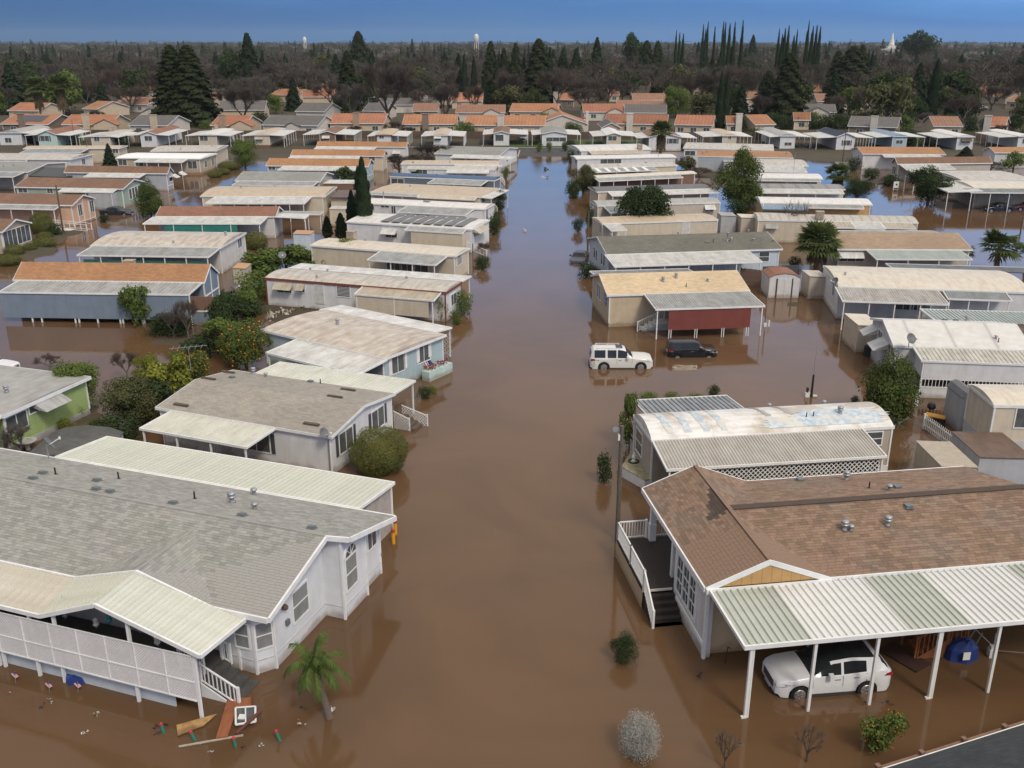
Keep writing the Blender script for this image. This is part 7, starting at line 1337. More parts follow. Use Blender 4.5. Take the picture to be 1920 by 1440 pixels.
# ------------------------------------------------------------------ vehicles
def lerp_tab(tab, x):
    if x <= tab[0][0]: return tab[0][1]
    for (a, va), (b, vb) in zip(tab[:-1], tab[1:]):
        if x <= b: t = (x-a)/(b-a); t = t*t*(3-2*t)*.5+t*.5; return va+(vb-va)*t
    return tab[-1][1]
def carpaint(name, c): return mat('car_paint_'+name, c, tuple(v*.93 for v in c), scale=3, rough=.22, spec=.6)
TYRE = mat('tyre_rubber', (.018, .018, .018), rough=.85); RIM = mat('alloy_rim', (.45, .45, .46), rough=.35, metal=.7); CHROME = mat('chrome', (.6, .6, .62), rough=.15, metal=.9); CGL = mat('car_glass', (.016, .019, .022), (.03, .033, .036), scale=1, rough=.08, spec=.3); TAIL = mat('tail_lamp_red', (.35, .015, .015), rough=.2); HEAD = mat('headlamp_glass', (.45, .47, .5), rough=.1, spec=.9); CLAD = mat('grey_cladding', (.05, .05, .055), rough=.7); PLATE = mat('number_plate', (.55, .56, .56), rough=.5)
def car(label, loc, rz, paint, L=4.7, W=1.88, belt=None, roof=None, wheels=(.92, 3.62), wr=.37, clad=True, wins=None, shield=None, rear=None, roofm=None, name='parked_car', cat='car', group=None, grille='bars', detail=True, bumper=None, gl=None):
    """x = 0 at the nose, z = 0 at the ground; lofted body with real wheel arches"""
    gl = gl or CGL
    t = thing(name, loc, rz, label, cat, group); st = []; x = 0
    xs = sorted(set([round(L*i/46, 3) for i in range(47)]+[round(c+wr*1.2*math.cos(a*math.pi/10), 3) for c in wheels for a in range(11)]))
    body = MB(); glass = MB(); top = MB(); rings = []
    bot0 = .26
    for x in xs:
        u = x/L; endf = min(1, (x/ (.55))**.5 if x < .55 else 1, ((L-x)/.35)**.5 if L-x < .35 else 1); hw = W/2*(.74+.26*max(0, endf)); b = lerp_tab(belt, x); r = max(b+.035, lerp_tab(roof, x)); bt = bot0+(.12 if (x < .15 or x > L-.12) else 0)
        for c in wheels:
            if abs(x-c) < wr*1.2: bt = max(bt, wr*.98+math.sqrt(max(0, (wr*1.2)**2-(x-c)**2)))
        bt = min(bt, b-.12); k = r-b; kk = min(1, k/.5)
        rings.append([(hw*.60, bt), (hw*.975, bt), (hw, bt+(b-bt)*.35), (hw*.995, bt+(b-bt)*.7), (hw*.955, b), (hw*(.93-.02*kk), b+.02), (hw*(.93-.17*kk)-.02, b+max(.03, k-.07)), (hw*.62, b+k-.005*kk), (hw*.3, b+k+.012), (0, b+k+.018)])
    n = len(rings[0])
    for i in range(len(xs)-1):
        for j in range(n-1):
            A, B = rings[i], rings[i+1]; xm = (xs[i]+xs[i+1])/2; tgt = body; m_ = 0
            if j == 5 and any(a < xm < b for a, b in wins): tgt = glass
            elif j >= 6 and shield[0] < xm < shield[1]: tgt = glass
            elif j >= 6 and rear[0] < xm < rear[1]: tgt = glass
            elif j >= 7 and roofm and roofm[0] < xm < roofm[1]: tgt = top
            elif j in (1, 0) and clad and False: pass
            for sg in (1, -1):
                q = [(xs[i], sg*A[j][0], A[j][1]), (xs[i+1], sg*B[j][0], B[j][1]), (xs[i+1], sg*B[j+1][0], B[j+1][1]), (xs[i], sg*A[j+1][0], A[j+1][1])]
                tgt.add(q if sg == -1 else q[::-1], [(0, 1, 2, 3)], 0)
    for i, x in ((0, xs[0]), (-1, xs[-1])): body.add([(x, p[0], p[1]) for p in rings[i]]+[(x, -p[0], p[1]) for p in rings[i][::-1]], [tuple(range(2*n))], 0)
    bo = body.build('body', paint, t, smooth=True); glass.build('window_glass', gl, t, smooth=True)
    if top.f: top.build('roof_glass', CGL, t, smooth=True)
    for o in t.children:
        if o.type == 'MESH':
            import bmesh
            bm = bmesh.new(); bm.from_mesh(o.data); bmesh.ops.remove_doubles(bm, verts=bm.verts, dist=.0008); bmesh.ops.recalc_face_normals(bm, faces=bm.faces); bm.to_mesh(o.data); bm.free()
            try: o.data.set_sharp_from_angle(angle=R(38))
            except Exception: pass
    m = MB(); m.box(.25, L-.2, -W/2*.8, W/2*.8, .2, .62); m.build('underbody', BLACKP, t)
    if clad:
        m = MB(); a, b = wheels[0]+wr*1.22, wheels[1]-wr*1.22
        for sg in (-1, 1): m.box(a, b, sg*W/2-.03*(sg > 0)-.0, sg*W/2+.03*(sg < 0)+.008*sg, bot0-.03, bot0+.12)
        m.box(.01, .16, -W*.36, W*.36, .28, .42); m.box(L-.12, L+.02, -W*.36, W*.36, .3, .5); tag(m.build('cladding', CLAD, t), kind='stuff')
    for c in wheels:
        for sg in (-1, 1):
            q = MB(); y = sg*(W/2-.12); q.tube((0, -.11, 0), (0, .11, 0), wr, wr, 22); w_ = q.build('wheel', TYRE, t, M=Matrix.Translation((c, y, wr))); q = MB(); q.tube((0, .10*sg, 0), (0, .125*sg, 0), wr*.66, wr*.60, 18)
            q.build('rim', RIM, w_)
            q = MB(); [q.bar((0, .13*sg, 0), (wr*.6*math.cos(a), .128*sg, wr*.6*math.sin(a)), .05, .02, up=Vector((0, 1, 0))) for a in [2*math.pi*i/5+.3 for i in range(5)]]; q.tube((0, .12*sg, 0), (0, .145*sg, 0), .06, .05, 10); q.build('spokes', CHROME, w_) if detail else None
    hb = lerp_tab(belt, .25)
    for sg in (-1, 1):
        m = MB(); m.prism([(-.01, sg*W*.30, hb-.24), (.05, sg*W*.405, hb-.24), (.30, sg*W*.474, hb-.20), (.70, sg*W*.502, hb-.09), (.40, sg*W*.49, hb-.07), (.04, sg*W*.37, hb-.12)], (-.03, sg*.012, .02)); m.build('headlight', HEAD, t)
        m = MB(); lb = lerp_tab(belt, L-.1); m.prism([(L-.42, sg*W*.494, lb-.10), (L-.05, sg*W*.44, lb-.18), (L-.03, sg*W*.43, lb-.02), (L-.30, sg*W*.485, lb+.0)], (.015, sg*.014, 0)); m.build('tail_light', TAIL, t)
        xm = shield[1]-.12; zb_ = lerp_tab(belt, xm); m = MB(); m.box(xm-.09, xm+.09, sg*(W/2+.10)-.10, sg*(W/2+.10)+.10, zb_+.02, zb_+.2); m.build('mirror', paint, t)
        if detail:
            for xh in (wins[0][0]+(wins[0][1]-wins[0][0])*.8, wins[-1][0]+.55 if len(wins) > 1 else wins[0][1]-.2):
                m = MB(); m.box(xh-.11, xh+.11, sg*(W/2*.985)-.015, sg*(W/2*.985)+.022, lerp_tab(belt, xh)-.16, lerp_tab(belt, xh)-.12); m.build('door_handle', CHROME, t)
    m = MB(); m.box(-.012, .05, -W*.26, W*.26, .50, hb-.14)
    for k in range(4): m.box(-.03, 0, -W*.25, W*.25, .53+k*.07, .55+k*.07, 1)
    m.build('grille', [BLACKP, CHROME], t); m = MB(); m.box(L-.01, L+.02, -.26, .26, .72, .86); m.box(-.035, -.015, -.26, .26, .34, .46); m.build('number_plate', PLATE, t)
    for xd in [wins[0][0]-.35]+[a for a, b in wins[1:]]+[wins[-1][1]]:      # shut lines of the doors
        m = MB(); zt_ = lerp_tab(belt, xd)
        for sg in (-1, 1): m.add([(xd, sg*W*.493, .5), (xd+.018, sg*W*.493, .5), (xd+.018, sg*W*.503, .5+(zt_-.5)*.4), (xd, sg*W*.503, .5+(zt_-.5)*.4), (xd+.018, sg*W*.484, zt_), (xd, sg*W*.484, zt_)], [(0, 1, 2, 3), (3, 2, 4, 5)])
        tag(m.build('shut_line', BLACKP, t), kind='stuff')
    return t
SUVW = carpaint('white', (.70, .71, .74)); CB = carpaint('black', (.012, .013, .016)); CS = carpaint('silver', (.45, .46, .48)); CN = carpaint('navy', (.02, .03, .05)); CM = carpaint('maroon', (.10, .02, .025)); CCR = carpaint('white_tan', (.66, .65, .62))
SUV = dict(L=4.69, W=1.88, belt=[(0, .78), (.12, .92), (.5, 1.0), (1.25, 1.08), (2.5, 1.10), (3.7, 1.17), (4.45, 1.2), (4.69, 1.02)], roof=[(0, .8), (1.2, 1.10), (1.35, 1.16), (2.25, 1.60), (3.0, 1.68), (3.9, 1.63), (4.2, 1.56), (4.5, 1.25), (4.69, 1.05)], wins=[(1.75, 2.55), (2.6, 3.55)], shield=(1.32, 2.18), rear=(4.22, 4.5))
OLD = dict(L=4.85, W=1.87, belt=[(0, .78), (.1, .98), (.5, 1.06), (1.35, 1.10), (4.6, 1.13), (4.85, 1.05)], roof=[(0, .8), (1.4, 1.13), (1.6, 1.22), (2.15, 1.72), (2.5, 1.80), (4.5, 1.80), (4.72, 1.7), (4.8, 1.25), (4.85, 1.1)], wins=[(1.98, 2.72), (2.8, 3.55), (3.72, 4.55)], shield=(1.55, 2.1), rear=(4.70, 4.82), wheels=(.95, 3.80), wr=.39)
BOX = dict(L=3.94, W=1.70, belt=[(0, .75), (.1, .95), (.5, 1.0), (1.0, 1.05), (3.94, 1.07)], roof=[(0, .8), (.95, 1.08), (1.05, 1.15), (1.5, 1.58), (1.75, 1.64), (3.7, 1.64), (3.85, 1.55), (3.94, 1.1)], wins=[(1.42, 2.2), (2.28, 3.02), (3.12, 3.6)], shield=(1.02, 1.48), rear=(3.82, 3.93), wheels=(.68, 3.22), wr=.32)
SED = dict(L=4.7, W=1.78, belt=[(0, .65), (.15, .78), (1.3, .92), (3.6, .98), (4.6, .95), (4.7, .8)], roof=[(0, .7), (1.3, .95), (1.45, 1.0), (2.1, 1.38), (2.6, 1.43), (3.2, 1.38), (3.95, 1.02), (4.7, .85)], wins=[(1.8, 2.5), (2.57, 3.4)], shield=(1.42, 2.08), rear=(3.3, 3.95), wheels=(.85, 3.6), wr=.32, clad=False)
def caron(label, zf, front, back, spec, paint, sink=.35, **k):
    """car from the water points under its nose and tail on the side seen"""
    a = wp(zf(*front)); b = wp(zf(*back)); a.z = b.z = 0; d = (b-a); ang = math.atan2(d.y, d.x); L = spec['L']; mid = (a+b)/2; u = d.normalized(); n = Vector((-u.y, u.x, 0)); 
    if n.y < 0: n = -n
    o = mid-u*L/2+n*spec['W']/2; s = dict(spec); s.update(k); return car(label, (o.x, o.y, -sink), ang, paint, **s)
caron('white crossover with black glass roof parked under the striped carport', z0, (1461, 1313), (1668, 1297), SUV, SUVW, .22, roofm=(2.18, 4.0))
caron('white boxy old SUV standing in the flooded side street', z0, (1224, 692), (1107, 692), OLD, CCR, .28)
c_ = bpy.data.objects[[o.name for o in scene.objects if o.get('label', '').startswith('white boxy old')][0]]
m = MB(); m.box(2.35, 2.85, -.42, .42, 1.815, 1.835); m.build('sunroof', CGL, c_); m = MB(); [m.bar((2.5, s_*.62, 1.87), (4.4, s_*.62, 1.87), .04, .03) for s_ in (-1, 1)]; [m.box(x, x+.06, s_*.62-.02, s_*.62+.02, 1.78, 1.87) for s_ in (-1, 1) for x in (2.55, 3.4, 4.3)]; m.build('roof_rack', CCR, c_)
caron('small black box shaped car behind the white old SUV', z0, (1345, 670), (1254, 671), BOX, CB, .42)
caron('dark sedan with headlamps on the lane beside the peach home', z8, (922, 706), (722, 702), SED, CN, .3)
caron('black sedan under the carport of the tan walled home on the right', b3, (1648, 704), (1850, 702), SED, CB, .3); caron('dark red brown car cut by the right edge of the photo', b3, (1872, 692), (2060, 690), SED, CM, .3)
w = wp(b1(2025, 170), .2); car('silver hatchback facing the street inside the far left carport', (w.x-.9, w.y+.3, .1), R(92), CS, detail=False, **SUV)
w = wp(z8(1622, 190), .2); car('grey car parked under the carport of the cream end home', (w.x, w.y, .1), R(92), CS, detail=False, **SED)
w = wp(b7(1572, 648), .4); car('white sedan parked beside the far brown roofs on the right', (w.x, w.y, .4), R(2), SUVW, detail=False, **SED)
w = wp(b6(1672, 612), .4); car('white SUV among the parked cars deep on the right', (w.x, w.y, .4), R(5), SUVW, detail=False, **OLD)
for i, (x, y, pt, s_, lb) in enumerate(((1745, 600, CB, SED, 'black car right of the far white SUV'), (1720, 640, CS, SED, 'silver car below the far white SUV'), (1780, 672, CM, SED, 'maroon car nearest the dark bush tree'), (1690, 655, CB, OLD, 'dark SUV left of the far silver car'))): w = wp(b6(x, y), .4); car(lb, (w.x, w.y, .4), R(5+i*20), pt, detail=False, **s_)
w = wp(z3(92, 668)); car('white car nose showing at the left edge behind the lime green home', (w.x, w.y, -.3), R(176), SUVW, detail=False, **SED)
w = wp(z5(62, 300)); car('dark car half under water behind the street pole', (w.x-.9, w.y, -.5), R(80), CN, detail=False, **SED)

# ------------------------------------------------------------------ poles, sheds, dishes, fences, small things
def one(name, label, cat, loc, rz=0, group=None): return thing(name, loc, rz, label, cat, group)
def pole(label, zf, x, yb, yt, r=.11, mt=None, rot=None, zg=0, cross=0, name='utility_pole', cat='pole'):
    w = wp(zf(x, yb), zg); hh = vh(zf(x, yb), zf(x, yt)[1], z0=zg); t = one(name, label, cat, (w.x, w.y, zg)); m = MB(); m.tube((0, 0, -.6), (0, 0, hh), r, r*.75, 10); m.build('pole', mt or WOODD, t)
    if cross: m = MB(); m.box(-1.0, 1.0, -.06, .06, hh-.5, hh-.38); [m.lathe([(.03, 0), (.05, .05), (.03, .12)], 6, (x_, 0, hh-.38)) for x_ in (-.9, -.5, .5, .9)]; m.build('crossarm', WOODD, t)
    return t, hh
t, hh = pole('weathered wooden pole standing in water beside the corner deck', z0, 1157, 1014, 798, .13, mat('mossy_pole', (.085, .07, .055), (.16, .13, .10), scale=5, stretch=(4, 4, 1), rough=.95, bump=.4))
m = MB(); m.lathe([(.0, 0), (.1, .02), (.14, .06), (.15, .07)], 12, (0, 0, 0)); o = m.build('dish', GREYV, t, M=Matrix.Translation((-.3, 0, hh-.2)) @ Matrix.Rotation(R(60), 4, 'X')); m = MB(); m.box(-.16, -.06, -.07, .07, hh-.75, hh-.45); m.build('meter_box', WHITE, t)
pole('tall dark wooden pole at the right street edge', b2, 258, 1050, 740, .13); pole('utility pole beside the peach home', z8, 455, 820, 485, .12); pole('thin wooden pole by the navy roofed end home', b3, 557, 350, 85, .1); pole('short brown post at the street steps on the left', b1, 1650, 995, 873, .07)
pole('dark wire pole at the right edge above the palms', b3, 1890, 880, 740, .1); pole('thin grey pole behind the mint end home', z8, 540, 185, 20, .08, zg=.3)
t, hh = pole('dark steel pipe post with white meter standing in open water', z0, 1521, 744, 702, .09, BLACKP); m = MB(); m.tube((0, 0, hh), (.02, 0, hh+2.1), .02, .015, 6); m.build('aerial_rod', STEEL, t); m = MB(); m.box(-.45, -.15, -.12, .12, 0, .35); m.box(-.38, -.25, -.1, .1, .35, .7, 1); m.box(.1, .4, -.05, .05, .02, .14); m.build('meter_box', [WHITE, BLACKP], t)
t, hh = pole('rusty pipe post beside the dark red porch screen', z5, 1416, 770, 540, .06, RUST); m = MB(); m.box(-.12, .12, -.1, .1, -.3, .35); m.box(.28, .4, -.05, .05, -.3, .6); m.build('meter_box', WHITE, t)
for zf, x, yb, yt, lb in ((b1, 1524, 890, 690, 'thin radio mast over the solar roofed trailer'), (b1, 1376, 480, 345, 'thin mast left of the navy roofed trailer'), (z8, 1668, 825, 650, 'thin mast with small aerial over the red brown roof'), (b2, 1858, 540, 270, 'tall thin mast before the brown roofed grey home'), (b2, 490, 560, 330, 'thin mast over the striped awning roof')): pole(lb, zf, x, yb, yt, .035, STEEL, name='radio_mast', cat='mast')
def aerial(label, zf, x, yb, yt, z, tilt=0, w_=1.1):
    b = zf(x, yb); w = wp(b, z); hh = vh(b, zf(x, yt)[1], z0=z); t = one('roof_aerial', label, 'aerial', (w.x, w.y, z), R(12)); m = MB(); m.tube((0, 0, -.2), (0, 0, hh), .025, .02, 6); m.build('mast', STEEL, t); m = MB(); m.bar((-w_, 0, hh), (w_, 0, hh+.12), .03); [m.bar((x_*w_, -.45, hh+.05), (x_*w_, .45, hh+.05), .02) for x_ in (-.8, -.5, -.2, .1, .4, .7)]; m.build('boom', STEEL, t)
aerial('branching television aerial on the grey shingle roof', z4, 342, 612, 500, 2.7, w_=1.25); aerial('television aerial on the olive grey roof', z5, 1390, 165, 90, 3.2, w_=.8)
def dish(label, zf, x, y, z, r=.4, az=0, el=35, arm=.5):
    w = wp(zf(x, y), z); t = one('satellite_dish', label, 'satellite dish', (w.x, w.y, z), R(az)); m = MB(); m.tube((0, 0, 0), (0, 0, arm), .03, .03, 6); m.build('bracket', STEEL, t)
    m = MB(); m.lathe([(.0, .0), (r*.4, .02), (r*.75, .06), (r, .13), (r*.98, .14), (r*.7, .08), (r*.4, .04), (.01, .02)], 18); m.build('dish', mat('dish_grey', (.16, .165, .17), rough=.5), t, smooth=True, M=Matrix.Translation((0, -.05, arm+.1)) @ Matrix.Rotation(R(90-el), 4, 'X')); m = MB(); m.bar((0, -.05, arm-.05), (0, -.65, arm+.25), .03); m.box(-.05, .05, -.72, -.62, arm+.2, arm+.32); m.build('feed_arm', WHITE, t)
dish('grey satellite dish on the panelled white roof at the right', z6, 795, 760, 3.15, .4, 25, 30, .6); dish('pale satellite dish behind the grey shingle roof at the lower left', z1, 200, 175, 3.1, .5, 120, 35, .8); dish('small dish at the corner of the cream coated roof', z6, 350, 372, 3.05, .36, -60, 30, .2); dish('small dark dish at the corner of the grey tan shingle roof', z4, 1060, 985, 2.6, .33, 60, 30, .1); dish('round dish at the end of the big grey blue home', z3, 1362, 190, 1.6, .3, 60, 20, .1); dish('small dish by the orange tree behind the white trailer', b1, 335, 1030, 2.2, .4, 20, 40, 1.0)
def shed(label, zf, l, r, ye, d, hh, wall, roofm, kind='flat', door=True, zg=0, ze=2.0, **k):
    a = wp(zf(l, ye), ze); b = wp(zf(r, ye), ze); ang = math.atan2(b.y-a.y, b.x-a.x); w = (b-a).length; t = one('garden_shed', label, 'shed', (a.x, a.y, 0), ang); m = MB(); 
    rise = .45 if kind == 'barn' else .08
    pr = [(0, -.6), (w, -.6), (w, ze), (w*.82, ze+rise*.72), (w*.5, ze+rise), (w*.18, ze+rise*.72), (0, ze)] if kind == 'barn' else [(0, -.6), (w, -.6), (w, ze), (0, ze+.08)]
    m.prism([(x, 0, z) for x, z in pr], (0, d, 0)); m.build('wall', wall, t); m = MB(); top_ = pr[2:]
    for p, q in zip(top_[:-1], top_[1:]): m.prism([(p[0]+(.05 if p[0] == w else 0), -.08, p[1]+.01), (q[0]-(.05 if q[0] == 0 else 0), -.08, q[1]+.01), (q[0]-(.05 if q[0] == 0 else 0), d+.08, q[1]+.01), (p[0]+(.05 if p[0] == w else 0), d+.08, p[1]+.01)], (0, 0, .04))
    m.build('roof', roofm, t)
    if door: m = MB(); m.box(w*.27, w*.495, -.03, -.001, 0, ze-.1); m.box(w*.505, w*.73, -.03, -.001, 0, ze-.1); m.box(w*.22, w*.265, -.04, -.001, 0, ze-.05, 1); m.box(w*.735, w*.78, -.04, -.001, 0, ze-.05, 1); m.build('door', [wall, SHUT], t)
    return t
shed('white barn roofed garden shed with red brown roof and dark door frames', z5, 1455, 1682, 405, 3.0, 1.75, Wwhite, Sred, 'barn', ze=2.0); shed('low beige shed box next to the barn roofed shed', z5, 1755, 1880, 400, 2.6, 2, Wbeige, Mdirty, ze=2.15, door=False)
shed('cream shed with pale roof beside the black condenser', z6, 490, 625, 628, 3.4, 2, Wcream, Mcream, ze=2.2, door=False); shed('dark grey shed in the shade by the cream box home', z6, 1135, 1235, 1075, 2.4, 2, Wgrey, Mdark, 'barn', ze=2.3, door=False); shed('grey shed with dark ribbed roof at the right edge', z6, 1235, 1560, 1440, 3.6, 2, Wgrey, AWH['brown'], ze=1.9, door=False)
shed('pale blue shed with peeling orange roof between homes', b1, 405, 525, 812, 2.2, 2, Wpaleblue, mat('rusty_roof', (.50, .26, .13), (.4, .3, .2)), ze=2.2, door=False); shed('beige shed with rusty top behind the orange tree', z3, 1352, 1425, 75, 2.2, 2, Wbeige, mat('rusty_roof', (.50, .26, .13)), ze=2.4, door=False); shed('white shed left of the leaning cypress', b1, 655, 790, 640, 2.6, 2, Wcream, Mdirty, ze=2.2, door=False)
shed('pale grey metal shed right of the beige trailer', b2, 1305, 1422, 775, 2.6, 2, Wgrey, Mgrey, ze=2.4, door=False); shed('beige shed with cream roof left of the bare spreading tree', b2, 1462, 1590, 790, 2.6, 2, Wbeige, Mcream, ze=2.4, door=False)
w = wp(z2(1530, 80), 1.9); 
shed('shed with flat weathered plywood roof behind the brown shingle roof', z2, 1545, 1700, 132, 3.4, 2, Wbeige, mat('weathered_ply', (.42, .37, .30), (.34, .29, .23)), ze=1.9, door=False)
# dark neighbouring roof and its timber rail in the lower right corner
a = wp(z2(1330, 1432), 2.6); b = wp(z2(1905, 1250), 2.6); u = (b-a).normalized(); n = Vector((-u.y, u.x, 0)); 
if n.y < 0: n = -n
a0 = a-u*3-n*7.6; b0 = b+u*10-n*7.6
h = Home('home with dark slate shingle roof cut by the lower right corner', z0, proj(a0), proj(b0), w=7.6, ze=2.6, rise=1.1, wall=Wbeige, rm=shing('slate_dark', (.055, .060, .064), (.04, .045, .05)))
t = one('timber_fence', 'low timber rail fence with square post caps along the dark slate roof', 'fence', (a.x, a.y, 0), math.atan2(u.y, u.x)); L_ = (b-a).length+4; TIM = mat('fence_timber', (.24, .14, .09), (.17, .10, .07), scale=4, rough=.85)
m = MB(); m.box(-2, L_, .32, .40, 1.9, 2.2); m.box(-2, L_, .28, .44, 2.2, 2.26); m.build('rail', TIM, t)
for k in range(6): m = MB(); m.box(-.06, .06, .30, .42, -.5, 2.36); m.box(-.08, .08, .28, .44, 2.36, 2.42); m.build('fence_post', TIM, t, M=Matrix.Translation((-.2+k*1.75, 0, 0)))
# white picket fence
def picket(label, zf, p, q, hh=1.0, sp=.21):
    a = wp(zf(*p)); b = wp(zf(*q)); d = b-a; L_ = math.hypot(d.x, d.y); t = one('picket_fence', label, 'fence', (a.x, a.y, 0), math.atan2(d.y, d.x)); m = MB(); m.box(0, L_, .0, .04, .25, .33); m.box(0, L_, 0, .04, hh*.72, hh*.72+.08); m.build('rail', WHITE, t)
    me = cached(('picket', hh), lambda: (lambda q_: (q_.prism([(-.045, 0, -.1), (.045, 0, -.1), (.045, 0, hh-.08), (0, 0, hh), (-.045, 0, hh-.08)], (0, -.025, 0)), q_.mesh('picket', WHITE))[1])(MB()))
    for i in range(int(L_/sp)+1): put('picket', me, t, Matrix.Translation((i*sp, 0, 0)))
    for x_ in (0, L_): m = MB(); m.box(x_-.06, x_+.06, 0, .12, -.4, hh+.05); m.build('fence_post', WHITE, t)
picket('long white picket fence leading towards the cream box home', z6, (1085, 1395), (890, 1255)); picket('short white picket fence with pointed tops by the grey shed', z6, (1085, 1425), (1205, 1440), 1.1, .24)
# brown board fence by the barn shed; dark fence right of it
def boards(label, zf, p, q, hh, mt, sp=.16):
    a = wp(zf(*p)); b = wp(zf(*q)); d = b-a; L_ = math.hypot(d.x, d.y); t = one('board_fence', label, 'fence', (a.x, a.y, 0), math.atan2(d.y, d.x)); me = cached(('brd', hh, mt.name), lambda: (lambda q_: (q_.box(0, .15, 0, .02, -.2, hh), q_.mesh('board', mt))[1])(MB()))
    for i in range(int(L_/sp)): put('board', me, t, Matrix.Translation((i*sp, 0, rnd.uniform(-.03, .03))))
    m = MB(); m.box(0, L_, .03, .08, .4, .5); m.box(0, L_, .03, .08, hh-.4, hh-.3); m.build('rail', mt, t)
boards('brown board fence between the peach roof and the barn roofed shed', z5, (1225, 450), (1395, 470), 1.7, mat('brown_boards', (.20, .13, .10), (.14, .09, .07), scale=3, rough=.9)); boards('dark grey board fence behind the barn roofed shed', z5, (1390, 455), (1660, 440), 1.9, mat('dark_boards', (.075, .08, .09), (.05, .055, .06), scale=3, rough=.9))
# black condenser, grey bin
w = wp(z6(555, 805)); t = one('air_conditioner', 'round cornered black air conditioner standing in water by the cream shed', 'air conditioner', (w.x, w.y, 0)); m = MB(); m.lathe([(.42, -.3), (.45, 0), (.45, .75), (.40, .80), (.1, .82)], 16); m.build('casing', BLACKP, t, smooth=False); m = MB(); [m.lathe([(.46, z), (.46, z+.02)], 16) for z in (.1, .25, .4, .55, .68)]; m.build('grille', CLAD, t)
# yellow handcart and grill by picket fence
w = wp(z6(955, 1225)); t = one('utility_cart', 'black cart with orange yellow tray behind the picket fence', 'cart', (w.x, w.y, 0), -.4); m = MB(); m.prism([(-.6, -.35, .55), (.6, -.35, .5), (.6, .35, .5), (-.6, .35, .55)], (0, 0, .06)); m.build('tray', mat('orange_yellow', (.55, .26, .03), rough=.6), t); m = MB(); m.box(-.55, .55, -.3, .3, .1, .5); [m.tube((x_, y_-.04, .12), (x_, y_+.04, .12), .2, .2, 12) for x_ in (-.45, .45) for y_ in (-.38, .38)]; m.build('frame', BLACKP, t)
w = wp(z6(928, 1180)); t = one('kettle_grill', 'black kettle grill behind the yellow cart', 'grill', (w.x, w.y, 0)); m = MB(); m.lathe([(.05, .5), (.25, .6), (.3, .75), (.22, .95), (.05, 1.02)], 12); [m.bar((.2*math.cos(a), .2*math.sin(a), -.3), (.12*math.cos(a), .12*math.sin(a), .6), .03) for a in (0, 2.1, 4.2)]; m.build('kettle', BLACKP, t)
w = wp(z6(838, 1110)); t = one('cylinder_post', 'short white cylinder bollard right of the full green tree', 'bollard', (w.x, w.y, 0)); m = MB(); m.lathe([(.17, -.4), (.17, .75), (.14, .8), (.02, .82)], 12); m.build('post', WHITE, t)
w = wp(z6(762, 1232)); t = one('pipe_railing', 'bent pale pipe rail floating near the patched roof trailer', 'rail', (w.x, w.y, 0), .5); m = MB(); m.tube((-1, 0, 0), (.6, 0, .5), .05, .05, 8); m.tube((.6, 0, .5), (.6, .5, .55), .05, .05, 8); m.build('pipe', STEEL, t)
# bollards of the left home
for x, y, yt, c, lb in ((1553, 497, 443, (.40, .03, .04), 'red post at the carport corner of the white home'), (1610, 522, 465, (.75, .35, .02), 'orange yellow post nearest the street by the carport'), (1618, 485, 428, (.75, .35, .02), 'orange yellow post farther back with red cap by the carport')):
    w = wp(z1(x, y)); hh = vh(z1(x, y), z1(x, yt)[1]); t = one('marker_post', lb, 'bollard', (w.x, w.y, 0)); m = MB(); m.lathe([(.09, -.3), (.09, hh-.12), (.08, hh-.1)], 12); m.build('post', mat('post_%d' % (c[0]*100+c[1]*10), c, rough=.5), t); m = MB(); m.lathe([(.095, hh-.12), (.095, hh-.02), (.05, hh+.02)], 12); m.build('cap', mat('cap_red', (.4, .03, .03), rough=.5), t)
def flag(label, zf, x, y, yt, group=None, lean=.0, big=.5):
    w = wp(zf(x, y)); hh = max(.5, vh(zf(x, y), zf(x, yt)[1])); t = one('small_flag', label, 'flag', (w.x, w.y, 0), .3, group); m = MB(); m.tube((0, 0, -.2), (lean, 0, hh), .012, .01, 6); m.build('stick', STEEL, t); m = MB(); W_, H_ = big*.75, big*.5
    for i in range(7): m.box(0, W_, -.004, .004, -H_+i*H_/7, -H_+(i+1)*H_/7, i % 2)
    m.box(0, W_*.42, -.007, .007, -H_*.5, 0, 2); o = m.build('flag_cloth', [mat('flag_red', (.45, .03, .05)), WHITE, mat('flag_blue', (.03, .05, .2))], t, M=Matrix.Translation((lean, 0, hh)) @ Matrix.Rotation(R(62), 4, 'Y'))
for i, (x, y, yt) in enumerate(((62, 1090, 1050), (200, 1130, 1095), (318, 1130, 1092))): flag(['leftmost', 'middle', 'rightmost'][i]+' small striped flag poking out of the water below the lattice porch', z1, x, y, yt, 'small flags in the water', .06, .36)
flag('striped flag hanging on a pole at the pale blue home', z4, 1655, 658, 565, None, -.05, 1.1); flag('small striped flag at the carport corner post', z1, 1592, 450, 392, None, .1, .5)
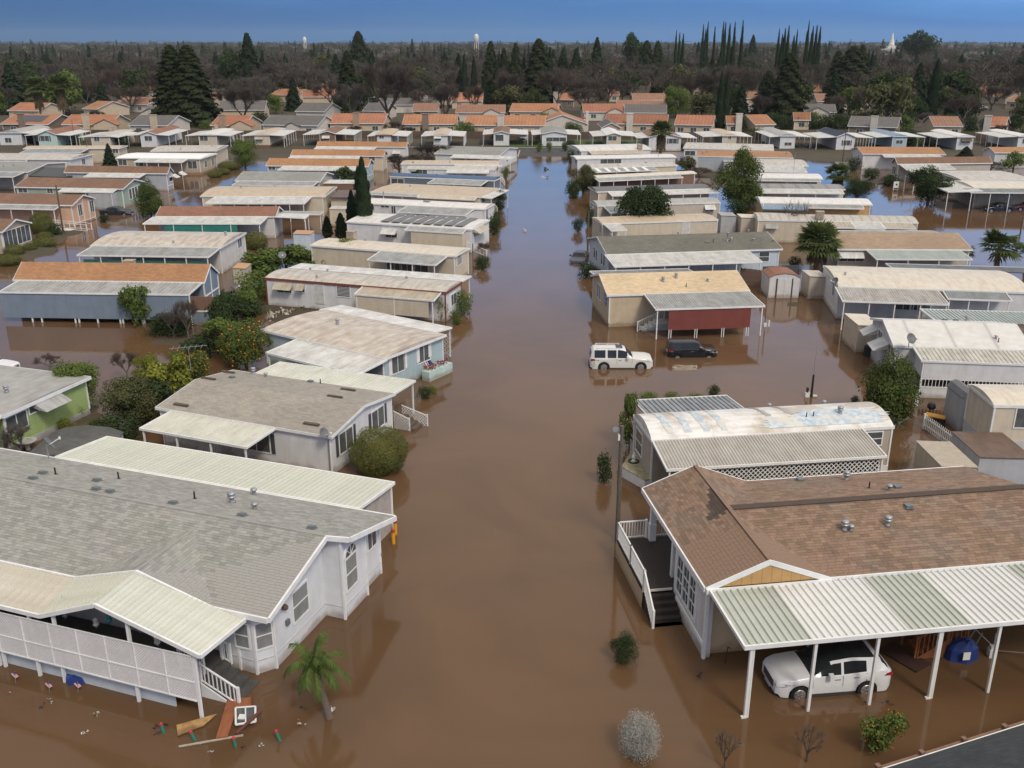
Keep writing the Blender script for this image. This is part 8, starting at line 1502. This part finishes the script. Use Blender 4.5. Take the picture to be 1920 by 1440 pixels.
# floating debris by the left home
def plank(label, zf, pts, z=.10, th=.05, mt=WOODR, name='plank', cat='plank', tilt=None):
    w = [wp(zf(*p), z) for p in pts]; c = sum(w, Vector())/len(w); t = None; m = MB(); q = [p-c for p in w]
    ar = sum(q[i].x*q[(i+1) % len(q)].y-q[(i+1) % len(q)].x*q[i].y for i in range(len(q)))
    if ar > 0: q = q[::-1]
    m.prism(q, (0, 0, -th)); o = m.build(name, mt, None, M=Matrix.Translation(c)); return tag(o, label, cat)
zd = zz(260, 1180, 4.8)
WRED = mat('wet_red_board', (.32, .12, .055), (.20, .07, .035), scale=2, rough=.45, stretch=(3, 1, 1), bump=.2); WGOLD = mat('wet_pale_ply', (.48, .30, .12), (.25, .14, .06), scale=3, rough=.5, c3=(.15, .09, .05))
plank('bent red brown wooden door panel floating by the porch steps', zd, [(695, 975), (800, 620), (1010, 612), (1010, 690), (890, 700), (800, 960)], .12, .08, WRED, 'door_panel', 'board'); plank('pale yellow plywood sheet floating with a pointed end', zd, [(350, 955), (340, 860), (700, 760), (585, 860)], .1, .04, WGOLD, 'plywood_sheet', 'board')
plank('dark red plank lying over the floating window', zd, [(870, 925), (1100, 712), (1115, 730), (890, 935)], .26, .05, mat('dark_red_plank', (.14, .05, .04), rough=.6)); plank('long thin pale pole floating below the boards', zd, [(360, 1058), (360, 1045), (940, 943), (942, 955)], .06, .04, mat('pale_pole', (.42, .36, .28), rough=.7), 'pole', 'pole')
w = [wp(zd(*p), .16) for p in ((875, 858), (872, 708), (1050, 695), (1052, 830))]; t = one('window_sash', 'white framed window lying loose on the floating boards', 'window', (w[0].x, w[0].y, 0)); m = MB(); c0 = w[0].copy(); c0.z = 0; q = [p-c0 for p in w]
for a, b in ((0, 1), (1, 2), (2, 3), (3, 0)): m.bar(q[a], q[b], .07, .05)
m.bar((q[0]+q[3])/2, (q[1]+q[2])/2, .05, .05); m.build('frame', WHITE, t); m = MB(); m.prism([p+Vector((0, 0, .0)) for p in q], (0, 0, .01)); m.build('pane', GLASS, t); m = MB(); cc = q[0]*.55+q[1]*.2+q[2]*.1+q[3]*.15; m.box(cc.x-.1, cc.x+.15, cc.y-.05, cc.y+.2, cc.z+.02, cc.z+.06); m.build('paper', WHITE, t)
zg = zz(260, 1180, 4.8); GRN = mat('green_sleeve', (.03, .24, .17), rough=.5); RDC = mat('red_cap', (.45, .03, .05), rough=.5)
for i, (x, y, yt) in enumerate(((225, 930, 840), (505, 1000, 905), (872, 1055, 965), (1272, 1005, 905))):
    w = wp(zg(x, y)); hh = vh(zg(x, y), zg(x, yt)[1]); t = one('garden_light', ['first', 'second', 'third', 'fourth'][i]+' from the left of the green garden stakes with red caps in the water', 'garden stake', (w.x, w.y, 0), 0, 'green garden stakes with red caps'); t.rotation_euler = (R(rnd.uniform(-8, 8)), R(rnd.uniform(-14, -3)), 0); m = MB(); m.lathe([(.055, -.2), (.055, hh-.06)], 10); m.build('sleeve', GRN, t); m = MB(); m.lathe([(.07, hh-.07), (.07, hh-.01), (.03, hh+.03)], 10); m.build('cap', RDC, t)
def blob(label, zf, x, y, c, s=.16, name='floating_litter', cat='litter', grp=None, n=5):
    w = wp(zf(x, y)); g = random.Random(int(x*7+y)); m = MB()
    for i in range(n):
        c_ = Vector((g.uniform(-s, s), g.uniform(-s, s), g.uniform(0, s*.6))); a = [c_+rv(g)*s*.5 for _ in range(4)]; m.add(a, [(0, 1, 2), (0, 2, 3), (0, 3, 1), (1, 3, 2)])
    return tag(m.build(name, mat('litter_%02d%02d%02d' % (c[0]*99, c[1]*99, c[2]*99), c, rough=.7), None, M=Matrix.Translation((w.x, w.y, .0))), label, cat, grp)
W_ = (.6, .58, .55); DKC = (.05, .04, .035)
for lb, zf, x, y, c, s in (('white scrap floating below the long pale pole', zg, 645, 1120, W_, .12), ('small white scraps right of the third green stake', zg, 1118, 1042, W_, .1), ('pale tangled clump left of the palm base', zg, 1475, 850, (.45, .42, .35), .2), ('white figurine cluster at the palm base', zg, 1735, 745, W_, .2), ('lilac scrap on the long pale pole', zg, 560, 1030, (.4, .38, .55), .1), ('dark clump beside the leftmost green stake', zg, 170, 900, DKC, .25), ('small black bag right of the floating window', zg, 1495, 695, DKC, .15), ('tiny dark leaf clump right of the third stake', zg, 935, 1050, DKC, .13), ('pale clump near the right small flag', z1, 405, 1222, (.4, .36, .28), .16), ('small grey clump near the middle small flag', z1, 203, 1172, (.3, .29, .27), .14), ('dark scrap near the middle small flag', z1, 178, 1188, DKC, .12), ('tan scrap at the left edge of the water', z1, 45, 1130, (.3, .25, .18), .12), ('white leaf shaped scrap in open water bottom left', z1, 345, 1300, W_, .13), ('dark half sunk tyre piece near the corner of the tan home', z2, 497, 1048, DKC, .25), ('dark twig clump behind the white crossover', z2, 1312, 1162, DKC, .16), ('white bag in the water by the beige shed box', z5, 1757, 562, W_, .4), ('white scrap in the middle of the blue water', z0, 1022, 333, W_, .5), ('dark sunken lump far up the street', z0, 1022, 318, DKC, .7), ('white scrap floating far down the street', z0, 985, 434, W_, .35)): blob(lb, zf, x, y, c, s)
# blue and dark things
w = wp(z1(305, 1085)); t = one('tarpaulin_bundle', 'crumpled blue tarpaulin below the lattice porch', 'tarpaulin', (w.x, w.y, 0), -.2); m = MB(); g = random.Random(5); L_ = [(.55*math.cos(a)*g.uniform(.8, 1.1), .3*math.sin(a)*g.uniform(.8, 1.1)) for a in [i*.52 for i in range(12)]]; BL = mat('blue_tarp', (.02, .05, .22), (.015, .03, .14), rough=.45)
m.add([(x_, y_, -.1) for x_, y_ in L_]+[(x_*.7, y_*.7, .2+g.uniform(-.05, .1)) for x_, y_ in L_]+[(0, 0, .3)], [(i, (i+1) % 12, 12+(i+1) % 12, 12+i) for i in range(12)]+[(12+i, 12+(i+1) % 12, 24) for i in range(12)]); m.build('cloth', BL, t)
w = wp(z2(1630, 960)); t = one('covered_grill', 'blue covered grill with white tag under the striped carport', 'grill cover', (w.x, w.y, 0), .15); m = MB(); m.add([(x_*1.35, y_*1.5, -.2) for x_, y_ in L_]+[(x_*1.2, y_*1.2, .55+g.uniform(-.1, .1)) for x_, y_ in L_]+[(x_*.6, y_*.7, .85+g.uniform(-.1, .1)) for x_, y_ in L_]+[(0, 0, .9)], [(k*12+i, k*12+(i+1) % 12, (k+1)*12+(i+1) % 12, (k+1)*12+i) for k in (0, 1) for i in range(12)]+[(24+i, 24+(i+1) % 12, 36) for i in range(12)]); m.build('cover', BL, t); m = MB(); m.box(-.25, .05, -.5, -.47, .25, .6); m.build('tag', WHITE, t)
w = wp(z2(1425, 968)); t = one('wooden_steps', 'red brown wooden stair with slatted railing under the striped carport', 'steps', (w.x, w.y, 0), R(11))
for k in range(4): m = MB(); m.box(.3+.28*k, .58+.28*k, 0, 1.1, -.3, .18+.17*k); m.build('step', WOODR, t)
m = MB(); m.box(1.42, 2.3, 0, 1.1, .62, .70); [m.box(x_, x_+.08, y_, y_+.08, -.4, 1.55 if x_ > 1.3 else 1.0) for x_ in (.0, 1.38, 2.22) for y_ in (0, 1.02)]; m.bar((.0, .04, 1.0), (1.42, .04, 1.6), .07); m.bar((1.42, .04, 1.6), (2.3, .04, 1.6), .07); m.bar((.1, -.02, 0), (1.5, -.02, .85), .03, .14); m.bar((.3, .04, -.2), (2.2, .04, .9), .04, .1); m.build('frame', WOODR, t)
for k in range(11): m = MB(); x_ = .12+k*.2; z_ = 1.03+.42*min(x_, 1.42); m.box(x_, x_+.05, 0, .04, .0+min(.6, .42*x_), z_); m.build('baluster', WOODR, t)
for k in range(5): m = MB(); m.box(1.45, 2.3, -.01, .02, -.2+k*.16, -.07+k*.16); m.build('board', WOODR, t)
w = wp(z2(1385, 960)); tag((lambda m: (m.box(-.5, .5, -.9, .9, .02, .07), m.build('dark_mat', mat('dark_wood_mat', (.05, .025, .02)), None, M=Matrix.Translation((w.x, w.y, .0)) @ Matrix.Rotation(R(35), 4, 'Z')))[1])(MB()), 'dark mat afloat beside the red brown wooden stair', 'mat')
w = wp(z2(1765, 950)); t = one('bicycle_rack_clutter', 'tangle of bike handlebars and white box under the striped carport', 'clutter', (w.x, w.y, 0)); m = MB(); [m.tube(a, b, .02, .02, 6) for a, b in (((-1.2, .2, 0), (-.6, .5, .9)), ((-.6, .5, .9), (.3, .2, .1)), ((.3, .2, .1), (1.2, -.2, .3)), ((-.9, 0, 0), (-.5, .1, 1.0)), ((1.2, -.2, .3), (1.6, -.3, .2)), ((0, 0, 0), (.2, .4, .8)))]; m.build('bars', STEEL, t); m = MB(); m.box(-.2, .1, -.2, .1, -.1, .35); m.box(-.15, .05, -.15, .05, .35, .5); m.build('box', WHITE, t)
w = wp(z2(600, 985)); t = one('garden_tap', 'thin bent standpipe by the tan home wall', 'pipe', (w.x, w.y, 0)); m = MB(); m.tube((0, 0, -.2), (.08, 0, .8), .02, .02, 6); m.tube((.08, 0, .8), (.2, 0, .72), .02, .02, 6); m.build('pipe', BLACKP, t)
w = wp(z7(282, 530), .62); t = one('garden_statue', 'small white garden statue in a wreath on the mossy terrace', 'statue', (w.x, w.y, .62)); m = MB(); m.lathe([(.12, 0), (.14, .08), (.07, .15), (.12, .3), (.09, .42), (.05, .46), (.07, .54), (.02, .6)], 10); m.build('figure', WHITE, t); m = MB(); [m.bar((.3*math.cos(a), .3*math.sin(a), .02), (.3*math.cos(a+.55), .3*math.sin(a+.55), .02), .07) for a in [i*.55 for i in range(11)]]; m.build('wreath', BLACKP, t)
# flower boxes and planter of the pale blue home; lattice steps of the home in front
h = H3; q = h.pos('R', 1640, 610); t = one('planter_box', 'pale green planter box with pink flowers at the pale blue home end', 'planter', h.fr.w(h.L+.2, q.y, 0), h.fr.a); m = MB(); m.box(0, .7, -1.4, 1.4, -.4, .75); m.build('box', Wmint, t); m = MB(); [leaf(m, Vector((rnd.uniform(.1, .6), rnd.uniform(-1.2, 1.2), rnd.uniform(.8, 1.1))), rv(G), .12, G) for _ in range(120)]; tag(m.build('flowers', mat('pink_flowers', (.45, .06, .12), (.05, .09, .03), scale=6, mix=(.45, .55)), t), kind='stuff')
w = wp(z4(1500, 665)); t = one('flower_pot', 'red flowers in a white stand beside the pale blue home', 'plant pot', (w.x, w.y, 0)); m = MB(); m.lathe([(.2, 0), (.28, .4)], 10); m.build('pot', WHITE, t); m = MB(); [leaf(m, Vector((rnd.uniform(-.25, .25), rnd.uniform(-.25, .25), rnd.uniform(.45, .75))), rv(G), .14, G) for _ in range(60)]; tag(m.build('flowers', mat('red_flowers', (.5, .03, .04), rough=.6), t), kind='stuff')
h = H2; t = one('lattice_stair', 'white lattice sided stair at the street end of the grey roofed home', 'stairs', h.fr.w(h.L-.3, h.W+.2, 0), h.fr.a); t.scale = (.72, .72, .8)
lattice([(0, -.2), (1.6, -.2), (1.6, 1.0), (0, 1.5)], lambda a, b, dp: Vector((a, dp, b)), t, WHITE, .2, .05); lattice([(0, -.2), (2.6, -.2), (2.6, .9), (0, 1.5)], lambda a, b, dp: Vector((a, 1.6+dp, b)), t, WHITE, .2, .05)
m = MB(); [m.box(.3+.45*k, .75+.45*k, .05, 1.55, -.3, .85-.22*k) for k in range(4)]; m.build('step', WOODD, t); m = MB(); m.box(1.55, 1.65, -.05, .05, -.4, 1.15); m.box(2.55, 2.65, 1.55, 1.65, -.4, 1.05); m.bar((0, 0, 1.52), (1.6, 0, 1.02), .07); m.bar((0, 1.6, 1.52), (2.6, 1.6, .92), .07); m.build('rail', WHITE, t)
# white lawn furniture under the porch of the grey tan home
q = h.fr.on_z(z4(430, 1060), .3); t = one('porch_swing', 'white slatted swing seat under the ivory porch roof', 'bench', h.fr.w(q.x, -.9, .0), h.fr.a); m = MB(); [m.bar((x_, 0, .5), (x_+.2, .1, 1.2), .04) for x_ in [i*.14 for i in range(12)]]; m.box(0, 1.7, -.5, 0, .45, .5); m.build('seat', WHITE, t)
# little sign board and small bits near the right pool
w = wp(b3(955, 552)); t = one('notice_board', 'white notice board with dark emblem standing in the right hand pool', 'sign', (w.x, w.y, 0), .25); m = MB(); m.box(-.48, .48, -.04, .04, .25, 1.55); m.build('board', WHITE, t); m = MB(); m.lathe([(.17, 0), (.17, .01)], 8); m.build('emblem', BLACKP, t, M=Matrix.Translation((.05, -.05, 1.05)) @ Matrix.Rotation(R(90), 4, 'X')); m = MB(); m.box(-.38, .38, -.05, -.041, .3, .5); m.build('text_band', BLACKP, t); m = MB(); m.box(-.4, -.34, 0, .05, -.5, .4); m.box(.34, .4, 0, .05, -.5, .4); m.build('leg', WHITE, t)
w = wp(b3(1120, 560)); t = one('carport_roof', 'small tilted white awning on posts by the huge dark shrub', 'awning', (w.x, w.y, 0), .3); m = MB(); m.prism([(-2.1, -1.3, 2.7), (1.9, -1.3, 2.5), (2.3, 1.5, 3.4), (-1.3, 1.5, 3.6)], (0, 0, .08)); m.build('roof', AWH['grey'], t); m = MB(); [m.box(a, a+.1, b, b+.1, -.5, 2.6) for a in (-1.8, 1.7) for b in (-1.2, 1.2)]; m.build('post', WHITE, t)
# boards, stuff left of white trailer: rubbish heap with sheets
for i, (x, y, c, s) in enumerate(((1590, 350, (.45, .38, .30), .8), (1640, 340, (.5, .45, .4), .6), (1700, 325, (.3, .2, .14), .5), (1610, 330, (.1, .12, .3), .3), (1580, 370, (.5, .46, .4), .5), (1780, 315, (.16, .11, .08), .5))): blob(['crumpled tan sheet', 'pale sheet', 'brown rubbish', 'blue bag', 'cream sheet', 'dark brown rubbish'][i]+' on the muddy bank beside the white trailer home', z3, x, y, c, s, 'yard_rubbish', 'rubbish', None, 9)
w = wp(z3(155, 1080), .5); t = one('upturned_dish', 'white scalloped birdbath bowl by the lime green home', 'birdbath', (w.x, w.y, -.1)); m = MB(); m.lathe([(.15, 0), (.1, .5), (.55, .62), (.6, .7), (.5, .66), (.1, .6)], 14); m.build('bowl', mat('birdbath_white', (.5, .48, .45)), t)
w = wp(z3(280, 970), 0); t = one('wooden_ladder', 'old white wooden trellis leaning at the lime green home', 'trellis', (w.x, w.y, 0), .9); m = MB(); [m.bar((x_, 0, -.3), (x_, .5, 1.3), .06) for x_ in (0, .8)]; [m.bar((0, .15*k, .3*k), (.8, .15*k, .3*k), .04) for k in range(4)]; m.build('frame', BEIGEV, t)
shed('low shed with dark grey sagging roof behind the grey shingle roof', z1, 80, 385, 190, 4.2, 2, Wgrey, shing('old_dark', (.12, .12, .11), (.09, .09, .085)), 'barn', ze=1.7, door=False)
# railings on the street side, left
for zf, p, q, lb in ((b1, (1610, 945), (1745, 975), 'white handrail ramp at the cream trailer by the street'), (b1, (1785, 660), (1818, 668), 'small white railing at the bright white arched roof home'), (b1, (1850, 470), (1870, 480), 'white gate post at the slate trailer home')):
    a = wp(zf(*p)); b = wp(zf(*q)); t = one('hand_railing', lb, 'railing', (a.x, a.y, 0)); railing(t, (0, 0, .6), (b.x-a.x, b.y-a.y, .1), .8, 6, name='rail')
# domed white building and water tanks on the horizon
def far(x, y, D): d = ray(x, y); k = D/math.hypot(d.x, d.y); return Vector((d.x*k, d.y*k, CH+d.z*k))
w = far(1672, 96, 1500); t = one('domed_building', 'white domed civic building rising over the wood on the right horizon', 'building', (w.x, w.y, -4)); t.scale = (.8, .8, .8); WS = mat('pale_stone', (.72, .70, .66), rough=.7); z_ = 12
m = MB(); m.box(-17, 12, 0, 12, 0, z_+6); m.prism([(-9, -1, z_+6), (9, -1, z_+6), (0, -1, z_+10)], (0, 12, 0)); m.box(-7, 7, 0, 10, z_+6, z_+11); m.build('wall', WS, t); m = MB(); m.lathe([(5, z_+10), (5, z_+14), (4, z_+14.5), (4, z_+18), (3, z_+20), (2.4, z_+21), (2.4, z_+24), (1.6, z_+27), (.3, z_+32)], 12, (0, 5, 0)); m.build('dome', WS, t, smooth=True)
m = MB(); [m.box(-16+i*2.6, -15+i*2.6, -.1, .0, z_-1, z_+4) for i in range(11)]; m.build('window', GLASS, t)
for x, y, D, r, lb in ((893, 71, 1500, 3.6, 'white water tank above the trees near the centre of the horizon'), (571, 75, 1900, 3.4, 'small pale water tank on the left horizon')):
    w = far(x, y, D); t = one('water_tank', lb, 'water tank', (w.x, w.y, 0)); m = MB(); m.lathe([(r*.3, w.z-8), (r*.9, w.z-4), (r, w.z), (r*.9, w.z+3), (r*.5, w.z+5), (.2, w.z+5.6)], 14); m.build('tank', WS, t, smooth=True); m = MB(); [m.tube((r*.8*math.cos(a), r*.8*math.sin(a), 0), (r*.8*math.cos(a), r*.8*math.sin(a), w.z-3), .5, .5, 6) for a in (0, 1.57, 3.14, 4.71)]; m.build('leg', WS, t)
for zf, x, yb, yt, lb in ((b4, 812, 600, 440, 'street lamp among the tiled houses on the left'), (b5, 165, 400, 300, 'thin street lamp near the dark round tree'), (b5, 860, 690, 530, 'street lamp behind the middle tiled houses'), (b7, 1180, 560, 432, 'street lamp among green trees on the right')):
    w = wp(zf(x, yb), .4); hh = vh(zf(x, yb), zf(x, yt)[1], z0=.4); t = one('street_lamp', lb, 'street lamp', (w.x, w.y, .4)); m = MB(); m.tube((0, 0, 0), (0, 0, hh), .09, .06, 8); m.bar((0, 0, hh), (1.6, 0, hh+.25), .08); m.build('pole', STEEL, t); m = MB(); m.box(1.5, 2.2, -.15, .15, hh+.18, hh+.3); m.build('lamp_head', WHITE, t)
# solar roofs far behind on the left
for i, o in enumerate(list(scene.objects)):
    if o.parent is None and o.type == 'EMPTY' and 'label' not in o: print('unlabelled', o.name)
print('objects', len(scene.objects))

# ------------------------------------------------------------------ damp winter air
m = MB(); m.box(-3600, 3600, -80, 5300, -1.6, 64); hz = m.build('haze', []) if False else None
me = bpy.data.meshes.new('haze'); me.from_pydata(m.v, [], m.f); hzm = bpy.data.materials.new('haze_air'); hzm.use_nodes = True; t_ = hzm.node_tree; t_.nodes.clear()
pv_ = t_.nodes.new('ShaderNodeVolumePrincipled'); pv_.inputs['Color'].default_value = (.80, .88, 1, 1); pv_.inputs['Density'].default_value = .00005; pv_.inputs['Anisotropy'].default_value = .2
ou_ = t_.nodes.new('ShaderNodeOutputMaterial'); t_.links.new(pv_.outputs[0], ou_.inputs['Volume']); me.materials.append(hzm)
hz = bpy.data.objects.new('haze', me); col.objects.link(hz); hz['kind'] = 'stuff'
